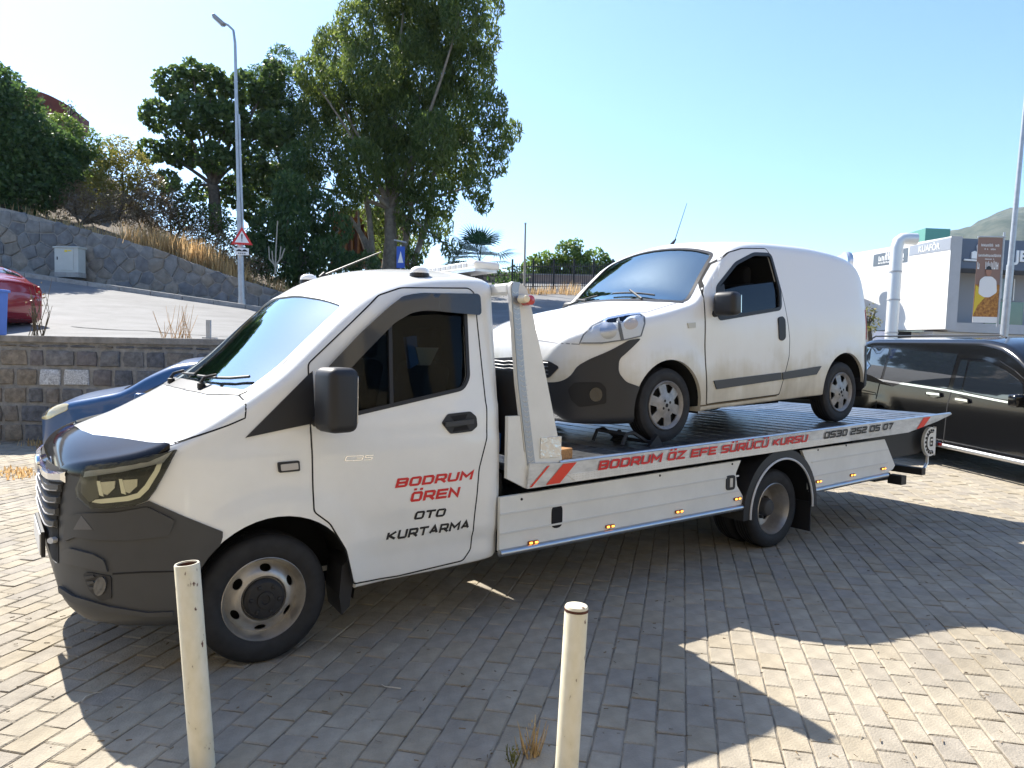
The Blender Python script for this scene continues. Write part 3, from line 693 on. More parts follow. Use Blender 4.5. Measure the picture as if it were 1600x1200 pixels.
# checker strip along the rail's lower half: plate and raised bars
MB().prism([(1.98, .80), (5.1, .875), (5.0, .925), (1.90, .852)], lambda x, z: (x, V0-.004, z), lambda x, z: (x, V0+.004, z)).obj('checker_strip', ALU, rail)
cb = MB()
for k in range(118):
    u = 1.96+k*.026; z0 = .803+.0236*(u-1.98)
    for r in range(3):
        sgn = 1 if (k+r) % 2 else -1; zc = z0+.012+r*.015
        cb.add([(u-.008, V0-.0062, zc-.003*sgn-.0016), (u+.008, V0-.0062, zc+.003*sgn-.0016), (u+.008, V0-.0062, zc+.003*sgn+.0016), (u-.008, V0-.0062, zc-.003*sgn+.0016)], [(0, 1, 2, 3)])
o_ = cb.obj('checker_bars', STEEL, rail, recalc=False); o_['kind'] = 'stuff'
def rail_text(text, p0, p1, hpx, mt, **kw):
    a = TF.pt(p0, V0); b = TF.pt(p1, V0); c = TF.pt((p0[0], p0[1]-hpx), V0); sl_ = (b.z-a.z)/(b.x-a.x)
    return letters('lettering', text, c.z-a.z, lambda x, y, k: (a.x+x, V0-.0075-.0002*k, a.z+y+sl_*x), mt, rail, width=b.x-a.x, **kw)
rail_text('BODRUM ÖZ EFE SÜRÜCÜ KURSU', (933, 735), (1261, 690), 14.5, REDT)
rail_text('0530 252 05 07', (1286, 686), (1394, 670), 11, BLKT)
def stripe(u0, w_, name='red_stripe'):
    lo = lambda u: .79+.0235*(u-1.586)+max(0, u-6.4)*.12; hi = lambda u: DZ(u)-.006
    vs = [(u0, V0-.0045, lo(u0)+.004), (u0+w_, V0-.0045, lo(u0+w_)+.004), (u0+w_+.14, V0-.0045, hi(u0+w_+.14)), (u0+.14, V0-.0045, hi(u0+.14))]
    return mesh_obj(name, vs, [(0, 1, 2, 3)], REDS, rail)
stripe(1.60, .02); stripe(1.73, .115); stripe(6.50, .15)
# headboard: slanted side plates, tread strip, lower panels, cross panel, beam
for s, yy in ((1, V0+.02), (-1, V1-.05)):
    h_ = MB(); h_.prism(rounded([(1.44, 2.05), (1.46, 2.075), (1.545, 2.055), (1.575, 2.02), (1.73, 1.50), (1.88, .95), (1.86, .925), (1.55, .90), (1.585, .96), (1.505, 1.45)], .02, 3), lambda x, z: (x, yy, z), lambda x, z: (x, yy+.03, z)); sp = h_.obj('headboard_side', WHITE2, truck, 30)
    l_ = MB(); l_.prism([(1.445, .86), (1.59, .786), (1.70, .79), (1.70, .97), (1.57, 1.02), (1.535, 1.245), (1.445, 1.245)], lambda x, z: (x, yy+.002, z), lambda x, z: (x, yy+.034, z)); l_.obj('headboard_panel', WHITE2, truck)
    if s == 1: HB = sp
t_ = MB(); t_.prism([(1.446, 2.03), (1.462, 2.070), (1.51, 2.070), (1.498, 2.02), (1.565, 1.45), (1.655, .93), (1.597, .93), (1.51, 1.45)], lambda x, z: (x, V0+.012, z), lambda x, z: (x, V0+.022, z)); ts = t_.obj('tread_strip', mat('alu_grey', (.34, .38, .44), .4, .7), HB)
for k in range(34):
    t0 = k/33; zc = 2.0-t0*1.05; xc = 1.474+t0*(.145 if t0 > .5 else .13)
    MB().prism([(xc-.021, zc+.008), (xc-.001, zc-.004), (xc-.001, zc+.001), (xc-.021, zc+.013)], lambda x, z: (x, V0+.009, z), lambda x, z: (x, V0+.013, z)).obj('tread_mark', STEEL, ts)
    MB().prism([(xc+.001, zc-.004), (xc+.021, zc+.008), (xc+.021, zc+.013), (xc+.001, zc+.001)], lambda x, z: (x, V0+.009, z), lambda x, z: (x, V0+.013, z)).obj('tread_mark', STEEL, ts)
MB().box((1.78, V0+.016, 1.035), (.17, .006, .13)).obj('foil_patch', mat('foil', (.6, .61, .62), .25, .9, bump=.4, bscale=18), HB)
MB().box((1.50, CEN, 2.03), (.12, V1-V0-.1, .07), bev=.015).obj('headboard_beam', WHITE2, truck)
MB().box((1.56, CEN, 1.25), (.03, V1-V0-.12, .55)).obj('headboard_mesh', mat('black_mesh', (.02, .02, .022), .7), truck)
lp = MB().lathe([(.002, -.09), (.022, -.085), (.026, -.06), (.026, -.02), (.002, -.02)], (1.50, V0+.01, 1.965), 'y', 14).obj('marker_lamp', mat('cream_lens', (.8, .7, .5), .2), truck, 40)
MB().lathe([(.002, -.07), (.03, -.065), (.035, -.03), (.035, 0), (.002, 0)], (1.545, V0+.01, 1.96), 'y', 14).obj('red_lens', REDL, lp, 40)
# winch and straps seen in the gap behind the cab
MB().box((1.47, .35, 1.42), (.10, .30, .16), bev=.02).obj('winch_box', mat('yellow_paint', (.55, .33, .03), .5), truck)
MB().box((1.47, .33, 1.33), (.10, .26, .04), bev=.01).obj('winch_bracket', mat('orange_red', (.5, .07, .02), .5), truck)
MB().box((1.47, .40, 1.27), (.11, .40, .05), bev=.01).obj('winch_shelf', WHITE2, truck)
MB().tube([(1.47, .2, 1.19), (1.47, .7, 1.19)], .055, 12).obj('winch_drum', mat('red_paint', (.35, .03, .02), .5), truck, 40)
rp = MB()
for k in range(5): rp.tube([(1.49+.01*k, .12+.02*k, 1.12), (1.50, .14+.03*k, 1.02), (1.47-.01*k, .13+.02*k, .96)], .012, 6)
rp.obj('blue_strap', mat('blue_rope', (.03, .12, .42), .8), truck, 40)
# chassis, skirts, rub rails, marker lamps
for yy in (.62, 1.38): MB().box((3.9, yy, .60), (5.6, .08, .20)).obj('chassis_rail', DARK, truck)
for k in range(9):
    u = 1.7+.62*k; MB().box((u, CEN, DZ(u)-.12), (.07, V1-V0-.2, .09)).obj('cross_member', DARK, truck)
MB().box((1.475, CEN, .62), (.03, 1.9, .5)).obj('front_bulkhead', DARK, truck)
def skirt(poly, name, y0, y1):
    m_ = MB(); m_.prism(poly, lambda x, z: (x, y0, z), lambda x, z: (x, y1, z)); return m_.obj(name, WHITE2, truck)
SK1 = [(1.41, .404), (3.86, .432), (3.72, .60), (3.70, .70), (3.76, .80), (1.41, .742)]; SK2 = [(4.73, .468), (6.03, .503), (6.16, .535), (6.20, .57), (5.98, .845), (4.60, .825), (4.72, .65)]
s1 = skirt(SK1, 'side_skirt', -.015, .01); s2 = skirt(SK2, 'rear_side_skirt', -.015, .01)
skirt(SK1, 'far_side_skirt', 2*CEN-.01, 2*CEN+.015); skirt(SK2, 'far_rear_side_skirt', 2*CEN-.01, 2*CEN+.015)
RIBM = mat('skirt_rib', (.66, .66, .63), .4)
for zf in (.30, .66):
    z0 = .404+zf*.338; MB().prism([(1.412, z0), (3.735, z0+.045), (3.735, z0+.057), (1.412, z0+.012)], lambda x, z: (x, -.021, z), lambda x, z: (x, -.012, z)).obj('pressed_rib', RIBM, s1)
    z1 = .468+zf*.36; MB().prism([(4.75, z1), (6.05, z1+.03), (6.05, z1+.042), (4.75, z1+.012)], lambda x, z: (x, -.021, z), lambda x, z: (x, -.012, z)).obj('pressed_rib', RIBM, s2)
for a, b in (((1.41, .392), (3.86, .42)), ((4.74, .455), (6.04, .49))):
    MB().tube([(a[0], -.02, a[1]), (b[0], -.02, b[1])], .023, 12).obj('rub_rail', mat('rail_tube', (.45, .47, .50), .28, .9), truck, 40)
    MB().tube([(a[0], 2*CEN+.02, a[1]), (b[0], 2*CEN+.02, b[1])], .023, 12).obj('far_rub_rail', ALU, truck, 40)
for px in ((832, 847), (952, 822), (1060, 799), (1151, 779), (1278, 752), (1331, 742), (1379, 732)):
    p = TF.pt(px, -.015); l_ = MB(); l_.box((p.x, -.022, p.z), (.085, .014, .024), bev=.006); lo_ = l_.obj('marker_light', mat('marker_body', (.25, .07, .02), .4), truck, 40)
    for dx in (-.022, .022): MB().box((p.x+dx, -.0305, p.z), (.022, .004, .012)).obj('led', AMBER, lo_)
for px in ((815, 780), (1031, 743), (1144, 725), (1278, 703), (1322, 696), (1213, 0)):
    if px[1]: 
        p = TF.pt(px, -.015); MB().lathe([(.002, -.02), (.008, -.019), (.009, -.012), (.002, -.012)], (p.x, 0, p.z), 'y', 10).obj('bolt', DARK, truck, 40)
p = TF.pt((870, 807), -.015); MB().prism(rounded([(p.x-.045, p.z-.075), (p.x+.045, p.z-.075), (p.x+.045, p.z+.075), (p.x-.045, p.z+.075)], .04), lambda x, z: (x, -.019, z), lambda x, z: (x, -.014, z)).obj('fuel_opening', DARK, truck)
p = TF.pt((1141, 754), -.015); lk = MB().prism(rounded([(p.x-.055, p.z-.058), (p.x+.055, p.z-.058), (p.x+.055, p.z+.058), (p.x-.055, p.z+.058)], .03), lambda x, z: (x, -.022, z), lambda x, z: (x, -.014, z)).obj('locker_latch', BLACKP, truck)
MB().box((p.x, -.024, p.z), (.035, .006, .07)).obj('latch_handle', STEEL, lk)
# rear fender
for s in (1,):
    fo = MB(); N_ = 26; ro, ri, cx, cz = .515, .435, RU-.02, .345; A0, A1 = math.radians(-2), math.radians(184)
    vs = []; fs = []
    for k in range(N_+1):
        a = A0+(A1-A0)*k/N_; c_, s_ = math.cos(a), math.sin(a)
        for r_, y_ in ((ri, -.05), (ro, -.045), (ro, .42), (ro-.02, .42), (ro-.02, -.02), (ri, -.02)): vs.append((cx+r_*c_, y_, cz+r_*s_))
    for k in range(N_):
        for j in range(6): fs.append((k*6+j, k*6+(j+1) % 6, k*6+6+(j+1) % 6, k*6+6+j))
    fs += [tuple(range(6)), tuple(N_*6+j for j in range(6))[::-1]]
    fen = mesh_obj('rear_fender', vs, fs, BLACKP, truck, 40, recalc=True)
    MB().tube([(cx+ri*math.cos(a), -.054, cz+ri*math.sin(a)) for a in [A0+(A1-A0)*k/40 for k in range(41)]], .009, 8).obj('fender_piping', mat('pale_piping', (.6, .6, .6), .4), fen, 40)
    MB().box((cx+.45, .15, .23), (.012, .36, .26)).obj('rear_mud_flap', BLACKP, truck)
# tail: hydraulic box, gear plate, under-ride bar
MB().prism([(5.6, .60), (6.9, .63), (7.08, .70), (7.08, .98), (6.4, .88), (5.6, .88)], lambda x, z: (x, .10, z), lambda x, z: (x, 2*CEN-.1, z)).obj('tail_box', BLACKP, truck)
gp = TF.pt((1455, 690), .02)
gpl = MB().prism([(gp.x+.155*math.cos(a), gp.z+.155*math.sin(a)) for a in [math.radians(60+240*k/20) for k in range(21)]]+[(gp.x+.10, gp.z-.155), (gp.x+.10, gp.z+.155)], lambda x, z: (x, .02, z), lambda x, z: (x, .05, z)).obj('gear_plate', WHITE2, truck)
for k in range(11):
    a = math.radians(75+21*k); c_, s_ = math.cos(a), math.sin(a)
    MB().box((gp.x+.122*c_, .017, gp.z+.122*s_), (.022, .008, .022), rot=Matrix.Rotation(-a, 3, 'Y')).obj('gear_tooth', BLKT, gpl)
MB().tube([(gp.x+.10*math.cos(a), .018, gp.z+.10*math.sin(a)) for a in [math.radians(75+210*k/24) for k in range(25)]], .006, 6).obj('gear_ring', BLKT, gpl)
letters('gear_letter', 'G', .10, lambda x, y, k: (gp.x-.035+x, .0175-.0003*k, gp.z-.05+y), BLKT, gpl, width=.075, thick=.2, shear=0)
for pxs in (((1398, 757), (1455, 737)), ((1398, 731), (1455, 731))):
    a, b = (TF.pt(q, .25) for q in pxs)
a = TF.pt((1402, 752), .12)
bb = MB(); bb.box((6.28, .18, .42), (.30, .07, .07)); bb.box((6.72, .5, .47), (.08, 1.1, .07)); bb.box((6.45, .55, .50), (.7, .06, .06)); bb.box((6.38, .05, .405), (.10, .14, .09)); bb.obj('underride_bar', BLACKP, truck)
MB().tube([(7.02, .06, .60), (7.02, .06, .52), (6.92, .06, .44)], .015, 8).obj('tail_hook', STEEL, truck, 40)
MB().box((7.16, .06, .72), (.10, .07, .05), bev=.01).obj('tail_lamp', BLACKP, truck)
MB().lathe([(.002, -.03), (.02, -.03), (.02, 0), (.002, 0)], (7.19, .03, .72), 'y', 12).obj('tail_lamp_lens', REDL, truck)
# ================================================================== WHITE VAN ON THE DECK
def deckpt(u, v, o=0): return TF.loc+Matrix.Rotation(TF.rz, 3, 'Z') @ Vector((u, v, DZ(u)-.008+o))
VF = Frame(deckpt(3.0, 0), TF.rz, -.0236)
van = empty('delivery_van', VF.loc, rot=None, label='dusty white panel van standing on the tow truck deck', cat='van')
van.rotation_mode = 'XYZ'; van.rotation_euler = (Matrix.Rotation(TF.rz, 3, 'Z') @ Matrix.Rotation(-.0236, 3, 'Y')).to_euler()
def dirty_white():
    m = mat('dusty_white_paint', (.78, .78, .76), .32, coat=.3); t = m.node_tree; b = t.nodes['Principled BSDF']
    tc = t.nodes.new('ShaderNodeTexCoord'); sx = t.nodes.new('ShaderNodeSeparateXYZ'); t.links.new(tc.outputs['Object'], sx.inputs[0])
    n = t.nodes.new('ShaderNodeTexNoise'); n.inputs['Scale'].default_value = 3.5; n.inputs['Detail'].default_value = 8; t.links.new(tc.outputs['Object'], n.inputs['Vector'])
    mp = t.nodes.new('ShaderNodeMapping'); mp.inputs['Scale'].default_value = (22, 22, 1.2); t.links.new(tc.outputs['Object'], mp.inputs[0])
    n2 = t.nodes.new('ShaderNodeTexNoise'); n2.inputs['Scale'].default_value = 1.0; n2.inputs['Detail'].default_value = 4; t.links.new(mp.outputs[0], n2.inputs['Vector'])
    a = t.nodes.new('ShaderNodeMath'); a.operation = 'MULTIPLY_ADD'; a.inputs[1].default_value = .75; t.links.new(n.outputs['Fac'], a.inputs[0]); t.links.new(sx.outputs[2], a.inputs[2])
    a2 = t.nodes.new('ShaderNodeMath'); a2.operation = 'MULTIPLY_ADD'; a2.inputs[1].default_value = .18; t.links.new(n2.outputs['Fac'], a2.inputs[0]); t.links.new(a.outputs[0], a2.inputs[2])
    r = t.nodes.new('ShaderNodeValToRGB'); e = r.color_ramp.elements
    e[0].position = .55; e[0].color = (.36, .31, .22, 1); e[1].position = 1.45 if False else 1.0; e[1].color = (.78, .78, .76, 1)
    mr = t.nodes.new('ShaderNodeMapRange'); mr.inputs[1].default_value = .50; mr.inputs[2].default_value = 1.45; t.links.new(a2.outputs[0], mr.inputs[0])
    e[0].position = .05; el = r.color_ramp.elements.new(.45); el.color = (.60, .56, .46, 1); el = r.color_ramp.elements.new(.7); el.color = (.75, .74, .70, 1)
    t.links.new(mr.outputs[0], r.inputs[0]); t.links.new(r.outputs[0], b.inputs['Base Color'])
    q = t.nodes.new('ShaderNodeMapRange'); q.inputs[1].default_value = .1; q.inputs[2].default_value = .8; q.inputs[3].default_value = .65; q.inputs[4].default_value = .28; t.links.new(mr.outputs[0], q.inputs[0]); t.links.new(q.outputs[0], b.inputs['Roughness'])
    return m
VW = dirty_white(); VCEN = 1.058
v_hw = pchip([(-.70, .30), (-.69, .40), (-.66, .50), (-.6, .60), (-.5, .70), (-.38, .785), (-.2, .835), (0, .852), (.3, .858), (2.6, .858), (2.9, .85), (3.02, .83), (3.1, .79), (3.14, .74)])
v_tum = pchip([(.15, .965), (.35, .99), (.55, 1.0), (.9, .998), (1.05, .985), (1.25, .95), (1.5, .895), (1.72, .84)])
def v_ys(x, z):
    y = v_hw(x)*v_tum(z)
    for cx in (.15, 2.60):
        d = math.hypot(x-cx, z-.29); y += .016*smooth(.56, .40, d)*smooth(-.62, -.4, x)
    return y
v_zt = pchip([(-.70, .60), (-.69, .68), (-.66, .77), (-.6, .835), (-.45, .90), (-.2, .965), (0, 1.0), (.3, 1.06), (.45, 1.10), (.7, 1.325), (.92, 1.515), (1.08, 1.60), (1.25, 1.64), (1.6, 1.668), (2.1, 1.675), (2.5, 1.655), (2.75, 1.625), (2.9, 1.575), (2.98, 1.51), (3.03, 1.42), (3.08, 1.2), (3.12, .95), (3.14, .85)])
v_zb = pchip([(-.70, .42), (-.69, .33), (-.66, .25), (-.6, .19), (-.3, .18), (.4, .22), (2.1, .275), (2.9, .30), (3.08, .34), (3.14, .42)])
v_rt = pchip([(-.7, .03), (-.5, .07), (0, .07), (.4, .05), (.9, .06), (1.2, .085), (2.7, .10), (3.14, .05)])
v_rb = pchip([(-.7, .03), (-.3, .05), (.3, .02), (2.5, .02), (3.14, .04)])
v_cr = pchip([(-.7, .04), (-.4, .09), (.2, .09), (.45, .12), (.8, .13), (1.0, .10), (1.3, .06), (2.8, .05), (3.14, .04)])
vxs = [-.70, -.697, -.692, -.685, -.675, -.66, -.64]+[-.615+.035*k for k in range(103)]+[3.005, 3.03, 3.055, 3.08, 3.1, 3.12, 3.132, 3.14]
vxs = sorted(set(round(x, 4) for x in vxs if x <= 3.14))
V_OUT = loft(vxs, v_ys, v_zt, v_zb, v_rt, v_rb, v_cr, VCEN); V_IN = loft(vxs, v_ys, v_zt, v_zb, v_rt, v_rb, v_cr, VCEN, grow=-.03)
VB = BVHTree.FromPolygons([Vector(v) for v in V_OUT[0]], V_OUT[1])
vbody = shell_obj('van_body', V_OUT, V_IN, VW, INTER, van)
VWIN = rounded(side_pts(VF, [(1108, 499), (1206, 483), (1209, 455), (1203, 398), (1177, 397), (1146, 412), (1110, 450)], .30), .04)
VWS = rounded([(.43, .31), (.33, .55), (.275, .8), (.26, VCEN), (.275, 2*VCEN-.8), (.33, 2*VCEN-.55), (.43, 2*VCEN-.31), (.91, 2*VCEN-.42), (.92, 2*VCEN-.62), (.905, VCEN), (.92, .62), (.91, .42)], .05, 3)
wc = MB().prism(VWS, lambda x, y: (x, y, .92+.72*(x-.25)), lambda x, y: (x, y, 3)).obj('cut', None, None)
def disc_cut(cx, cz, r, y0, y1):
    mm = MB(); mm.prism([(cx+r*math.cos(a), cz+r*math.sin(a)) for a in [2*math.pi*k/44 for k in range(44)]], lambda x, z: (x, y0, z), lambda x, z: (x, y1, z)); return mm.obj('cut', None, None)
ARCH = ((.15, .285, .365), (2.60, .31, .365))
cuts = [sidecut(VWIN, -.3, .55), sidecut(VWIN, 1.56, 2.6), wc]
for a in ARCH: cuts += [disc_cut(*a, -.3, .50), disc_cut(*a, 2*VCEN-.50, 2.6)]
boolean(vbody, cuts); shade(vbody.data, 30)
patch_obj('windscreen', VB, VWS, top_map, glass('van_windscreen', (.40, .5, .55), dens=.28, refl=(.80, .98, 1)), van, off=-.006, thick=.005, step=.08)
VDOOR = [(1098, 630), (1096, 540), (1098, 460), (1110, 436), (1128, 412), (1150, 394), (1170, 388), (1207, 388), (1213, 400), (1220, 455), (1227, 530), (1226, 556), (1212, 615)]
VDUW = side_pts(VF, VDOOR, .24)
vdoor = patch_obj('door', VB, rounded(VDUW, .02), side_map, VW, van, off=.004, thick=.006, step=.05, holes=[VWIN])
cxm = sum(p[0] for p in VDUW)/len(VDUW); czm = sum(p[1] for p in VDUW)/len(VDUW)
v, f = ribbon(VB, rounded([(cxm+(x-cxm)*1.012, czm+(z-czm)*1.010) for x, z in VDUW], .02), side_map, .010, off=.0015, step=.04, closed=True); mesh_obj('door_gap', v, f, DARK, van)
patch_obj('far_door', VB, rounded(VDUW, .02), far_map, VW, van, off=.004, thick=.006, step=.09, holes=[VWIN])
v, f = ribbon(VB, VWIN, side_map, .03, off=.008, thick=.018, step=.03, closed=True); mesh_obj('window_seal', v, f, BLACKP, vdoor)
glo = side_pts(VF, [(1108, 499), (1206, 483), (1209, 455), (1208, 440), (1150, 447), (1110, 456)], .30)
patch_obj('window_pane', VB, rounded(glo, .02), side_map, glass('van_side_glass', (.25, .29, .30), dens=.0, ior=1.4), vdoor, off=-.014, thick=.004, step=.09)
patch_obj('far_pane', VB, VWIN, far_map, glass('far_glass'), van, off=-.014, thick=.004, step=.12)
fr_ = side_pts(VF, [(1109, 499), (1122, 497), (1122, 444), (1110, 452)], .30); patch_obj('mirror_base', VB, fr_, side_map, BLACKP, vdoor, off=.006, thick=.02, step=.04)
hp = side_pts(VF, [(1212, 497), (1219, 494), (1223, 499), (1223, 528), (1218, 533), (1213, 530)], .22)
patch_obj('door_handle', VB, rounded(hp, .02), side_map, BLACKP, vdoor, off=.014, thick=.014, step=.03)
for nm, q in (('side_moulding', [(1114, 595), (1219, 582), (1220, 593), (1119, 608)]), ('side_moulding', [(1221, 582), (1281, 572), (1274, 585), (1222, 593)])):
    patch_obj(nm, VB, side_pts(VF, q, .2), side_map, mat('moulding_grey', (.055, .058, .062), .5), van, off=.014, thick=.014, step=.05)
v, f = ribbon(VB, side_pts(VF, [(1091, 634), (1150, 627), (1212, 618)], .22), side_map, .012, off=.002, step=.05); mesh_obj('sill_seam', v, f, mat('dirt_brown', (.12, .09, .05), .9), van)
def vgrown(g): return loft(vxs, v_ys, v_zt, v_zb, v_rt, v_rb, v_cr, VCEN, grow=g)
def vsolid(name, g, poly, m, extra=()):
    o = mesh_obj(name, *vgrown(g), m, van); mm = MB(); mm.prism(poly, lambda x, z: (x, -1, z), lambda x, z: (x, 3.5, z)); boolean(o, mm.obj('cut', None, None), 'INTERSECT')
    for c in extra: boolean(o, c)
    shade(o.data, 30); return o
arch_c = [disc_cut(*ARCH[0], -.3, .5), disc_cut(*ARCH[0], 2*VCEN-.5, 2.6)]
vb_ = vsolid('front_bumper', .010, rounded([(-.14, .10), (-.14, .44), (-.29, .49), (-.345, .565), (-.34, .66), (-.15, .815), (-.26, .80), (-.42, .715), (-.52, .662), (-.585, .61), (-.612, .54), (-.66, .485), (-.9, .46), (-.9, .10)], .03), mat('bumper_black', (.026, .027, .03), .42), arch_c)
vsolid('rear_bumper', .010, [(2.94, .2), (2.97, .50), (3.00, .74), (3.4, .74), (3.4, .2)], MATS['bumper_black'], [disc_cut(*ARCH[1], -.3, .5), disc_cut(*ARCH[1], 2*VCEN-.5, 2.6)])
tl = vsolid('tail_light', .006, [(3.03, .80), (3.02, 1.10), (3.3, 1.10), (3.3, .80)], REDL, [MB().box((3.1, VCEN, 1), (1, 1.36, 1)).obj('cut', None, None)])
VH = [(1006, 497), (1006, 506), (1000, 525), (975, 531), (940, 536), (906, 536), (912, 524), (925, 511), (950, 499), (975, 494), (1000, 492)]
vh = patch_obj('headlight', VB, VH, VF.pix, mat('van_lamp', (.74, .76, .78), .45), van, off=.010, thick=.014, step=8)
patch_obj('lamp_bowl', VB, ellipse(950, 517, 13, 13, 0, 18), VF.pix, mat('lamp_silver', (.55, .57, .6), .3, .7), vh, off=.014, thick=.006, step=6)
patch_obj('turn_lamp', VB, ellipse(985, 507, 11, 8, -.3, 16), VF.pix, mat('turn_orange', (.70, .60, .50), .15), vh, off=.013, thick=.004, step=6)
patch_obj('lens', VB, VH, VF.pix, glass('van_lens', (.95, .96, .97), dens=.0, ior=1.1), vh, off=.020, thick=.003, step=10)
v, f = ribbon(VB, VH, VF.pix, 1.8, off=.0125, thick=.01, step=6, closed=True); mesh_obj('lamp_rim', v, f, mat('lamp_rim_grey', (.16, .17, .18), .4), vh)
patch_obj('lamp_divider', VB, [(962, 498), (967, 497), (974, 531), (969, 532)], VF.pix, mat('lamp_rim_grey', (.16, .17, .18), .4), vh, off=.0135, thick=.004, step=6)
mesh_obj('headlight', [(q.co.x, 2*VCEN-q.co.y, q.co.z) for q in vh.data.vertices], [tuple(p.vertices)[::-1] for p in vh.data.polygons], LENS, van, 30)
v, f = ribbon(VB, [(835, 531), (870, 536), (905, 538), (912, 524), (926, 508), (950, 496), (985, 489), (1010, 488), (1035, 480), (1068, 470)], VF.pix, 1.6, off=.001, step=8); mesh_obj('bonnet_gap', v, f, mat('seam_grey', (.25, .25, .26), .6), van)
patch_obj('grille', VB, rounded([(.64, .515), (2*VCEN-.64, .515), (2*VCEN-.55, .60), (2*VCEN-.64, .645), (VCEN, .665), (.64, .645), (.55, .60)], .03), front_map, BLACKP, van, off=.012, thick=.014, step=.05)
vg = [c for c in van.children if c.name.startswith('grille')][0]
for k in range(4):
    z = .545+.028*k; pts = [];
    for i in range(13):
        y = .64+(2*VCEN-1.28)*i/12; h = VB.ray_cast(Vector((-5, y, z+.004*math.sin(i*2.1))), Vector((1, 0, 0))); pts.append(h[0]+Vector((-.016, 0, 0)))
    MB().tube(pts, .005, 6).obj('grille_bar', STEEL, vg, 40)
lg = MB().lathe([(.002, -.012), (.05, -.012), (.058, -.006), (.058, .02), (.002, .02)], tuple(VB.ray_cast(Vector((-5, VCEN, .80)), Vector((1, 0, 0)))[0]), 'x', 26).obj('emblem', CHROME, van, 40)
MB().lathe([(.002, -.016), (.042, -.016), (.042, -.01), (.002, -.01)], tuple(VB.ray_cast(Vector((-5, VCEN, .80)), Vector((1, 0, 0)))[0]), 'x', 26).obj('emblem_red', mat('emblem_red_enamel', (.35, .01, .02), .3), lg, 40)
patch_obj('fog_recess', VB, rounded([(888, 608), (897, 598), (938, 597), (947, 606), (947, 630), (905, 636), (893, 625)], 4), VF.pix, mat('recess_black', (.006, .006, .007), .6), vb_, off=.016, thick=.01, step=8)
patch_obj('fog_lamp', VB, ellipse(931, 616, 10, 11, 0, 16), VF.pix, BLACKG, vb_, off=.021, thick=.008, step=6)
# mirror, wipers, antenna, indicator
mm = MB().box((.70, .10, 1.09), (.14, .20, .19), rot=Matrix.Rotation(math.radians(10), 3, 'Z'), bev=.045, seg=4); vm = mm.obj('door_mirror', BLACKP, van, 50)
MB().box((.775, .11, 1.09), (.008, .16, .14), rot=Matrix.Rotation(math.radians(10), 3, 'Z')).obj('mirror_glass', MATS['mirror'], vm)
MB().tube([(.68, .16, 1.02), (.66, .27, 1.0)], .028, 8).obj('mirror_arm', BLACKP, vm, 40)
MB().box((.70, 2*VCEN-.10, 1.09), (.14, .20, .19), rot=Matrix.Rotation(math.radians(-10), 3, 'Z'), bev=.045, seg=4).obj('door_mirror', BLACKP, van, 50)
patch_obj('side_indicator', VB, side_pts(VF, [(1071, 505), (1083, 504), (1083, 512), (1072, 513)], .22), side_map, mat('dim_lens', (.5, .48, .42), .2), van, off=.01, thick=.01, step=.04)
def vP(x, y, o): 
    h = VB.ray_cast(Vector((x, y, 5)), Vector((0, 0, -1))); return h[0]+Vector((-.4, 0, .9)).normalized()*o
for y0, y1 in ((.65, 1.15), (1.35, 1.85)):
    w_ = MB(); w_.tube([vP(.30, y0, .01), vP(.42, (y0+y1)/2, .03)], .010, 6); w_.tube([vP(.40+.0*k, y0-.05+(y1-y0)*k/6, .014) for k in range(7)], .008, 6); w_.obj('wiper', BLACKP, van, 40)
vcow = [(.22, VCEN), (.235, .75), (.30, .5), (.40, .3), (.43, .31), (.345, .56), (.29, .8), (.275, VCEN), (.29, 2*VCEN-.8), (.345, 2*VCEN-.56), (.43, 2*VCEN-.31), (.40, 2*VCEN-.3), (.30, 2*VCEN-.5), (.235, 2*VCEN-.75)]
patch_obj('cowl', VB, vcow, top_map, BLACKP, van, off=.003, thick=.02, step=.05)
v, f = ribbon(VB, VWS, top_map, .03, off=.002, thick=.012, step=.05, closed=True); mesh_obj('windscreen_seal', v, f, BLACKP, van)
q = MB(); p0 = vP(1.10, VCEN, 0); q.tube([p0, p0+Vector((.05, 0, .05))], [.018, .008], 8); q.tube([p0+Vector((.04, 0, .04)), p0+Vector((.20, 0, .40))], [.004, .0025], 6); q.obj('antenna', BLACKP, van, 40)
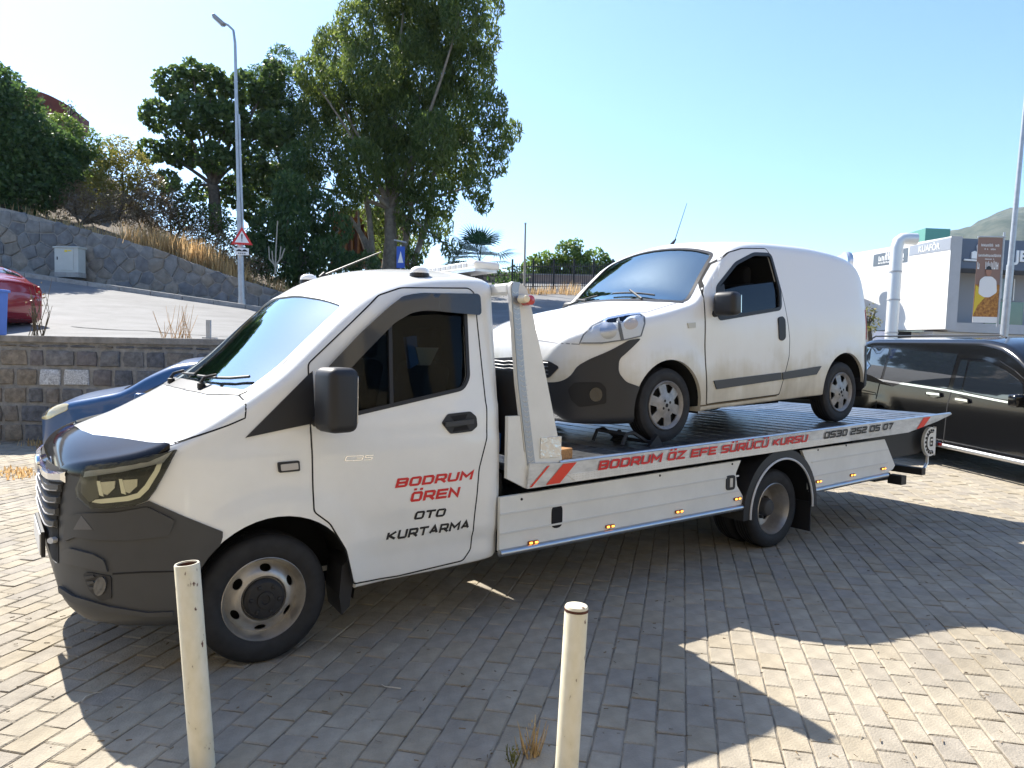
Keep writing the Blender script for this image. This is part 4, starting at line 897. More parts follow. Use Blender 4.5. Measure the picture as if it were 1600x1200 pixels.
# wells, wheels with six-slot covers, interior
for (cx, cz, r) in ARCH:
    half_well(cx, cz, r+.014, .23, .50, van); half_well(cx, cz, r+.014, 2*VCEN-.23, 2*VCEN-.50, van)
COVER = mat('cover_silver', (.30, .29, .28), .45, .4, noise=.25, nscale=20)
def van_wheel(c, flip=False):
    t_ = tyre('wheel', .292, .175, .188, c, van, not flip)
    if flip: t_.rotation_euler.z = math.pi
    prof = [(.192, -.086), (.186, -.092), (.176, -.084), (.165, -.07), (.07, -.082), (.055, -.09), (.002, -.09), (.002, -.08), (.055, -.08), (.07, -.072), (.165, -.060), (.18, -.074), (.192, -.078)]
    o = MB().lathe(prof, (0, 0, 0), 'y', 54).obj('wheel_cover', COVER, t_)
    hs = []
    for k in range(6):
        a = math.radians(60*k+12); w0, w1 = math.radians(9), math.radians(16)
        hs.append([(.10*math.cos(a-w0), .10*math.sin(a-w0)), (.162*math.cos(a-w1), .162*math.sin(a-w1)), (.166*math.cos(a), .166*math.sin(a)), (.162*math.cos(a+w1), .162*math.sin(a+w1)), (.10*math.cos(a+w0), .10*math.sin(a+w0))])
    holes_cut(o, hs); shade(o.data, 35)
    MB().lathe([(.002, -.03), (.19, -.03), (.19, -.02), (.002, -.02)], (0, 0, 0), 'y', 40).obj('steel_rim', DARK, t_)
    hb = MB()
    for k in range(4):
        a = math.radians(90*k+30); hb.lathe([(.002, -.091), (.011, -.091), (.011, -.08), (.002, -.08)], (.042*math.cos(a), 0, .042*math.sin(a)), 'y', 10)
    hb.lathe([(.002, -.0915), (.016, -.0915), (.016, -.08), (.002, -.08)], (0, 0, 0), 'y', 12); hb.obj('wheel_bolts', DARK, t_, 40)
for cx in (.15, 2.60):
    van_wheel((cx, .315, .293)); van_wheel((cx, 2*VCEN-.315, .293), True)
    MB().tube([(cx, .35, .28), (cx, 2*VCEN-.35, .28)], .04, 8).obj('axle', DARK, van, 40)
for yy in (.62, 1.5):
    st = MB(); st.box((1.15, yy, .62), (.5, .46, .16), bev=.05, seg=3); st.box((1.42, yy, .98), (.14, .46, .66), rot=Matrix.Rotation(math.radians(12), 3, 'Y'), bev=.05, seg=3); st.box((1.5, yy, 1.38), (.09, .26, .17), bev=.04, seg=3); st.obj('seat', SEAT, van, 50)
MB().box((.50, VCEN, .98), (.34, 1.5, .16), bev=.05, seg=3).obj('dashboard', INTER, van, 50)
sw = MB(); sw.tube([(.85+.06*math.sin(a), .62+.18*math.cos(a), 1.02+.16*math.sin(a)) for a in [2*math.pi*k/24 for k in range(24)]], .013, 8, closed=True); sw.tube([(.85, .62, 1.02), (.62, .62, .95)], .03, 8); sw.obj('steering_wheel', BLACKP, van, 50)
MB().box((1.66, VCEN, .95), (.012, 1.5, 1.2)).obj('bulkhead', INTER, van)
MB().box((1.3, VCEN, .20), (2.0, .7, .06), bev=.01).obj('underbody', DARK, van)
# things lying on the deck: wheel chock frame and a wooden block
cf = empty('wheel_chock', deckpt(2.93, .30, 0), TF.rz, 'black steel wheel chock frame in front of the van wheel on the deck', 'wheel chock')
cm = MB(); 
for y in (-.10, .22): cm.tube([(-.28, y, .02), (-.24, y, .10), (-.18, y, .11), (-.02, y, .03), (.08, y, .025)], .014, 6)
cm.tube([(-.24, -.10, .10), (-.24, .22, .10)], .014, 6); cm.tube([(-.02, -.10, .03), (-.02, .22, .03)], .014, 6); cm.obj('bent_frame', BLACKP, cf, 40)
cm = MB(); cm.prism([(-.06, .0), (.10, .0), (.03, .085)], lambda x, z: (x, -.16, z), lambda x, z: (x, -.13, z)); cm.obj('end_plate', BLACKP, cf)
cm = MB(); cm.prism([(-.06, .0), (.10, .0), (.03, .085)], lambda x, z: (x, .24, z), lambda x, z: (x, .27, z)); cm.obj('end_plate', BLACKP, cf)
wb = MB().box((0, 0, .032), (.20, .10, .075), rot=Matrix.Rotation(.3, 3, 'Z'), bev=.006).obj('timber_block', mat('raw_timber', (.34, .17, .06), .8, noise=.4, nscale=30, stretch=(1, 6, 6)))
wb.location = deckpt(1.98, .12, 0); wb.rotation_euler.z = TF.rz; tag(wb, 'short brown timber block at the front of the deck beside the headboard', 'timber')
# ================================================================== BLACK MINIVAN (right), nose towards the camera
def arch_shell(L, hw, tum, zt, zb, rt, cr, cen, arches, n=70, flare=.012):
    H, T, ZT, ZB, RT, CR_ = pchip(hw), pchip(tum), pchip(zt), pchip(zb), pchip(rt), pchip(cr)
    def ys(x, z):
        y = H(x)*T(z)
        for cx, cz, r in arches: y += flare*smooth(r+.2, r+.03, math.hypot(x-cx, z-cz))
        return y
    xs_ = sorted(set([0, .004, .01, .02, .035, .055, .08]+[round(.1+(L-.2)*k/n, 4) for k in range(n+1)]+[L-.08, L-.055, L-.035, L-.02, L-.01, L-.004, L]))
    mk = lambda g: loft(xs_, ys, ZT, ZB, RT, lambda x: .03, CR_, cen, grow=g)
    o = mk(0); return mk, o, BVHTree.FromPolygons([Vector(v) for v in o[0]], o[1])
def car_wheel(c, R, w, parent, ri, rimm, flip=False, spokes=5):
    t_ = tyre('wheel', R, w, ri, c, parent, False)
    if flip: t_.rotation_euler.z = math.pi
    MB().lathe([(ri+.004, -w*.46), (ri-.012, -w*.48), (ri-.02, -w*.30), (ri-.02, w*.3), (ri, w*.3), (ri+.004, -w*.40)], (0, 0, 0), 'y', 40).obj('rim', rimm, t_, 40)
    MB().lathe([(.002, 0), (ri-.01, 0), (ri-.01, .01), (.002, .01)], (0, 0, 0), 'y', 30).obj('brake_disc', DARK, t_)
    for k in range(spokes):
        a = 2*math.pi*k/spokes+.3; MB().box((ri*.5*math.cos(a), -w*.38, ri*.5*math.sin(a)), (ri*.95, .03, .05), rot=Matrix.Rotation(-a, 3, 'Y'), bev=.008).obj('spoke', rimm, t_, 40)
    return t_
d_ = Vector((-.087, 1, 0)).normalized(); MF = Frame((6.73, 7.95, .05), math.atan2(d_.y, d_.x), -.012)
BLK = mat('black_car_paint', (.006, .006, .0065), .16, coat=.35, spec=.35)
TINT = mat('tinted_glass', (.012, .016, .022), .03, coat=1., spec=.8)
mpv = empty('minivan', MF.loc, label='black minivan with chrome window strip parked behind the tow truck tail', cat='minivan')
mpv.rotation_euler = (Matrix.Rotation(MF.rz, 3, 'Z') @ Matrix.Rotation(MF.ry, 3, 'Y')).to_euler()
MC = -.965; MA = [(.98, .34, .38), (4.75, .34, .38)]
mk, MO, MBV = arch_shell(5.8, [(0, .45), (.02, .60), (.1, .74), (.3, .87), (.6, .94), (1, .962), (5.3, .962), (5.65, .93), (5.75, .88), (5.8, .82)], [(.15, .96), (.4, .99), (.8, 1.0), (1.1, .985), (1.3, .965), (1.6, .92), (1.9, .86)],
    [(0, .60), (.02, .80), (.1, .93), (.3, 1.02), (.9, 1.15), (1.2, 1.22), (1.5, 1.42), (1.85, 1.66), (2.15, 1.78), (2.6, 1.835), (5.1, 1.84), (5.5, 1.80), (5.65, 1.72), (5.75, 1.3), (5.8, 1.0)],
    [(0, .40), (.03, .28), (.2, .2), (5.3, .24), (5.7, .30), (5.8, .42)], [(0, .03), (.5, .08), (1.3, .06), (2, .09), (5.5, .10), (5.8, .05)], [(0, .03), (.6, .08), (1.5, .10), (2.2, .05), (5.8, .04)], MC, MA)
mb_ = mesh_obj('minivan_body', *MO, BLK, mpv)
for cx, cz, r in MA: boolean(mb_, [disc_cut(cx, cz, r, -.32, .4), disc_cut(cx, cz, r, 2*MC-.4, 2*MC+.32)])
shade(mb_.data, 30)
for q in ([(1335, 541), (1390, 545), (1376, 592), (1335, 585)], [(1394, 545), (1497, 553), (1481, 607), (1380, 592)], [(1502, 562), (1513, 563), (1502, 611), (1488, 608)], [(1516, 564), (1545, 567), (1570, 578), (1592, 594), (1598, 600), (1600, 628), (1556, 622), (1504, 611)]):
    patch_obj('side_window', MBV, rounded(q, 3), MF.pix, TINT, mpv, off=.004, thick=.006, step=12)
v, f = ribbon(MBV, [(1335, 586), (1376, 594), (1481, 610), (1556, 625), (1605, 634)], MF.pix, 3.0, off=.010, thick=.012, step=10); mesh_obj('chrome_strip', v, f, CHROME, mpv)
v, f = ribbon(MBV, [(1500, 556), (1535, 558), (1560, 566), (1585, 582), (1605, 600)], MF.pix, 6, off=.012, thick=.012, step=8); mesh_obj('rain_visor', v, f, BLACKG, mpv)
v, f = ribbon(MBV, [(1487, 610), (1480, 634), (1474, 690), (1473, 706)], MF.pix, 1.6, off=.001, step=8); mesh_obj('door_gap', v, f, DARK, mpv)
v, f = ribbon(MBV, [(1390, 543), (1376, 592), (1369, 622), (1369, 660)], MF.pix, 1.4, off=.001, step=8); mesh_obj('door_gap', v, f, DARK, mpv)
v, f = ribbon(MBV, [(1337, 607), (1368, 614), (1369, 617), (1337, 612)], MF.pix, 1.2, off=.002, step=8); mesh_obj('side_trim', v, f, DARK, mpv)
for q in ([(1447, 615), (1455, 610), (1471, 614), (1472, 620), (1462, 622)], [(1490, 624), (1500, 619), (1515, 624), (1516, 630), (1503, 631)]):
    patch_obj('door_handle', MBV, q, MF.pix, BLACKG, mpv, off=.035, thick=.03, step=6)
    (x0, y0), (x1, y1) = q[1], q[2]; patch_obj('handle_chrome', MBV, [(x0-4, y0+3), (x1, y1+1), (x1, y1+4), (x0-4, y0+6)], MF.pix, CHROME, mpv, off=.038, thick=.006, step=6)
p = MF.pt((1592, 626), .10); mr = MB().box(p, (.17, .22, .17), bev=.05, seg=4).obj('door_mirror', BLK, mpv, 50)
MB().tube([p+Vector((0, -.08, -.06)), p+Vector((0, -.2, -.10))], .035, 8).obj('mirror_arm', BLACKP, mr, 40)
for y in (-.22, 2*MC+.22): MB().tube([(2.2, y, 1.86), (2.3, y, 1.895), (5.3, y, 1.895), (5.4, y, 1.86)], .014, 8).obj('roof_rail', mat('rail_black', (.03, .03, .03), .3), mpv, 40)
MB().tube([(1.35, .045, .27), (1.4, .06, .26), (4.25, .06, .26), (4.3, .045, .27)], .035, 10).obj('side_step', mat('step_alu', (.55, .55, .56), .3, .9), mpv, 40)
for cx, cz, r in MA:
    car_wheel((cx, -.12, .33), .33, .22, mpv, .22, ALU, True); car_wheel((cx, 2*MC+.12, .33), .33, .22, mpv, .22, ALU)
    half_well(cx, cz, r+.01, -.03, -.33, mpv); half_well(cx, cz, r+.01, 2*MC+.03, 2*MC+.33, mpv)
patch_obj('windscreen', MBV, rounded([(1.28, MC-.7), (1.2, MC), (1.28, MC+.7), (1.9, MC+.62), (1.88, MC), (1.9, MC-.62)], .06), top_map, TINT, mpv, off=.003, thick=.005, step=.15)
for s in (-1, 1): patch_obj('headlight', MBV, [(MC+s*.42, .82), (MC+s*.84, .88), (MC+s*.86, .74), (MC+s*.5, .70)], front_map, LENS, mpv, off=.006, thick=.01, step=.08)
patch_obj('grille', MBV, [(MC-.38, .55), (MC+.38, .55), (MC+.42, .80), (MC-.42, .80)], front_map, BLACKG, mpv, off=.006, thick=.01, step=.1)
# ================================================================== smaller cars
def hatch(name, loc, rz, paint, label, H=1.5, cat='car', ry=0.):
    root = empty(name, loc, rz, label, cat); c = .88; A = [(.85, .31, .35), (3.4, .31, .35)]; k = H/1.5
    root.rotation_euler = (0, ry, rz)
    mk, O, B = arch_shell(4.15, [(0, .35), (.02, .50), (.1, .64), (.3, .77), (.6, .85), (1, .875), (3.4, .875), (3.9, .84), (4.08, .76), (4.15, .66)], [(.15, .95), (.4, .99), (.75, 1.0), (.95, .98), (1.2, .9), (1.5, .78)],
        [(0, .52), (.03, .66), (.15, .76), (.4, .86*k), (.9, .97*k), (1.15, 1.03*k), (1.5, 1.24*k), (1.85, 1.39*k), (2.2, 1.43*k), (3.1, 1.40*k), (3.6, 1.28*k), (3.9, 1.05*k), (4.05, .98*k), (4.15, .75)],
        [(0, .36), (.04, .24), (.2, .19), (3.8, .22), (4.05, .30), (4.15, .42)], [(0, .03), (.5, .10), (1.2, .09), (2, .10), (3.5, .12), (4.15, .05)], [(0, .03), (.5, .10), (1.1, .09), (1.7, .08), (2.5, .05), (4.15, .05)], c, A)
    bd = mesh_obj('car_body', *O, paint, root)
    for cx, cz, r in A: boolean(bd, [disc_cut(cx, cz, r, -.4, .34), disc_cut(cx, cz, r, 2*c-.34, 2*c+.4)])
    shade(bd.data, 30)
    for cx, cz, r in A:
        car_wheel((cx, .12, .31), .31, .19, root, .2, ALU); car_wheel((cx, 2*c-.12, .31), .31, .19, root, .2, ALU, True)
        half_well(cx, cz, r+.01, .04, .35, root); half_well(cx, cz, r+.01, 2*c-.04, 2*c-.35, root)
    for mp in (side_map, far_map):
        patch_obj('side_window', B, rounded([(1.42, 1.0*k), (2.3, 1.02*k), (2.3, 1.30*k), (1.95, 1.28*k)], .04), mp, TINT, root, off=.003, thick=.005, step=.12)
        patch_obj('side_window', B, rounded([(2.38, 1.02*k), (3.2, 1.06*k), (3.1, 1.26*k), (2.38, 1.30*k)], .04), mp, TINT, root, off=.003, thick=.005, step=.12)
        v, f = ribbon(B, [(1.35, .35), (1.3, .9*k), (1.45, 1.0*k)], mp, .008, off=.001, step=.06); mesh_obj('door_gap', v, f, DARK, root)
        v, f = ribbon(B, [(2.34, .32), (2.36, 1.0*k)], mp, .008, off=.001, step=.06); mesh_obj('door_gap', v, f, DARK, root)
        patch_obj('door_handle', B, [(2.12, .86*k), (2.28, .87*k), (2.28, .90*k), (2.12, .89*k)], mp, paint, root, off=.03, thick=.03, step=.06)
    patch_obj('windscreen', B, rounded([(1.12, c-.64), (1.05, c), (1.12, c+.64), (1.78, c+.52), (1.76, c), (1.78, c-.52)], .06), top_map, TINT, root, off=.003, thick=.005, step=.14)
    return root, B, c
BLUE = mat('blue_car_paint', (.018, .075, .20), .28, coat=.5)
blue, BB, bc = hatch('parked_car', (-6.2, 9.35, -.02), math.radians(3), BLUE, 'blue hatchback parked nose out between the tow truck and the stone wall', H=1.52)
BF = Frame((-6.2, 9.35, -.02), math.radians(3))
def lampset(B, root, c, paint):
    for s in (-1, 1):
        h = patch_obj('headlight', B, rounded([(c+s*.44, .66), (c+s*.60, .80), (c+s*.80, .885), (c+s*.845, .80), (c+s*.74, .66)], .04), front_map, mat('yellowed_lens', (.62, .52, .26), .12, coat=1.), root, off=.010, thick=.012, step=.06)
        patch_obj('reflector', B, ellipse(c+s*.66, .74, .05, .05, 0, 14), front_map, CHROME, h, off=.0135, thick=.003, step=.04)
    patch_obj('grille', B, rounded([(c-.42, .46), (c+.42, .46), (c+.36, .58), (c-.36, .58)], .03), front_map, BLACKP, root, off=.006, thick=.01, step=.08)
    for s in (-1, 1): MB().box((1.5, c+s*.98, .98), (.12, .16, .12), bev=.03, seg=3).obj('door_mirror', paint, root, 50)
lampset(BB, blue, bc, BLUE)
RED = mat('red_car_paint', (.30, .012, .018), .22, coat=.7)
red, RB, rc = hatch('road_car', (-13.6, 13.3, 1.77), 0, RED, 'dark red hatchback at the left edge on the road above the wall', H=1.5)
for s in (-1, 1):
    patch_obj('tail_light', RB, rounded([(4.14, rc+s*.45), (3.9, rc+s*.86)], .01) if False else [(rc+s*.42, .70), (rc+s*.66, .74), (rc+s*.78, .96), (rc+s*.60, .95)], lambda p: (Vector((9, p[0], p[1])), Vector((-1, 0, 0))), REDL, red, off=.008, thick=.012, step=.05)
patch_obj('rear_window', RB, rounded([(3.35, rc-.5), (3.8, rc-.58), (3.8, rc+.58), (3.35, rc+.5)], .05), top_map, TINT, red, off=.003, thick=.005, step=.12)
patch_obj('rear_bumper', RB, [(3.78, .30), (4.02, .33), (4.02, .52), (3.80, .50)], side_map, RED, red, off=.02, thick=.02, step=.08)
# ================================================================== SETTING: forecourt paving
PAVE = mat('paver_base', (.36, .33, .28), .95, noise=.3, nscale=3, bump=.4, bscale=60)
g = mesh_obj('forecourt', [(-70, -90, -.0075), (90, -90, -.0075), (90, 90, -.0075), (-70, 90, -.0075)], [(0, 1, 2, 3)], mat('joint_sand', (.235, .20, .15), .95, noise=.45, nscale=9, bump=.5, bscale=70)); tag(g, kind='structure')
def paver_mat(i):
    base = [(.31, .270, .208), (.29, .254, .20), (.325, .283, .215), (.275, .242, .195), (.305, .26, .19)][i]
    m = mat('paver_concrete_%d' % i, base, .9, noise=.22, nscale=7, bump=.35, bscale=90, detail=8)
    t = m.node_tree; b = t.nodes['Principled BSDF']; src = b.inputs['Base Color'].links[0].from_socket
    ge = t.nodes.new('ShaderNodeNewGeometry'); n1 = t.nodes.new('ShaderNodeTexNoise'); n1.inputs['Scale'].default_value = .9; n1.inputs['Detail'].default_value = 7; n1.inputs['Roughness'].default_value = .65; t.links.new(ge.outputs['Position'], n1.inputs['Vector'])
    r1 = t.nodes.new('ShaderNodeMapRange'); r1.inputs[1].default_value = .3; r1.inputs[2].default_value = .7; r1.inputs[3].default_value = .84; r1.inputs[4].default_value = 1.20; t.links.new(n1.outputs['Fac'], r1.inputs[0])
    v1 = t.nodes.new('ShaderNodeVectorMath'); v1.operation = 'SCALE'; t.links.new(src, v1.inputs[0]); t.links.new(r1.outputs[0], v1.inputs['Scale'])
    n2 = t.nodes.new('ShaderNodeTexNoise'); n2.inputs['Scale'].default_value = 2.3; n2.inputs['Detail'].default_value = 9; n2.inputs['Roughness'].default_value = .75; t.links.new(ge.outputs['Position'], n2.inputs['Vector'])
    r2 = t.nodes.new('ShaderNodeMapRange'); r2.inputs[1].default_value = .56; r2.inputs[2].default_value = .72; r2.inputs[3].default_value = 0; r2.inputs[4].default_value = .55; t.links.new(n2.outputs['Fac'], r2.inputs[0])
    mx = t.nodes.new('ShaderNodeMix'); mx.data_type = 'RGBA'; t.links.new(r2.outputs[0], mx.inputs[0]); t.links.new(v1.outputs[0], mx.inputs[6]); mx.inputs[7].default_value = (.27, .225, .16, 1); t.links.new(mx.outputs[2], b.inputs['Base Color'])
    return m
tag(mesh_obj('rear_paving', [(-40, -60, -.003), (40, -60, -.003), (40, .80, -.003), (-40, .80, -.003)], [(0, 1, 2, 3)], mat('rear_paver', (.34, .29, .21), .9, noise=.2, nscale=6)), kind='structure')  # unseen sheet added behind the camera, toned warm for bounce light
PM = [paver_mat(i) for i in range(5)]
PA = math.radians(12.9); pd = Vector((math.sin(PA), math.cos(PA), 0)); pn = Vector((math.cos(PA), -math.sin(PA), 0)); PL, PW = .207, .1296
def brick_mesh(i):
    rng = random.Random(i); lx, ly = PL-.007, PW-.007; c = .005
    def q(sx, sy, ins, z): return (sx*(lx/2-ins)+rng.uniform(-.003, .003), sy*(ly/2-ins)+rng.uniform(-.003, .003), z)
    vs = [q(sx, sy, 0, -.02) for sx, sy in ((-1, -1), (1, -1), (1, 1), (-1, 1))]+[q(sx, sy, 0, -.005) for sx, sy in ((-1, -1), (1, -1), (1, 1), (-1, 1))]+[q(sx, sy, c, 0) for sx, sy in ((-1, -1), (1, -1), (1, 1), (-1, 1))]
    fs = [(0+k, (k+1) % 4, 4+(k+1) % 4, 4+k) for k in range(4)]+[(4+k, 4+(k+1) % 4, 8+(k+1) % 4, 8+k) for k in range(4)]+[(8, 9, 10, 11)]
    return vs, fs
BM_ = []
for i in range(10):
    vs, fs = brick_mesh(i); me = bpy.data.meshes.new('paver'); me.from_pydata(vs, [], fs); me.materials.append(PM[i % 5]); BM_.append((me, vs, fs))
cells = []
rng = random.Random(3)
for r in range(-110, 110):
    sh = .5*PL*(r % 2)+rng.uniform(-.012, .012)
    for k in range(-20, 90):
        c = pn*(r*PW)+pd*(k*PL+sh)+Vector((0, 0, 0))
        if not (-11 < c.x < 9.5 and .9 < c.y < 11.9): continue
        if c.y < 1.9 and abs(c.x) > 4: continue
        # nothing shows far outside the view wedge
        if abs(c.x) > .78*c.y+1.6: continue
        cells.append(c)
def vis_px(c):
    v_ = c-CPOS; d_ = v_.dot(CF)
    if d_ < .5: return None
    return 800+F*v_.dot(CR)/d_, 600-F*v_.dot(CU)/d_, d_
TFR = Matrix.Rotation(-TF.rz, 3, 'Z')
def is_open(c):                       # in view and not under the truck
    p = vis_px(c)
    if p is None or not (10 < p[0] < 1590 and p[1] < 1190): return False
    l = TFR @ (c-TF.loc)
    return l.y < .1
cand = sorted([c for c in cells if is_open(c)], key=lambda c: (c-CPOS).length)[:300]
ids = set(id(c) for c in cand)
rot = math.pi/2-PA
bv, bf, bmi = [], [], []
for n_, c in enumerate(cells):
    j = rng.randrange(10); dz = rng.choice([0, 0, 0, -.003])+rng.uniform(-.003, .002); a = rot+rng.uniform(-.008, .008)
    tx, ty = rng.uniform(-.012, .012), rng.uniform(-.012, .012)
    if id(c) in ids:
        o = bpy.data.objects.new('paver', BM_[j][0]); COL.objects.link(o); o.location = (c.x, c.y, dz); o.rotation_euler = (tx, ty, a); o.parent = g
    else:
        ca, sa = math.cos(a), math.sin(a); k = len(bv)
        bv += [(c.x+x*ca-y*sa, c.y+x*sa+y*ca, dz+z+ty*-x+tx*y) for x, y, z in BM_[j][1]]
        bf += [tuple(i+k for i in f) for f in BM_[j][2]]; bmi += [j % 5]*9
o = mesh_obj('pavers', bv, bf, mats=PM, fmat=bmi, parent=g); o['kind'] = 'stuff'
# ------------------------------------------------------------------ upper road and ground behind the low wall
ASPH = mat('asphalt', (.17, .168, .165), .85, noise=.2, nscale=1.2, bump=.3, bscale=50)
WY = 12.0
def road_z(X, Y):
    zf = 2.86-.1285*(max(min(X, -5.), -24)+8.82)
    t = (Y-12.3)/11.5; z = 1.69+(zf-1.69)*t
    if Y > 23.8: z = zf+(Y-23.8)*.155*smooth(-9, -4, X)+(Y-23.8)*.03
    return z
def embank(X): return 1-smooth(4.5, 9.5, X)
vs, fs = [], []; XS = [-40+1.0*k for k in range(52)]; YS = [12.32, 13, 14, 16, 18, 20, 22, 23.8, 26, 28, 30, 33, 36, 40, 46, 55, 70, 90]
for Y in YS:
    for X in XS: vs.append((X, Y, road_z(X, min(Y, 46))*embank(X)+(.0 if X < 9 else -.02)))
for j in range(len(YS)-1):
    for i in range(len(XS)-1): k = j*len(XS)+i; fs.append((k, k+1, k+1+len(XS), k+len(XS)))
tag(mesh_obj('upper_road', vs, fs, ASPH, smooth=60), kind='structure')
# cracks and patch edge: darker thin repair seam lying on the road
sm = MB(); P = [at(x, y, 0) if False else None for x, y in ()]
pts = [(-8.9, 14.9), (-8.0, 14.6), (-7.3, 14.75), (-6.6, 14.3), (-5.7, 14.1), (-4.6, 13.6)]
sv, sf = [], []
for i, (x, y) in enumerate(pts):
    w_ = .035+.02*(i % 2); sv += [(x, y-w_, road_z(x, y)+.006), (x, y+w_, road_z(x, y)+.006)]
for i in range(len(pts)-1): sf.append((2*i, 2*i+2, 2*i+3, 2*i+1))
tag(mesh_obj('road_crack', sv, sf, mat('crack_tar', (.05, .05, .05), .9)), kind='structure')
# kerb stones along the far side of the road
kb = empty('kerb', (-12, 23.6, 0)); tag(kb, kind='structure')
KM = mat('kerb_concrete', (.33, .32, .30), .9, noise=.25, nscale=6)
for k in range(17):
    x = -21.5+k*1.0; z0, z1 = road_z(x, 23.55), road_z(x+.98, 23.55); m_ = MB()
    vs = [(x, 23.5, z0-.2), (x+.98, 23.5, z1-.2), (x+.98, 23.72, z1-.2), (x, 23.72, z0-.2), (x, 23.5, z0+.13), (x+.98, 23.5, z1+.13), (x+.98, 23.72, z1+.14), (x, 23.72, z0+.14)]
    fs = [(0, 1, 5, 4), (1, 2, 6, 5), (2, 3, 7, 6), (3, 0, 4, 7), (4, 5, 6, 7)]
    mesh_obj('kerb_stone', [(a+12, b-23.6, c) for a, b, c in vs], fs, KM, kb)
pv, pf = [], []
for k in range(26):
    x = -24+k*.8; z = road_z(x, 23.55); pv += [(x, 23.71, z+.125), (x, 25.4, z+.16)]
for k in range(25): pf.append((2*k, 2*k+2, 2*k+3, 2*k+1))
tag(mesh_obj('pavement', pv, pf, mat('footway_concrete', (.30, .29, .27), .9, noise=.2, nscale=3)), kind='structure')
# ------------------------------------------------------------------ low stone wall
STONE = [mat('stone_%d' % i, c, .92, noise=.45, nscale=11, bump=.8, bscale=22, detail=8) for i, c in enumerate([(.16, .155, .15), (.20, .185, .17), (.13, .13, .135), (.22, .19, .155), (.17, .15, .14), (.24, .20, .15)])]
STW = mat('limewashed_stone', (.70, .70, .68), .9, noise=.5, nscale=40, col2=(.28, .27, .26))
MORT = mat('mortar', (.27, .26, .24), .95, noise=.3, nscale=8, bump=.5, bscale=40)
def rough_stone(poly, depth, seed, y0, bev=.02):
    """block whose front outline is poly (x,z), standing proud of y0 towards -y"""
    r = random.Random(seed); cx = sum(p[0] for p in poly)/len(poly); cz = sum(p[1] for p in poly)/len(poly); n = len(poly)
    lo = [(x, y0, z) for x, z in poly]; mid = [(x, y0-depth*.65, z) for x, z in poly]
    hi = [(cx+(x-cx)*(1-bev/max(.06, math.hypot(x-cx, z-cz))), y0-depth-r.uniform(-.008, .012), cz+(z-cz)*(1-bev/max(.06, math.hypot(x-cx, z-cz)))) for x, z in poly]
    ctr = (cx, y0-depth-r.uniform(.0, .02), cz)
    vs = lo+mid+hi+[ctr]; fs = []
    for k in range(n):
        j = (k+1) % n; fs += [(k, j, n+j, n+k), (n+k, n+j, 2*n+j, 2*n+k), (2*n+k, 2*n+j, 3*n)]
    return vs, fs
lw = empty('low_stone_wall', (-6.5, WY, 0), label='low squared-stone retaining wall with concrete coping behind the blue car', cat='wall')
def lwt(vs): return [(x+6.5, y-WY, z) for x, y, z in vs]
core = MB().box((-.9, .17, .80), (10.9, .33, 1.74)); core.obj('mortar_core', MORT, lw)
z = 0.0; rr = random.Random(11); ci = 0
while z < 1.55:
    h = min(rr.uniform(.27, .36), 1.62-z); x = -10.2+rr.uniform(0, .3)
    while x < -3.6:
        w_ = rr.uniform(.26, .50); g_ = .024
        poly = [(x+g_+rr.uniform(0, .02), z+g_+rr.uniform(0, .015)), (x+w_-g_-rr.uniform(0, .02), z+g_+rr.uniform(0, .015)), (x+w_-g_+rr.uniform(-.012, .006), z+h*.5), (x+w_-g_-rr.uniform(0, .03), z+h-g_-rr.uniform(0, .015)), (x+w_*.5, z+h-g_+rr.uniform(-.01, .006)), (x+g_+rr.uniform(0, .03), z+h-g_-rr.uniform(0, .015)), (x+g_-rr.uniform(-.006, .006), z+h*.5)]
        vs, fs = rough_stone(poly, rr.uniform(.02, .045), ci, WY+.003); ci += 1
        mt = STONE[rr.choice([0, 1, 2, 2, 0, 3, 4])]
        if x < -8.05: mt = STONE[rr.choice([3, 5, 5, 3])]
        if abs(z-.93) < .12 and -7.95 < x < -7.2: mt = STW
        mesh_obj('stone', lwt(vs), fs, mt, lw, 40); x += w_
    z += h
MB().box((-.9, .16, 1.685), (10.95, .42, .11), bev=.015).obj('coping', mat('coping_concrete', (.26, .235, .20), .95, noise=.35, nscale=5, bump=.6, bscale=25), lw)
# ------------------------------------------------------------------ rubble retaining wall across the road
RWY = 25.3
rw = empty('retaining_wall', (-12, RWY, 3), label='grey rubble stone retaining wall rising to the left across the road', cat='wall')
rtop = pchip([(-24, 6.9), (-20, 6.6), (-17.3, 6.15), (-14.9, 5.55), (-12.35, 4.9), (-10.6, 4.3), (-9.2, 3.86), (-7.8, 3.45), (-6.5, 3.15)])
def rbot(x): return road_z(x, 24.)+.05
vs, fs = [], []
for k in range(36):
    x = -24+k*.5
    for y in (RWY, RWY+.5): vs += [(x+12, y-RWY, rbot(x)-.5-3), (x+12, y-RWY, rtop(x)-.03-3)]
for k in range(35):
    a = k*4; b = a+4; fs += [(a, b, b+1, a+1), (a+1, b+1, b+3, a+3), (a+2, a+3, b+3, b+2)]
mesh_obj('mortar_core', vs, fs, MORT, rw)
rr = random.Random(5); seeds = []
gx = .50; gz = .40; row = 0; zz = 2.3
while zz < 6.8:
    x = -19.5+(gx/2 if row % 2 else 0)
    while x < -6.6:
        p = (x+rr.uniform(-.17, .17), zz+rr.uniform(-.13, .13))
        if rbot(p[0])-.3 < p[1] < rtop(p[0])+.25: seeds.append(p)
        x += gx
    zz += gz; row += 1
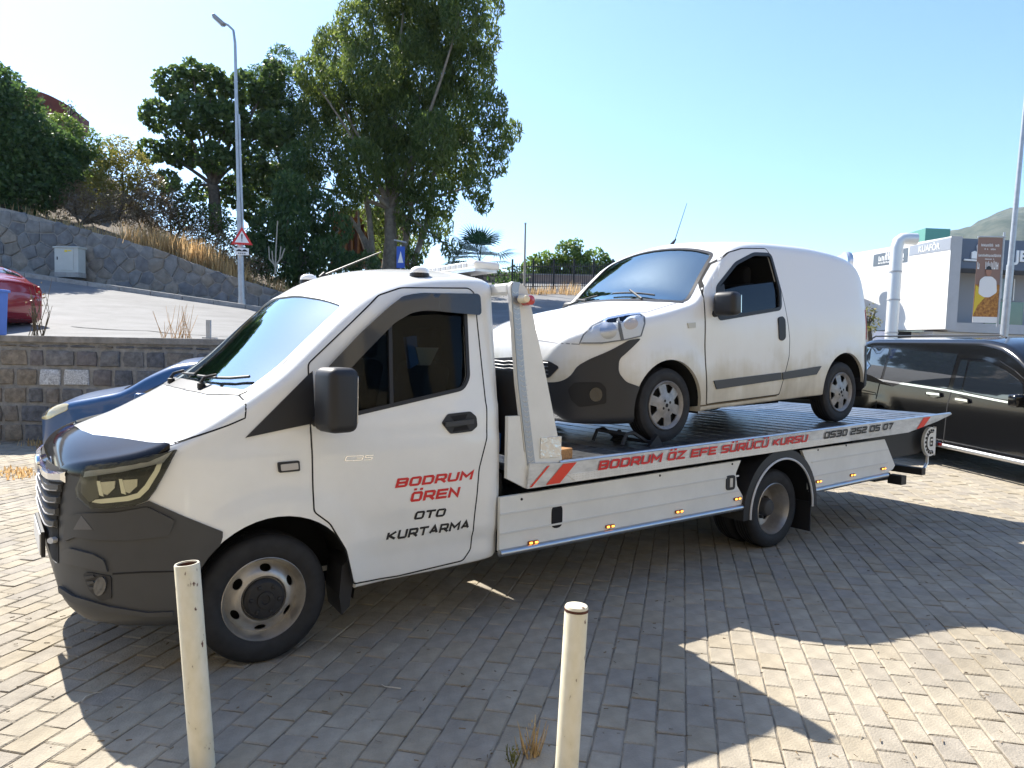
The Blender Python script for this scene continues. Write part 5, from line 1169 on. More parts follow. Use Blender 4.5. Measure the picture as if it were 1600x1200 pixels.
def clip(poly, nx, nz, c):
    out = []
    for i, p in enumerate(poly):
        q = poly[(i+1) % len(poly)]; a = p[0]*nx+p[1]*nz-c; b = q[0]*nx+q[1]*nz-c
        if a <= 0: out.append(p)
        if (a < 0) != (b < 0): t = a/(a-b); out.append((p[0]+(q[0]-p[0])*t, p[1]+(q[1]-p[1])*t))
    return out
RST = [mat('rubble_%d' % i, c, .92, noise=.35, nscale=4, bump=.6, bscale=14, detail=8) for i, c in enumerate([(.17, .17, .17), (.20, .20, .195), (.15, .155, .16), (.22, .20, .17), (.26, .23, .19)])]
ns_ = 0
for i, p in enumerate(seeds):
    if not (rbot(p[0]) < p[1] < rtop(p[0])): continue
    poly = [(p[0]-.6, p[1]-.5), (p[0]+.6, p[1]-.5), (p[0]+.6, p[1]+.5), (p[0]-.6, p[1]+.5)]
    for q in seeds:
        if q is p or abs(q[0]-p[0]) > 1.3 or abs(q[1]-p[1]) > 1.1: continue
        nx, nz = q[0]-p[0], q[1]-p[1]; L = math.hypot(nx, nz); nx /= L; nz /= L
        poly = clip(poly, nx, nz, (p[0]+q[0])/2*nx+(p[1]+q[1])/2*nz-.022)
    t0 = rtop(p[0]); sl_ = (rtop(p[0]+.3)-rtop(p[0]-.3))/.6; L = math.hypot(sl_, 1); poly = clip(poly, -sl_/L, 1/L, (t0-sl_*p[0])/L)
    if len(poly) < 3: continue
    vs, fs = rough_stone(poly, rr.uniform(.02, .06), i, RWY+.004, bev=.025)
    mesh_obj('stone', [(a+12, b-RWY, c-3) for a, b, c in vs], fs, RST[rr.choice([0, 0, 1, 2, 1, 3, 4])], rw, 40); ns_ += 1
# hillside behind the retaining wall
def hill_z(X, Y):
    b = rtop(max(-24, min(-6.5, X)))-.12 if X < -6.5 else 3.0-.1*(X+6.5)*smooth(-6.5, 0, X)
    up = pchip([(-40, .62), (-24, .46), (-20, .30), (-17, .10), (-14, .04), (-12, .03), (-8, .02), (-3, .02), (2, .02)])(X)
    return b+up*(Y-25.6)*1.0 if Y < 36 else b+up*10.4+(Y-36)*.0
vs, fs = [], []; XS = [-45+1.25*k for k in range(40)]; YS = [25.6+1.3*k for k in range(10)]
for Y in YS:
    for X in XS: vs.append((X, Y, hill_z(X, Y)+.25*math.sin(X*1.3+Y)*math.cos(Y*.9)*min(1, (Y-25.6)/3)))
for j in range(len(YS)-1):
    for i in range(len(XS)-1): k = j*len(XS)+i; fs.append((k, k+1, k+1+len(XS), k+len(XS)))
tag(mesh_obj('hillside', vs, fs, mat('dry_soil', (.12, .085, .05), .95, noise=.5, nscale=2, bump=.8, bscale=10), smooth=60), kind='structure')
# ------------------------------------------------------------------ mountain
rr = random.Random(2); vs, fs = [], []; NX, NY = 70, 24
ridge = pchip([(330, 0), (450, 90), (540, 143), (600, 176), (640, 190), (700, 209), (760, 222), (860, 235), (1000, 190), (1200, 90)])
for j in range(NY):
    for i in range(NX):
        X = 250+900*i/(NX-1); t = j/(NY-1); z = ridge(X)*(math.sin(min(1, t*1.15)*math.pi/2))
        n_ = 3*math.sin(X*.031+j*.5)+2*math.sin(X*.083-j*.7)+1.5*math.cos(X*.17+j)
        vs.append((X, 700+330*t+rr.uniform(-6, 6), max(-5, z+n_*min(1, t*2)*min(1, z/60))))
for j in range(NY-1):
    for i in range(NX-1): k = j*NX+i; fs.append((k, k+1, k+1+NX, k+NX))
tag(mesh_obj('mountain', vs, fs, mat('scrub_mountain', (.10, .105, .075), .95, noise=.6, nscale=.05, col2=(.028, .042, .024), detail=10), smooth=80), kind='structure')
# ================================================================== street furniture
GALV = mat('galvanised', (.42, .44, .46), .45, .6, noise=.15, nscale=6)
LEAN = math.radians(1.2)
def lamp_post(px_base, px_top, Y, label, arm=True):
    b = at(*px_base, Y); t = at(*px_top, Y); root = empty('street_lamp', b, label=label, cat='street lamp', group='street lamps')
    d = t-b; H = d.length; m = MB(); m.tube([(0, 0, 0), d*.40], [.105, .088], 12); m.tube([d*.4, d*.99], [.072, .045], 12); m.obj('pole', GALV, root, 40)
    m = MB(); m.lathe([(.002, 0), (.17, 0), (.17, .03), (.12, .05), (.12, .3), (.002, .3)], (0, 0, 0), 'z', 16); m.obj('base_collar', GALV, root, 40)
    return root, b, d
l1, lb, ld = lamp_post((378, 482), (367, 60), 24., 'tall grey street lamp with curved arm beside the retaining wall')
tip = at(346, 34, 24.)-lb
m = MB(); m.tube([ld*.985, ld*1.0+Vector((-.05, 0, .25)), ld+(tip-ld)*.5+Vector((0, 0, .15)), tip], [.045, .04, .035, .035], 10); m.obj('arm', GALV, l1, 40)
hd = MB(); hd.box((0, 0, 0), (.46, .26, .12), rot=Matrix.Rotation(math.radians(40), 3, 'Y'), bev=.05, seg=3); o = hd.obj('lamp_head', mat('lamp_grey', (.28, .29, .31), .4), l1, 50); o.location = tip+Vector((-.08, 0, .05))
m = MB().box((0, 0, 0), (.36, .2, .03), rot=Matrix.Rotation(math.radians(40), 3, 'Y'), bev=.01); o2 = m.obj('lamp_glass', LENS, o, 50); o2.location = (-.05, 0, -.065)
m = MB().tube([ld*.28+Vector((.12, -.05, 0)), ld*.72+Vector((.09, -.05, 0))], .03, 8).obj('cable_tube', GALV, l1, 40)
# warning sign on the lamp post
sp = at(378, 373, 23.8); s1_ = empty('warning_sign', sp, math.radians(14), 'red bordered triangular warning sign with exclamation bar on the lamp post', 'road sign')
def tri_(r, y): return [(r*math.cos(math.radians(90+120*k)), y, r*math.sin(math.radians(90+120*k))) for k in range(3)]
def tri_obj(name, r, y0, y1, m_, par):
    vs = tri_(r, y0)+tri_(r, y1); return mesh_obj(name, vs, [(0, 1, 2), (5, 4, 3), (0, 3, 4, 1), (1, 4, 5, 2), (2, 5, 3, 0)], m_, par, recalc=True)
tri_obj('red_border', .38, 0, .02, mat('sign_red', (.62, .03, .03), .4), s1_); tri_obj('white_face', .25, -.006, 0, mat('sign_white', (.8, .8, .78), .4), s1_)
MB().prism([(-.022, .14), (.022, .14), (.012, -.03), (-.012, -.03)], lambda x, z: (x, -.010, z), lambda x, z: (x, -.004, z)).obj('mark_bar', BLKT, s1_)
MB().box((0, -.008, -.07), (.03, .006, .03)).obj('mark_dot', BLKT, s1_)
s2_ = empty('speed_hump_plate', at(378, 393, 23.8), math.radians(14), 'small white plate with black humps below the triangular warning sign', 'road sign')
MB().box((0, 0, 0), (.42, .015, .22), bev=.01).obj('plate', MATS['sign_white'], s2_)
MB().prism([(-.17, .0)]+[(-.17+.34*k/20, .02+.05*abs(math.sin(k/20*2*math.pi))) for k in range(21)]+[(.17, .0)], lambda x, z: (x, -.012, z), lambda x, z: (x, -.006, z)).obj('hump_mark', BLKT, s2_)
for k in range(4): MB().box((-.09+.06*k, -.010, -.06), (.03, .004, .05)).obj('small_print', BLKT, s2_)
# electricity cabinet
cb_ = at(110, 446, 24.9); cb_.z = road_z(cb_.x, 24)+.15
c1 = empty('utility_cabinet', cb_, math.radians(-3), 'pale grey electricity cabinet against the retaining wall', 'cabinet')
CG = mat('cabinet_grey', (.50, .51, .47), .55, noise=.06, nscale=4)
MB().box((0, 0, .08), (.84, .42, .16)).obj('plinth', MATS['kerb_concrete'], c1); MB().box((0, 0, .56), (.82, .40, .82), bev=.012).obj('case', CG, c1)
MB().box((0, 0, .985), (.90, .48, .05), bev=.015).obj('roof', CG, c1); MB().box((-.06, -.206, .58), (.62, .014, .72), bev=.006).obj('door', CG, c1)
MB().box((-.30, -.216, .62), (.03, .012, .10)).obj('handle', BLACKP, c1); MB().box((0, -.215, .86), (.10, .004, .07)).obj('warning_label', mat('label_yellow', (.8, .6, .05), .5), c1); MB().box((.13, -.215, .87), (.12, .004, .04)).obj('warning_label', MATS['label_yellow'], c1)
# blue bin at the left edge on the wall, steel post on the wall
b1 = empty('recycling_bin', (-9.06, 12.62, 1.70), 0, 'blue plastic bin at the left edge beside the red car', 'bin')
BINM = mat('bin_blue', (.10, .20, .55), .45)
MB().prism([(-.26, 0), (.26, 0), (.30, .78), (-.30, .78)], lambda x, z: (x, -.22, z), lambda x, z: (x, .22, z)).obj('bin_body', BINM, b1); MB().box((0, 0, .80), (.66, .50, .05), bev=.015).obj('rim', BINM, b1); MB().box((.28, -.235, .42), (.06, .03, .36)).obj('rib', BINM, b1)
p1 = at(326, 522, 12.2); o = empty('steel_post', (p1.x, 12.2, 1.74), 0, 'short square steel post standing on the low stone wall', 'post')
MB().box((0, 0, .15), (.07, .05, .32)).obj('upright', GALV, o); MB().box((0.02, 0, .015), (.22, .1, .02)).obj('foot_plate', GALV, o)
# bollards
BOL = mat('bollard_paint', (.72, .68, .55), .5, noise=.0, nscale=9)
def bollard_mat():
    t = BOL.node_tree; b = t.nodes['Principled BSDF']; tc = t.nodes.new('ShaderNodeTexCoord'); n = t.nodes.new('ShaderNodeTexNoise'); n.inputs['Scale'].default_value = 26; n.inputs['Detail'].default_value = 6
    mp = t.nodes.new('ShaderNodeMapping'); mp.inputs['Scale'].default_value = (1, 1, .55); t.links.new(tc.outputs['Object'], mp.inputs[0]); t.links.new(mp.outputs[0], n.inputs['Vector'])
    r = t.nodes.new('ShaderNodeValToRGB'); e = r.color_ramp.elements; e[0].position = .335; e[0].color = (.10, .035, .015, 1); e[1].position = .37; e[1].color = (.68, .62, .45, 1); k = e.new(.6); k.color = (.74, .68, .52, 1)
    t.links.new(n.outputs['Fac'], r.inputs[0]); t.links.new(r.outputs[0], b.inputs['Base Color'])
bollard_mat(); RUST = mat('rust', (.10, .035, .02), .85, noise=.4, nscale=20)
def bollard(base, top, r, open_top, label):
    root = empty('bollard', base, label=label, cat='bollard', group='bollards at the edge of the forecourt'); d = Vector(top)-Vector(base); L = d.length
    q = Vector((0, 0, 1)).rotation_difference(d.normalized()); root.rotation_mode = 'QUATERNION'; root.rotation_quaternion = q
    m = MB()
    if open_top: m.lathe([(r, -.05), (r, L-.004), (r-.003, L), (r-.007, L), (r-.008, L-.01), (r-.008, -.05)], (0, 0, 0), 'z', 32)
    else: m.lathe([(r, -.05), (r, L-.01), (r-.004, L-.002), (r-.012, L), (.001, L+.002), (.001, -.05)], (0, 0, 0), 'z', 32)
    m.obj('pipe', BOL, root, 40)
    if open_top:
        MB().lathe([(r-.0085, L-.5), (r-.0085, L-.006), (r-.0095, L-.006), (r-.0095, L-.5)], (0, 0, 0), 'z', 28).obj('rusty_lining', RUST, root, 40)
        MB().lathe([(.001, L-.08), (r-.01, L-.08), (r-.01, L-.085), (.001, L-.085)], (0, 0, 0), 'z', 24).obj('inner_plug', RUST, root)
        MB().lathe([(.001, .018), (.012, .012), (.014, 0), (.001, 0)], (.01, -.005, L-.08), 'z', 10).obj('pebble', LENS, root, 40)
    else:
        MB().lathe([(r+.0012, L-.022), (r+.0012, L-.012), (r-.004, L-.012), (r-.004, L-.022)], (0, 0, 0), 'z', 32).obj('weld_rust', RUST, root, 40)
    return root
def bol(pxb, pxt, r, o, lab):
    b = gnd(*pxb); d0 = (b-CPOS).dot(CF); 
    dirt = pray(*pxt); t = CPOS+dirt*(b.y/dirt.y); bollard(b, t, r, o, lab)
bol((317, 1199), (292, 880), .0465, True, 'cream steel pipe bollard with open rusty top in front of the truck wheel')
bol((884, 1222), (901, 945), .045, False, 'cream steel pipe bollard with capped top in the shadow before the deck')
# ------------------------------------------------------------------ right-hand pole with banner
l2, b2, d2 = lamp_post((1561, 606), (1606, 120), 20., 'grey street lamp pole carrying a printed banner at the right edge')
bn = at(1570, 372, 19.9); bz0 = at(1570, 505, 19.9); W_ = 1.02
ban = empty('pole_banner', bn, math.radians(4), 'tall brown and orange printed banner with a man in white hanging from the pole', 'banner')
MBx = MB()
hB = bn.z-bz0.z; xl = -(at(1570, 400, 19.9).x-at(1527, 400, 19.9).x); 
def bq(x0, x1, z0, z1, y, name, m_): return MB().prism([(x0-.02*0, z0), (x1, z0), (x1, z1), (x0, z1)], lambda x, z: (x-.07*(z/-hB), y, z), lambda x, z: (x-.07*(z/-hB), y+.004, z)).obj(name, m_, ban)
bq(xl, -.02, -hB, 0, 0, 'cloth', mat('banner_brown', (.26, .165, .13), .7))
bq(xl, -.02, -hB, -hB*.93, -.006, 'white_foot', mat('banner_white', (.75, .75, .73), .7))
bq(xl, -.02, -hB*.93, -hB*.55, -.006, 'printed_food', mat('banner_food', (.55, .27, .06), .7, noise=.8, nscale=14, col2=(.20, .07, .02)))
mesh_obj('yellow_field', [(xl-.065, -.010, -hB*.92), (xl-.02, -.010, -hB*.56), (xl+.34, -.010, -hB*.66), (xl+.05, -.010, -hB*.80)], [(0, 1, 2, 3)], mat('banner_yellow', (.65, .48, .05), .7), ban)
cx = (xl-.02)/2-.04
def flat(name, poly, m_, y): return mesh_obj(name, [(x, y, z) for x, z in poly], [tuple(range(len(poly)))], m_, ban)
flat('printed_shirt', rounded([(cx-.26, -hB*.66), (cx-.24, -hB*.50), (cx-.12, -hB*.455), (cx+.10, -hB*.455), (cx+.23, -hB*.50), (cx+.26, -hB*.64), (cx+.06, -hB*.70), (cx-.10, -hB*.70)], .05), MATS['banner_white'], -.014)
flat('printed_head', ellipse(cx, -hB*.395, .082, .13, 0, 20), mat('print_skin', (.36, .19, .13), .7), -.017)
flat('printed_hair', [(cx+.084*math.cos(t), -hB*.385+.12*math.sin(t)) for t in [math.radians(8+164*k/12) for k in range(13)]], BLKT, -.019)
def tobj(text, size, loc, m_, par, name='lettering', rz=0., xs_=1., bold=.0, align='CENTER', ex=.002):
    c = bpy.data.curves.new(name, 'FONT'); c.body = text; c.size = size; c.align_x = align; c.extrude = ex; c.offset = bold
    o = bpy.data.objects.new('tmp', c); COL.objects.link(o); bpy.context.view_layer.update()
    me = bpy.data.meshes.new_from_object(o.evaluated_get(bpy.context.evaluated_depsgraph_get())); bpy.data.objects.remove(o)
    me.materials.clear(); me.materials.append(m_)
    for v in me.vertices: x, y, z = v.co; v.co = (x*xs_, -z, y)
    r = bpy.data.objects.new(name, me); COL.objects.link(r); r.parent = par; r.location = loc; r.rotation_euler = (0, 0, rz); return r
def print_line(x0, x1, z, ht, n, y, m_, par, seed):
    """print too small to read in the photograph: a row of letter-sized marks"""
    r = random.Random(seed); mb = MB(); w = (x1-x0)/n
    for k in range(n):
        if r.random() < .12: continue
        a = x0+w*k+w*.1; b = x0+w*(k+1)-w*.15; hh = ht*r.uniform(.75, 1); st = w*.26
        mb.add([(a, y, z), (a+st, y, z), (a+st, y, z+hh), (a, y, z+hh)], [(0, 1, 2, 3)])
        mb.add([(b-st, y, z), (b, y, z), (b, y, z+hh*r.uniform(.6, 1)), (b-st, y, z+hh*.8)], [(0, 1, 2, 3)])
        zz = z+hh*r.choice([0, .4, .8]); mb.add([(a+st, y, zz), (b-st, y, zz), (b-st, y, zz+hh*.2), (a+st, y, zz+hh*.2)], [(0, 1, 2, 3)])
    o = mb.obj('small_print', m_, par, recalc=False); o['kind'] = 'stuff'; return o
for q_, (zf, hw_, ht, n) in enumerate(((.105, .27, .075, 9), (.145, .17, .05, 9), (.225, .33, .075, 15), (.26, .14, .04, 8), (.37, .35, .24, 9))): print_line(cx-hw_+.03*(1-zf), cx+hw_, -hB*zf, ht, n, -.012, MATS['banner_white'], ban, q_)
MB().tube([(xl-.02, 0, .01), (.03, 0, .03)], .02, 8).obj('top_bar', GALV, ban, 40); MB().tube([(-.02+.0, 0, .15), (-.02-.07, 0, -hB-.1)], .028, 8).obj('side_tube', GALV, ban, 40)
# ------------------------------------------------------------------ pedestrian crossing sign, far thin pole
cs = empty('crossing_sign', at(626, 402, 27.), 0, 'blue rectangular pedestrian crossing sign under the tall gum tree', 'road sign')
MB().box((0, 0, 0), (.30, .02, .78), bev=.01).obj('blue_panel', mat('sign_blue', (.02, .09, .42), .4), cs); mesh_obj('white_mark', [(-.10, -.014, -.20), (.10, -.014, -.20), (0, -.014, .22)], [(0, 1, 2)], MATS['sign_white'], cs)
MB().tube([(0, .03, -2.0), (0, .03, .45)], .03, 8).obj('sign_pole', GALV, cs, 40); MB().tube([(-.25, .03, .62), (.2, .03, .54)], .03, 8).obj('cross_bar', GALV, cs, 40)
fp = at(819, 452, 34.); o = empty('thin_pole', fp, 0, 'thin pale wooden pole standing behind the headboard by the fence', 'pole'); MB().tube([(0, 0, -1), at(821, 349, 34.)-fp], [.055, .04], 8).obj('shaft', mat('pale_wood', (.38, .33, .28), .8), o, 40); MB().box(at(821, 349, 34.)-fp, (.1, .1, .05)).obj('cap', GALV, o)
# ------------------------------------------------------------------ iron fence
IRON = mat('black_iron', (.02, .02, .022), .6); fa = at(800, 455, 35.); fb = at(960, 452, 37.); fe = empty('iron_fence', fa, 0, 'black iron railing fence behind the van with dry grass at its foot', 'fence')
N_ = 46; dF = fb-fa
pkt = bpy.data.meshes.new('picket'); mbt = MB().box((0, 0, .65), (.03, .03, 1.3)); pkt.from_pydata(mbt.v, [], mbt.f); pkt.materials.append(IRON)
pst = bpy.data.meshes.new('fence_post'); mbt = MB().box((0, 0, .75), (.09, .09, 1.5)); pst.from_pydata(mbt.v, [], mbt.f); pst.materials.append(IRON)
for k in range(N_+1):
    o = bpy.data.objects.new('fence_post' if k % 9 == 0 else 'picket', pst if k % 9 == 0 else pkt); COL.objects.link(o); o.parent = fe; o.location = dF*(k/N_)
for zz in (.2, 1.15): MB().tube([Vector((0, 0, zz)), dF+Vector((0, 0, zz))], .02, 6).obj('rail', IRON, fe)
# low parapet behind the fence
pw = empty('parapet_wall', at(840, 440, 39.), 0, 'low pinkish rendered wall behind the iron fence', 'wall'); MB().box((0, 0, -.2), (6.5, .25, 1.1), bev=.02).obj('render', mat('pink_render', (.34, .25, .21), .9, noise=.2, nscale=3), pw); MB().box((0, 0, .37), (6.6, .35, .06)).obj('capping', MATS['kerb_concrete'], pw)
# ------------------------------------------------------------------ building on the right
YB = 31.0
bo = at(1478, 440, YB); B0 = Vector((bo.x, YB, 0))
bld = empty('shop_building', B0, 0, 'two storey white and slate blue shop building with roof duct at the right', 'building')
bld.rotation_euler = (0, math.radians(1.3), 0)
BW = mat('render_white', (.78, .77, .74), .85, noise=.06, nscale=1); BG_ = mat('render_grey', (.46, .46, .46), .85, noise=.08, nscale=1); BS = mat('slate_fascia', (.10, .125, .17), .5); BGN = mat('green_glass', (.03, .11, .085), .06, coat=1.)
def X(px, y=450): return at(px, y, YB).x-B0.x
def Z(py, px=1478): return at(px, py, YB).z
zt_, zm = Z(369), Z(514); sl2 = (Z(383, 1405)-zt_)/(X(1405)-0)
# sunlit blank wing, seen at an angle
wing = MB(); yb_ = 8.0
wing.add([(0, 0, zm), (0, 0, zt_), (X(1404), yb_, zt_-.02), (X(1404), yb_, zm), (0, 6, zm), (0, 6, zt_), (X(1404), 12, zt_-.02), (X(1404), 12, zm)], [(0, 3, 2, 1), (1, 2, 6, 5), (4, 5, 6, 7), (0, 1, 5, 4), (3, 7, 6, 2), (0, 4, 7, 3)])
wing.obj('blank_wall', BW, bld, recalc=True)
MB().box((X(1487), .9, (zt_+zm)/2), (X(1496)-X(1478), 1.7, zt_-zm+.04)).obj('corner_pier', BG_, bld)
W1 = X(1760); x0 = X(1496)
MB().box(((x0+W1)/2, 1.1, Z(393)), (W1-x0, 1.6, Z(370)-Z(417))).obj('fascia', BS, bld)
MB().box(((x0+W1)/2, 1.6, Z(509)), (W1-x0, 1.8, Z(502)-Z(517))).obj('floor_band', BG_, bld)
MB().box(((0+W1)/2, 2.2, Z(517)/2), (W1, 2.6, Z(517))).obj('ground_floor_wall', mat('render_pale', (.60, .60, .59), .85), bld)
MB().box(((X(1404)+0)/2, 3.6, Z(520)/2), (0-X(1404), 3.4, Z(518))).obj('recessed_wall', mat('render_cream', (.62, .58, .50), .85), bld)
MB().box((X(1443), 1.86, Z(524)), (1.0, .05, .35)).obj('shutter', DARK, bld); MB().box((X(1414), 1.86, Z(528)), (.95, .06, .5)).obj('white_door', mat('door_lilac', (.6, .62, .75), .5), bld)
MB().box(((x0+W1)/2, 2.0, (Z(417)+Z(502))/2), (W1-x0, .5, Z(417)-Z(502))).obj('upper_wall', mat('shop_grey', (.30, .31, .33), .8), bld)
def win(px0, px1, py0, py1, m_, name='window'):
    w = MB().box(((X(px0)+X(px1))/2, 1.70, (Z(py0)+Z(py1))/2), (X(px1)-X(px0), .1, Z(py0)-Z(py1))).obj(name, m_, bld); return w
win(1490, 1530, 462, 500, BGN, 'green_balustrade'); win(1578, 1640, 462, 500, BGN, 'green_balustrade')
w_ = win(1582, 1620, 424, 460, mat('window_glass', (.08, .10, .12), .05, coat=1.)); 
for k in range(4): MB().box((X(1584)+.33*k, 1.63, (Z(424)+Z(460))/2), (.05, .05, Z(424)-Z(460))).obj('window_frame', MATS['sign_white'], w_)
MB().box((X(1590), 1.62, Z(440)), (.6, .03, .9)).obj('curtain', mat('curtain', (.5, .55, .6), .8), w_)
win(1493, 1528, 416, 461, mat('notice_blue', (.10, .14, .21), .4), 'notice_board')
nb_ = [c for c in bld.children if c.name.startswith('notice_board')][0]
for k, (dy, hw_, n) in enumerate(((0, .40, 10), (5.6, .36, 10), (16, .40, 11), (21, .28, 7), (26.5, .26, 7), (33, .36, 11))):
    xm = (X(1493)+X(1528))/2; print_line(xm-hw_, xm+hw_, Z(425+dy), .11, n, 1.63, mat('pale_blue_print', (.30, .38, .50), .6), nb_, 30+k)
# fascia logo and lettering
fl = [c for c in bld.children if c.name.startswith('fascia')][0]; WP = MATS['sign_white']
lg_ = [[(-.42, -.38), (.5, -.40), (.5, -.32), (-.42, -.31)], [(-.16, -.28), (-.16, .0), (-.05, .06), (.06, 0), (.06, -.28)], [(.08, -.28), (.02, .28), (.16, .55), (.20, .50), (.20, -.28)], [(.22, -.28), (.22, .44), (.34, .36), (.36, -.28)]]
for q in lg_: MB().prism(q, lambda x, z: (X(1523)+x*1.15, .22, Z(391)+z*.95), lambda x, z: (X(1523)+x*1.15, .29, Z(391)+z*.95)).obj('logo_piece', WP, fl)
tobj('JE', .62, (X(1586), .27, Z(402)), WP, fl, bold=.02, align='LEFT', ex=.03, name='fascia_letters')
# hanging signs on blank wall
ang = math.atan2(yb_, X(1404)); 
def wallpt(px, py): 
    t = (X(px))/X(1404); return Vector((X(px), yb_*t-.05, Z(py, 1440)))
def wsign(px0, px1, py0, py1, m_, name):
    a, b = wallpt(px0, py0), wallpt(px1, py1); vs = [(a.x, a.y, b.z), (b.x, b.y, b.z), (b.x, b.y, a.z+.08), (a.x, a.y, a.z)]; vs += [(x, y+.04, z) for x, y, z in vs]
    return mesh_obj(name, vs, [(0, 1, 2, 3), (7, 6, 5, 4), (0, 4, 5, 1), (1, 5, 6, 2), (2, 6, 7, 3), (3, 7, 4, 0)], m_, bld, recalc=True)
w1 = wsign(1437, 1456, 378, 399, mat('sign_slate', (.12, .15, .18), .5), 'sign_board'); w2 = wsign(1457, 1477, 373, 389, mat('sign_grey_blue', (.32, .35, .40), .5), 'sign_board')
rzz = math.atan2(-yb_, -X(1404))
for t_, sz, px, py, pr in (('KUAFÖR', .40, 1466.5, 386, w2),):
    q = wallpt(px, py); tobj(t_, sz, (q.x, q.y-.03, q.z), WP, pr, rz=-math.atan2(yb_, -X(1404)), xs_=.75 if sz > .3 else .95, bold=.006)
for k, (py, n, ht) in enumerate(((383, 3, .22), (391, 8, .26), (396, 10, .10))):
    a_, b_ = wallpt(1439.5 if n > 4 else 1443.5, py), wallpt(1454 if n > 4 else 1450, py); o_ = print_line(0, (b_-a_).length, 0, ht, n, 0, WP, w1, 50+k); o_.location = (a_.x, a_.y-.03, a_.z); o_.rotation_euler.z = math.atan2(b_.y-a_.y, b_.x-a_.x)
# duct, green roof unit, left wing with siding and window
def XD(px, y_, py=440): return at(px, py, YB+y_).x-B0.x
def ZD(py, y_, px=1410): return at(px, py, YB+y_).z
yd = .8; xd = XD(1394, yd); zdt = ZD(374, yd)
q = MB(); q.tube([(xd, yd, 0), (xd, yd, zdt-.4), (xd+.06, yd, zdt-.14), (xd+.22, yd, zdt-.02), (xd+.40, yd, zdt), (xd+.8, yd, zdt)], .25, 18); q.obj('duct', mat('duct_white', (.66, .67, .66), .45, .3), bld, 40)
for zz in (1.2, 2.6, 4.0, 5.2): MB().lathe([(.255, 0), (.27, 0), (.27, .06), (.255, .06)], (xd, yd, zz), 'z', 18).obj('duct_joint', BG_, bld)
MB().box((XD(1443, 8), 8, ZD(369, 8)), (XD(1462, 8)-XD(1424, 8), 1.6, .75)).obj('roof_unit', mat('unit_green', (.10, .28, .23), .6), bld)
MB().box((XD(1408, 3), 3., ZD(379, 3)), (.5, .3, .3)).obj('blue_unit', mat('unit_blue', (.01, .03, .45), .5), bld)
xl0, xl1 = X(1300), X(1392); YW = 4.6
MB().box(((xl0+xl1)/2, YW+1.5, (Z(398, 1360)+Z(412, 1360))/2), (xl1-xl0, 3.6, Z(393, 1360)-Z(414, 1360))).obj('eaves', BW, bld)
wl = MB().box(((xl0+xl1)/2, YW+1.8, Z(412, 1360)/2), (xl1-xl0, 3.0, Z(412, 1360))).obj('side_wing', mat('siding_mauve', (.40, .34, .33), .8), bld)
for k in range(8): MB().box(((xl0+xl1)/2-.6, YW+.26, .4+.62*k), (xl1-xl0-1.3, .06, .58), bev=.01).obj('siding_board', mat('siding_pale', (.52, .45, .43), .8), wl)
sw_ = MB().box((X(1376), YW+.25, (Z(418, 1380)+Z(468, 1380))/2), (.85, .1, Z(418, 1380)-Z(468, 1380))).obj('window', MATS['window_glass'], bld)
MB().box((X(1366.5), YW+.22, (Z(414, 1380)+Z(470, 1380))/2), (.30, .16, Z(414, 1380)-Z(470, 1380))).obj('brown_jamb', mat('jamb_brown', (.16, .06, .04), .6), sw_)
for k in range(3): MB().box((X(1376), YW+.18, Z(425+14*k, 1380)), (.85, .05, .05)).obj('glazing_bar', WP, sw_)
MB().box((X(1365), YW-.35, Z(484, 1365)), (2.6, .05, .95)).obj('glass_balustrade', BGN, bld)
q = MB(); q.lathe([(.002, 0), (.5, .02), (.55, .12), (.5, .3), (.002, .38)], (X(1386), YW, Z(392, 1386)), 'x', 18); q.obj('roof_fan', ALU, bld, 40)

# ------------------------------------------------------------------ unseen building added behind the camera for warm fill light and reflections
sb = empty('fill_building', (0, -4.2, 0), 0, 'unseen cream building with a canopy added behind the camera for warm fill light', 'building')
MB().box((0, -4, 4.6), (46, 6, 9.2)).obj('wall', mat('fill_cream_render', (.50, .42, .29), .85, noise=.1, nscale=1), sb)
MB().box((0, .3, 3.4), (46, 1.4, .2)).obj('canopy', mat('canopy_tan', (.40, .33, .22), .8), sb)
for k in range(14):
    wn = MB().box((-19.5+3*k, -.98, 1.6), (2.5, .06, 2.7)).obj('fill_window', mat('fill_window_glass', (.02, .025, .03), .05, coat=1.), sb)
    MB().box((-19.5+3*k, -.94, 1.6), (.06, .05, 2.7)).obj('mullion', GALV, wn)
    wn = MB().box((-19.5+3*k, -.98, 6.2), (1.6, .06, 1.9)).obj('window', MATS['fill_window_glass'], sb)
# ================================================================== vegetation
def leaf_mat(name, col, col2, trans=.5, rough=.5):
    if name in MATS: return MATS[name]
    m = bpy.data.materials.new(name); m.use_nodes = True; MATS[name] = m; t = m.node_tree; b = t.nodes['Principled BSDF']; o = t.nodes['Material Output']
    gm = t.nodes.new('ShaderNodeNewGeometry'); r = t.nodes.new('ShaderNodeValToRGB'); r.color_ramp.elements[0].color = (*col, 1); r.color_ramp.elements[1].color = (*col2, 1)
    t.links.new(gm.outputs['Random Per Island'], r.inputs[0]); t.links.new(r.outputs[0], b.inputs['Base Color']); b.inputs['Roughness'].default_value = rough
    tl = t.nodes.new('ShaderNodeBsdfTranslucent'); hs = t.nodes.new('ShaderNodeHueSaturation'); hs.inputs['Value'].default_value = 1.7; hs.inputs['Hue'].default_value = .485; t.links.new(r.outputs[0], hs.inputs['Color']); t.links.new(hs.outputs[0], tl.inputs[0])
    mx = t.nodes.new('ShaderNodeMixShader'); mx.inputs[0].default_value = trans; t.links.new(b.outputs[0], mx.inputs[1]); t.links.new(tl.outputs[0], mx.inputs[2]); t.links.new(mx.outputs[0], o.inputs[0])
    return m
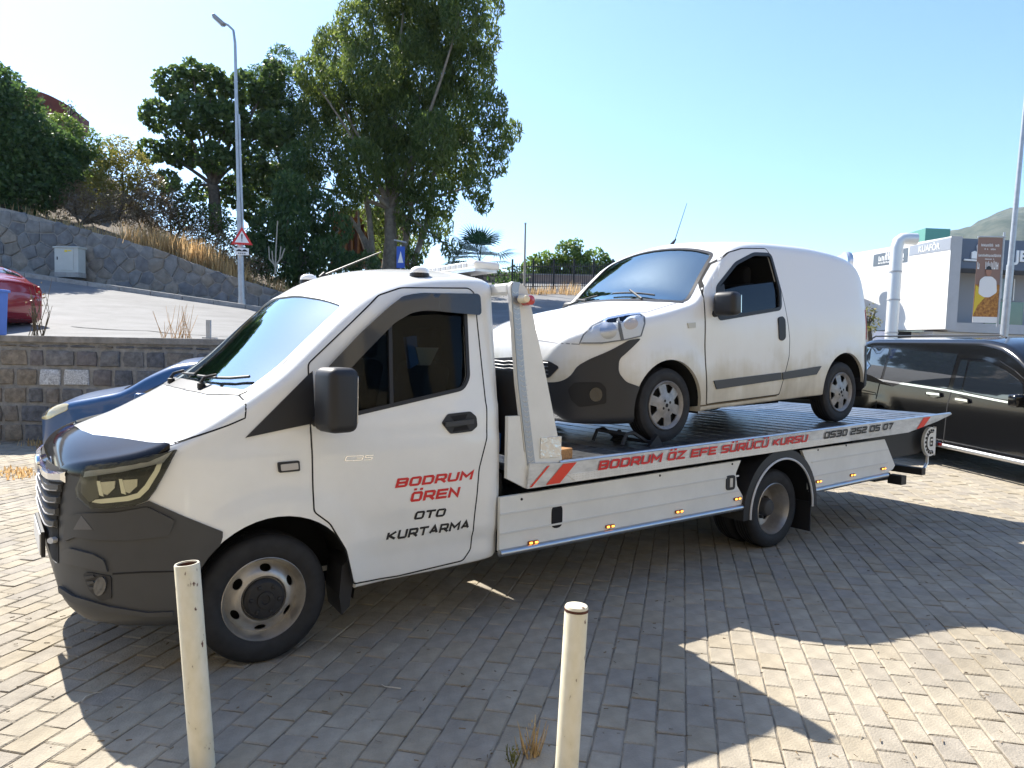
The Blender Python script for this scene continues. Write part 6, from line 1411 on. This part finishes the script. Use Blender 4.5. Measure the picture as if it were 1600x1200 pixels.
def leaves(name, clumps, n_per_m3, L, Wd, m, parent, droop=0., seed=1, shell=.55, origin=(0, 0, 0), maxn=200000):
    """clumps: (centre, (rx,ry,rz)); leaf-sized quads through each clump's volume, denser near its skin"""
    rg = np.random.default_rng(seed); C = []; 
    for c, r in clumps:
        vol = 4.19*r[0]*r[1]*r[2]; n = max(12, int(n_per_m3*vol))
        u = rg.normal(size=(n, 3)); u /= np.linalg.norm(u, axis=1)[:, None]; rad = rg.random(n)**(1/3.)*(1-shell)+shell*rg.random(n)**.25
        # lumpy skin: twigs reach out unevenly
        k = rg.normal(size=(5, 3)); k /= np.linalg.norm(k, axis=1)[:, None]; lump = 1+.28*np.max(u @ k.T, axis=1)-.22
        C.append(np.array(c)+u*(rad*lump)[:, None]*np.array(r))
    C = np.concatenate(C); N = len(C)
    if N > maxn: C = C[rg.permutation(N)[:maxn]]; N = maxn
    a = rg.normal(size=(N, 3)); a[:, 2] -= droop*2.; a /= np.linalg.norm(a, axis=1)[:, None]
    b = rg.normal(size=(N, 3)); b -= a*(a*b).sum(1)[:, None]; b /= np.linalg.norm(b, axis=1)[:, None]
    s = rg.uniform(.65, 1.35, N)[:, None]; l = a*L*.5*s; w = b*Wd*.5*s
    C = C-np.array(origin)
    V = np.empty((N, 4, 3)); V[:, 0] = C-l; V[:, 1] = C+w-l*.1; V[:, 2] = C+l; V[:, 3] = C-w-l*.1
    me = bpy.data.meshes.new(name); me.vertices.add(4*N); me.vertices.foreach_set('co', V.reshape(-1).astype(np.float32))
    me.loops.add(4*N); me.loops.foreach_set('vertex_index', np.arange(4*N, dtype=np.int32)); me.polygons.add(N)
    me.polygons.foreach_set('loop_start', np.arange(0, 4*N, 4, dtype=np.int32)); me.polygons.foreach_set('loop_total', np.full(N, 4, dtype=np.int32))
    me.materials.append(m); me.update(); me.validate()
    o = bpy.data.objects.new(name, me); COL.objects.link(o); o.parent = parent; return o
BARK = mat('bark', (.10, .08, .06), .95, noise=.5, nscale=6, bump=.8, bscale=20)
BARKP = mat('pale_bark', (.22, .19, .15), .9, noise=.4, nscale=4, bump=.5, bscale=14)
def clump_px(px, py, Y, rpx, asp=1., jit=1.2, rz=None):
    c = at(px, py, Y); r = rpx*Y/F; return (c.x, c.y, c.z), (r*asp, r, (rz*Y/F if rz else r))
def limbs(parent, base, targets, r0, m, origin, seed=1, name='trunk', thin=.25):
    rg = random.Random(seed); mb = MB(); base = Vector(base)
    for t in targets:
        t = Vector(t); mid = base.lerp(t, .5)+Vector((rg.uniform(-.5, .5), rg.uniform(-.5, .5), rg.uniform(0, .6))); L = (t-base).length
        P = [base.lerp(mid, k/4)*(1-k/8)+mid.lerp(t, k/4)*(k/8) if False else base*(1-k/6)**2+mid*2*(k/6)*(1-k/6)+t*(k/6)**2 for k in range(7)]
        rr_ = r0*rg.uniform(.7, 1); mb.tube([p-Vector(origin) for p in P], [rr_*(1-.85*k/6)+.012 for k in range(7)], 7)
    return mb.obj(name, m, parent, 60)
def tree(name, base, clumps, dens, L, Wd, lm, bm_, label, cat='tree', group=None, r0=.25, droop=0., seed=1, shell=.55, limbn=9, maxn=200000, trunk_h=None):
    base = Vector(base); root = empty(name, base, 0, label, cat, group)
    rg = random.Random(seed); tg = [Vector(c) for c, r in clumps]
    fork = base+Vector((rg.uniform(-.2, .2), 0, (trunk_h or 1.5)))
    mb = MB(); mb.tube([base-base+Vector((0, 0, -.3)), (fork-base)*.5, fork-base], [r0*1.25, r0*1.05, r0*.95], 10); tr = mb.obj('trunk', bm_, root, 60)
    rg.shuffle(tg); limbs(root, fork, tg[:limbn], r0*.40, bm_, base, seed, 'limbs')
    leaves('crown', clumps, dens, L, Wd, lm, root, droop, seed, shell, origin=base, maxn=maxn)
    return root
G_OAK = leaf_mat('oak_leaf', (.026, .056, .012), (.085, .135, .03), .46)
G_EUC = leaf_mat('gum_leaf', (.038, .075, .014), (.13, .175, .036), .52)
G_DARK = leaf_mat('dark_leaf', (.022, .058, .016), (.075, .135, .034), .48)
G_YEL = leaf_mat('yellow_scrub_leaf', (.10, .11, .02), (.24, .22, .05), .45)
G_DRY = leaf_mat('dry_scrub_leaf', (.09, .07, .04), (.17, .13, .07), .3)
G_GRN = leaf_mat('fresh_leaf', (.05, .10, .018), (.13, .20, .04), .45)
G_STRAW = leaf_mat('straw', (.32, .21, .08), (.58, .43, .20), .35)
# broad dark tree behind the lamp
OY = 31.
oc = [clump_px(x, y, OY+dy, r*.88) for x, y, r, dy in ((270, 130, 34, 0), (330, 130, 36, .8), (380, 140, 34, 1), (245, 180, 32, 0), (300, 180, 42, -.6), (360, 190, 44, .4), (415, 150, 34, 1.5), (425, 205, 38, 1), (235, 235, 27, 0), (280, 240, 36, .3), (335, 245, 34, -.5), (390, 250, 34, .4), (262, 285, 24, -.3), (310, 300, 22, 0), (370, 300, 34, .5), (420, 280, 34, 1), (425, 110, 24, 1.6), (395, 330, 30, .5), (300, 110, 22, 0))]
tree('oak_tree', at(338, 352, OY), oc, 330, .22, .15, G_OAK, BARK, 'dark broad crowned tree on the bank behind the left street lamp', r0=.24, seed=4, shell=.35, limbn=16, trunk_h=1.6)
# tall gum tree in the middle
EY = 33.
ec = []
rg_ = random.Random(9)
for x, y, r in ((600, -30, 60), (680, -20, 60), (560, 40, 44), (640, 40, 60), (720, 20, 50), (755, 60, 34), (520, 80, 44), (580, 110, 56), (660, 110, 62), (735, 110, 48), (485, 120, 36), (490, 180, 40), (545, 180, 52), (620, 190, 60), (700, 180, 60), (765, 170, 36), (500, 240, 42), (560, 260, 52), (640, 265, 54), (715, 250, 50), (600, 150, 50), (690, 60, 50), (520, 140, 40), (600, 230, 50), (680, 220, 48), (775, 220, 34), (800, 205, 22), (595, 330, 42), (650, 330, 40), (540, 310, 34), (690, 310, 34), (745, 290, 30), (755, 320, 20), (690, 350, 24), (480, 290, 34), (610, 380, 30), (650, 385, 26), (705, 390, 20), (770, 8, 24), (775, 255, 26), (675, 365, 22), (640, 410, 24)):
    ec.append(clump_px(x, y, EY+rg_.uniform(-1.8, 1.8), r*.86, rz=r*1.02))
eu = tree('gum_tree', at(612, 440, EY), ec, 300, .26, .07, G_EUC, BARKP, 'very tall drooping gum tree rising above the tow truck cab', r0=.26, droop=.8, seed=8, shell=.4, limbn=12, trunk_h=3.2)
mb = MB(); b0 = at(612, 440, EY)
for xs_, xe, ye in ((600, 630, 20), (625, 660, 120), (585, 545, 150), (595, 530, 300), (640, 700, 200), (575, 560, 330)):
    a = at(xs_, 430, EY)-b0; e = at(xe, ye, EY)-b0; mb.tube([a, a.lerp(e, .35)+Vector((.15, 0, 0)), a.lerp(e, .7)+Vector((-.1, 0, 0)), e], [.15, .12, .08, .03], 8)
mb.obj('stems', BARKP, eu, 60)
# second gum tree, lower left of it
e2 = [clump_px(x, y, 30.+rg_.uniform(-1, 1), r*.9, rz=r*1.1) for x, y, r in ((460, 250, 26), (455, 300, 34), (500, 330, 32), (450, 345, 40), (420, 370, 40), (485, 380, 40), (400, 400, 34), (440, 410, 36), (510, 400, 34), (530, 360, 26), (540, 415, 30), (575, 415, 26), (470, 430, 34))]
tree('gum_tree', at(465, 470, 30.), e2, 420, .22, .08, G_DARK, BARKP, 'smaller dense gum tree right of the street lamp with weeping foliage', r0=.2, droop=.8, seed=12, shell=.4, limbn=10, trunk_h=1.0)
# dark conifer-like tree between oak and gum
e3 = [clump_px(x, y, 34.+rg_.uniform(-1, 1), r) for x, y, r in ((440, 95, 26), (415, 130, 34), (455, 140, 38), (430, 190, 42), (470, 200, 38), (440, 250, 40), (470, 270, 36), (400, 290, 32), (450, 310, 36))]
tree('pine_tree', at(440, 400, 34.), e3, 380, .22, .05, G_DARK, BARK, 'dark thin needled tree between the broad tree and the tall gum', r0=.2, seed=15, limbn=7, trunk_h=3)
# left bank: big dark bush, shrubs
def bush(name, clumps, dens, L, Wd, lm, label, seed, cat='bush', group=None, droop=0.):
    b = Vector(clumps[0][0]); zmin = min(c[2]-r[2] for c, r in clumps); base = Vector((b.x, b.y, zmin+.1))
    return tree(name, base, clumps, dens, L, Wd, lm, BARK, label, cat, group, r0=.07, seed=seed, shell=.4, limbn=8, trunk_h=.3, droop=droop)
bush('evergreen_bush', [clump_px(x, y, 27.5+dy, r) for x, y, r, dy in ((-30, 150, 60, 0), (20, 170, 46, 0), (5, 130, 30, .5), (-10, 240, 75, 0), (50, 240, 60, 0), (85, 270, 44, .2), (20, 300, 50, -.4), (70, 300, 36, -.2), (110, 240, 30, .8))], 420, .18, .09, G_DARK, 'large dark green tree-like bush on the bank at the left edge', 21)
bush('green_shrub', [clump_px(x, y, 29.2, r) for x, y, r in ((60, 195, 30), (100, 200, 30), (85, 225, 34), (130, 225, 30), (140, 260, 34), (165, 240, 24))], 460, .14, .07, G_GRN, 'bright green shrub below the red roof on the bank', 22)
bush('yellow_shrub', [clump_px(x, y, 28.6, r) for x, y, r in ((185, 235, 26), (210, 260, 30), (175, 275, 32), (225, 285, 26), (150, 300, 30), (200, 305, 30))], 560, .12, .055, G_YEL, 'yellowish green shrub on the skyline of the bank', 23)
bush('dry_shrub', [clump_px(x, y, 27.6, r) for x, y, r in ((120, 310, 30), (150, 330, 28), (190, 325, 32), (230, 315, 26), (255, 330, 26), (215, 345, 24), (100, 325, 24))], 620, .12, .035, G_DRY, 'grey brown dry shrub in the middle of the bank', 24)
bush('olive_shrub', [clump_px(x, y, 28.5, r) for x, y, r in ((270, 300, 26), (300, 325, 26), (285, 345, 22), (335, 340, 26), (360, 365, 26), (330, 375, 22))], 480, .14, .06, G_OAK, 'olive green undergrowth beneath the broad crowned tree', 25)
bush('brown_shrub', [clump_px(x, y, 26.9, r) for x, y, r in ((335, 395, 22), (370, 405, 26), (300, 370, 20), (350, 380, 22), (395, 420, 26))], 620, .11, .035, G_DRY, 'brown withered shrub behind the lamp post foot', 26)
bush('bramble_thicket', [clump_px(x, y, 28.4, r) for x, y, r in ((240, 298, 28), (268, 322, 30), (300, 345, 28), (332, 362, 26), (248, 338, 32), (290, 368, 24), (222, 320, 26))], 600, .12, .04, G_DRY, 'tangled grey brown bramble thicket left of the broad tree trunk', 28)
bush('thin_sapling', [clump_px(x, y, 30., r) for x, y, r in ((105, 165, 14), (112, 180, 14), (125, 190, 12))], 160, .12, .05, G_DARK, 'thin wispy sapling against the sky above the yellow shrub', 27, cat='sapling')
# dry grass on the bank, by the fence and on the wall: stuff
def grass(name, spots, m, seed, label, h=.5):
    rg = np.random.default_rng(seed); V = []; Fc = []; k = 0
    for (x, y, z, rad, n, hh) in spots:
        for _ in range(n):
            px_, py_ = x+rg.normal()*rad, y+rg.normal()*rad*.6; H = hh*rg.uniform(.5, 1.2); a = rg.uniform(0, 6.28); le = H*rg.uniform(.1, .5); w = .012*rg.uniform(.7, 1.6)
            zz = z(px_, py_) if callable(z) else z; dx, dy = math.cos(a), math.sin(a)
            V += [(px_-dy*w, py_+dx*w, zz), (px_+dy*w, py_-dx*w, zz), (px_+dx*le*.5+dy*w*.6, py_+dy*le*.5-dx*w*.6, zz+H*.6), (px_+dx*le*.5-dy*w*.6, py_+dy*le*.5+dx*w*.6, zz+H*.6), (px_+dx*le, py_+dy*le, zz+H)]
            Fc += [(k, k+1, k+2, k+3), (k+3, k+2, k+4)]; k += 5
    o = mesh_obj(name, V, Fc, m); return tag(o, label, 'grass', kind='stuff')
sp = []
for k in range(80):
    X_ = -11.3+random.gauss(0, .95); sp.append((X_, 25.9+random.uniform(0, 1.5), hill_z, .28, 80, random.uniform(.35, .95)))
for k in range(26): X_ = -17.5+random.uniform(0, 9); sp.append((X_, 25.9+random.uniform(0, .8), hill_z, .4, 25, .35))
grass('dry_grass', sp, G_STRAW, 3, 'golden dry grass along the top of the retaining wall')
sp = [(at(x, y, 34.).x, 34.+random.uniform(-.5, .5), at(x, y, 34.).z-.1, .25, 90, h_) for x, y, h_ in ((845, 462, .45), (862, 460, .5), (830, 460, .4), (885, 470, .9), (893, 474, .9), (880, 478, .7), (900, 470, .8))]
grass('fence_grass', sp, G_STRAW, 4, 'pale dry grass at the foot of the iron fence')
sp = [(-11+random.uniform(0, 5.0), 11.85+random.uniform(-.25, .05), 0., .12, 22, .12) for k in range(30)]+[(gnd(x, y).x, gnd(x, y).y, 0., .15, 30, .06) for x, y in ((10, 738), (35, 742), (60, 740), (20, 746), (85, 700), (45, 735))]
grass('wall_foot_grass', sp, G_STRAW, 6, 'sparse dry grass and straw at the foot of the low wall')
ws_ = empty('withered_weed', (-5.7, 12.55, 1.72), 0, 'withered leafless weed on the low wall before the sunlit road', 'weed'); rg = random.Random(3); m = MB()
for k in range(26):
    a = rg.uniform(-1, 1); H = rg.uniform(.25, .62); x0_ = rg.uniform(-.25, .25); m.tube([(x0_, rg.uniform(-.05, .05), 0), (x0_+a*H*.25, 0, H*.55), (x0_+a*H*.4+rg.uniform(-.05, .05), 0, H)], [.006, .004, .002], 4)
m.obj('stalks', MATS['straw'], ws_)
ws2 = empty('withered_weed', (-8.05, 12.5, 1.72), 0, 'tangled dry weed beside the blue bin before the red car', 'weed'); m = MB()
for k in range(18):
    a = rg.uniform(-1, 1); H = rg.uniform(.4, 1.0); x0_ = rg.uniform(-.15, .15); m.tube([(x0_, 0, 0), (x0_+a*H*.25, 0, H*.55), (x0_+a*H*.2+rg.uniform(-.15, .15), 0, H)], [.008, .006, .003], 4)
m.obj('stalks', MATS['dry_scrub_leaf'], ws2); leaves('seed_heads', [((-8.05, 12.5, 2.3), (.2, .1, .45))], 900, .05, .035, G_DRY, ws2, origin=(-8.05, 12.5, 1.72))
# agave stalk like cactus by the lamp
ag = empty('candelabra_cactus', at(430, 428, 25.6), 0, 'bare pale candelabra shaped stalk before the dark foliage', 'cactus'); m = MB(); o_ = at(430, 428, 25.6)
for pts in (((430, 428), (431, 395), (433, 355), (434, 345)), ((430, 415), (421, 405), (420, 385)), ((430, 415), (440, 402), (445, 388)), ((430, 418), (426, 405), (425, 392)), ((430, 418), (437, 405), (439, 385))):
    m.tube([at(x, y, 25.6)-o_ for x, y in pts], [.03, .025, .02, .015][:len(pts)], 6)
m.obj('stalks', mat('dead_stalk', (.30, .29, .24), .9), ag, 50)
# palm
py_ = 29.; pb = at(749, 420, py_); pal = empty('fan_palm', pb, 0, 'low dark fan palm behind the light bar', 'palm'); MB().tube([(0, 0, -2.2), (0, 0, .3)], [.2, .16], 10).obj('trunk', BARK, pal, 60)
G_PALM = leaf_mat('palm_leaf', (.012, .045, .022), (.03, .085, .035), .2)
rg = random.Random(6)
for k in range(26):
    a = rg.uniform(0, 6.28); el = rg.uniform(-.25, 1.35); L = rg.uniform(1.1, 1.5); d = Vector((math.cos(a)*math.cos(el), math.sin(a)*math.cos(el), math.sin(el))); s = d.cross(Vector((0, 0, 1))).normalized(); u = s.cross(d)
    c = Vector((0, 0, .3))+d*L*.55; vs = [Vector((0, 0, .3))-s*.012, Vector((0, 0, .3))+s*.012, c+s*.012, c-s*.012]; fs = [(0, 1, 2, 3)]
    for j in range(18):
        t = math.radians(-80+160*j/17); e = d*math.cos(t)+s*math.sin(t); q = c+e*L*.72*(.75+.25*math.cos(t))-Vector((0, 0, .12*L)); w_ = (s*math.cos(t)-d*math.sin(t))*.028; k0 = len(vs)
        vs += [c, c+e*L*.35+w_, q, c+e*L*.35-w_]; fs.append((k0, k0+1, k0+2, k0+3))
    mesh_obj('frond', vs, fs, G_PALM, pal)
# trees behind the fence
for i, (lst, lab) in enumerate(((((835, 425, 26), (850, 410, 22), (860, 430, 24), (838, 445, 20)), 'leafy green tree left of three behind the iron fence'), (((890, 400, 26), (875, 425, 28), (905, 420, 28), (890, 440, 24), (900, 385, 14)), 'bright green leafy tree in the middle behind the fence'), (((930, 410, 24), (945, 425, 24), (925, 435, 24), (958, 420, 18), (975, 432, 18)), 'green tree touching the van windscreen behind the fence'))):
    tree('young_tree', at(lst[0][0], 462, 40.), [clump_px(x, y, 40.5, r) for x, y, r in lst], 200, .24, .13, G_GRN, BARK, lab, group='young trees behind the fence', r0=.1, seed=40+i, limbn=5, trunk_h=.6)
bush('hedge_bush', [clump_px(x, y, 36., r) for x, y, r in ((700, 425, 14), (720, 430, 16), (775, 432, 16), (800, 430, 18), (815, 432, 14), (690, 432, 12))], 260, .18, .09, G_DARK, 'dark low bushes around the fan palm', 50)
tb = at(1362, 495, 27.); bush('pine_shrub', [clump_px(x, y, 27., r) for x, y, r in ((1362, 482, 10), (1358, 496, 12), (1366, 503, 12), (1360, 514, 12))], 420, .16, .045, G_YEL, 'yellow green shrub behind the rear of the white van', 51)
# weeds between pavers at the front
def weed(px, py, n, h, label, seed, m_=G_STRAW):
    p = gnd(px, py); r_ = empty('weed', p, 0, label, 'weed'); rg = random.Random(seed); mb = MB()
    for k in range(n):
        a = rg.uniform(0, 6.28); H = h*rg.uniform(.4, 1.1); x0_, y0_ = rg.gauss(0, .02), rg.gauss(0, .02); mb.tube([(x0_, y0_, 0), (x0_+math.cos(a)*H*.2, y0_+math.sin(a)*H*.2, H*.6), (x0_+math.cos(a)*H*.3, y0_+math.sin(a)*H*.3, H)], [.003, .002, .001], 4)
    mb.obj('stems', m_, r_); leaves('seed_heads', [((p.x, p.y, h*.75), (.025, .025, h*.35))], 60000, .014, .008, m_, r_, origin=p, seed=seed, maxn=260)
    leaves('base_leaves', [((p.x, p.y, .025), (.05, .04, .025))], 60000, .014, .008, m_, r_, origin=p, seed=seed+5, maxn=160)
weed(832, 1180, 22, .14, 'small dry weed growing between pavers left of the capped bollard', 1)
weed(805, 1190, 12, .06, 'low olive weed tuft at the foot of the capped bollard', 2, G_YEL)
# litter: straw bits, pebbles, twigs
lt = []
rg = random.Random(17); V, Fc = [], []
for k in range(420):
    px_, py_ = rg.uniform(0, 1600), rg.uniform(760, 1200); p = gnd(px_, py_)
    l = TFR @ (p-TF.loc)
    L = rg.uniform(.004, .016); a = rg.uniform(0, 6.28); w_ = rg.uniform(.0008, .002); z = .004; i0 = len(V); dx, dy = math.cos(a)*L, math.sin(a)*L; nx, ny = -math.sin(a)*w_, math.cos(a)*w_
    V += [(p.x-dx-nx, p.y-dy-ny, z), (p.x+dx-nx, p.y+dy-ny, z), (p.x+dx+nx, p.y+dy+ny, z+.004), (p.x-dx+nx, p.y-dy+ny, z+.004)]; Fc.append((i0, i0+1, i0+2, i0+3))
tag(mesh_obj('ground_litter', V, Fc, mat('litter', (.20, .14, .08), .9, noise=.5, nscale=3)), 'scattered dry straw and twig bits on the pavers', 'litter', kind='stuff')
for i, (x, y) in enumerate(((141, 1091), (612, 1075))):
    p = gnd(x, y); o = empty('twig', p, rg.uniform(0, 3), ('pale curved twig lying on the pavers at the shadow edge' if i == 0 else 'thin curled straw on the pavers behind the front wheel'), 'twig'); MB().tube([(-.05, 0, .006), (-.01, .015, .012), (.03, .012, .008), (.06, -.01, .005)], [.003, .003, .002, .001], 5).obj('stem', mat('bleached_straw', (.55, .48, .38), .8), o)
# wooden hut and red roof glimpsed behind the trees
hut = empty('wooden_hut', at(560, 385, 37.), math.radians(-25), 'orange brown timber hut glimpsed between the gum tree stems', 'hut')
HW = mat('hut_timber', (.30, .13, .04), .8, noise=.3, nscale=5); HD = mat('hut_dark', (.10, .035, .02), .8)
MB().box((0, 1.0, .2), (3.6, 1.8, 2.2)).obj('wall', HD, hut)
for k in range(9): MB().box((-1.6+.4*k, .05, .2), (.12, .1, 2.1)).obj('slat', HW, hut)
MB().box((0, .0, 1.28), (3.7, .16, .16)).obj('top_rail', HW, hut); MB().box((0, .0, -.85), (3.7, .16, .16)).obj('bottom_rail', HW, hut)
MB().prism([(-2.1, 1.36), (2.1, 1.36), (1.6, 1.75), (-1.6, 1.75)], lambda x, z: (x, -.3, z), lambda x, z: (x, 2.2, z)).obj('roof', mat('hut_roof', (.20, .08, .05), .8), hut)
rf = empty('red_roof_house', at(64, 175, 36.), math.radians(10), 'rust red curved roof peeking above the bank shrubs', 'house')
MB().prism([(-1.6, -.6)]+[(-1.6+3.2*k/12, .1+.55*math.sin(math.pi*k/12)) for k in range(13)]+[(1.6, -.6)], lambda x, z: (x, -1.2, z), lambda x, z: (x, 1.5, z)).obj('roof', mat('rust_roof', (.16, .035, .02), .7, noise=.3, nscale=4), rf); MB().box((0, .3, -1.6), (2.8, 2.2, 2.2)).obj('wall', mat('house_wall', (.25, .17, .13), .9), rf)

# ================================================================== haze: the warm hazy air that pales the mountain
hz = MB().box((520, 430, 160), (1500, 1300, 380)).obj('haze', None); tag(hz, 'pale daylight haze over the whole place', 'haze', kind='stuff')
hm = bpy.data.materials.new('haze_air'); hm.use_nodes = True; t = hm.node_tree; t.nodes.remove(t.nodes['Principled BSDF'])
pv_ = t.nodes.new('ShaderNodeVolumePrincipled'); pv_.inputs['Color'].default_value = (.55, .76, 1, 1); pv_.inputs['Density'].default_value = .0001; pv_.inputs['Anisotropy'].default_value = .2
t.links.new(pv_.outputs[0], t.nodes['Material Output'].inputs['Volume']); hz.data.materials.append(hm)
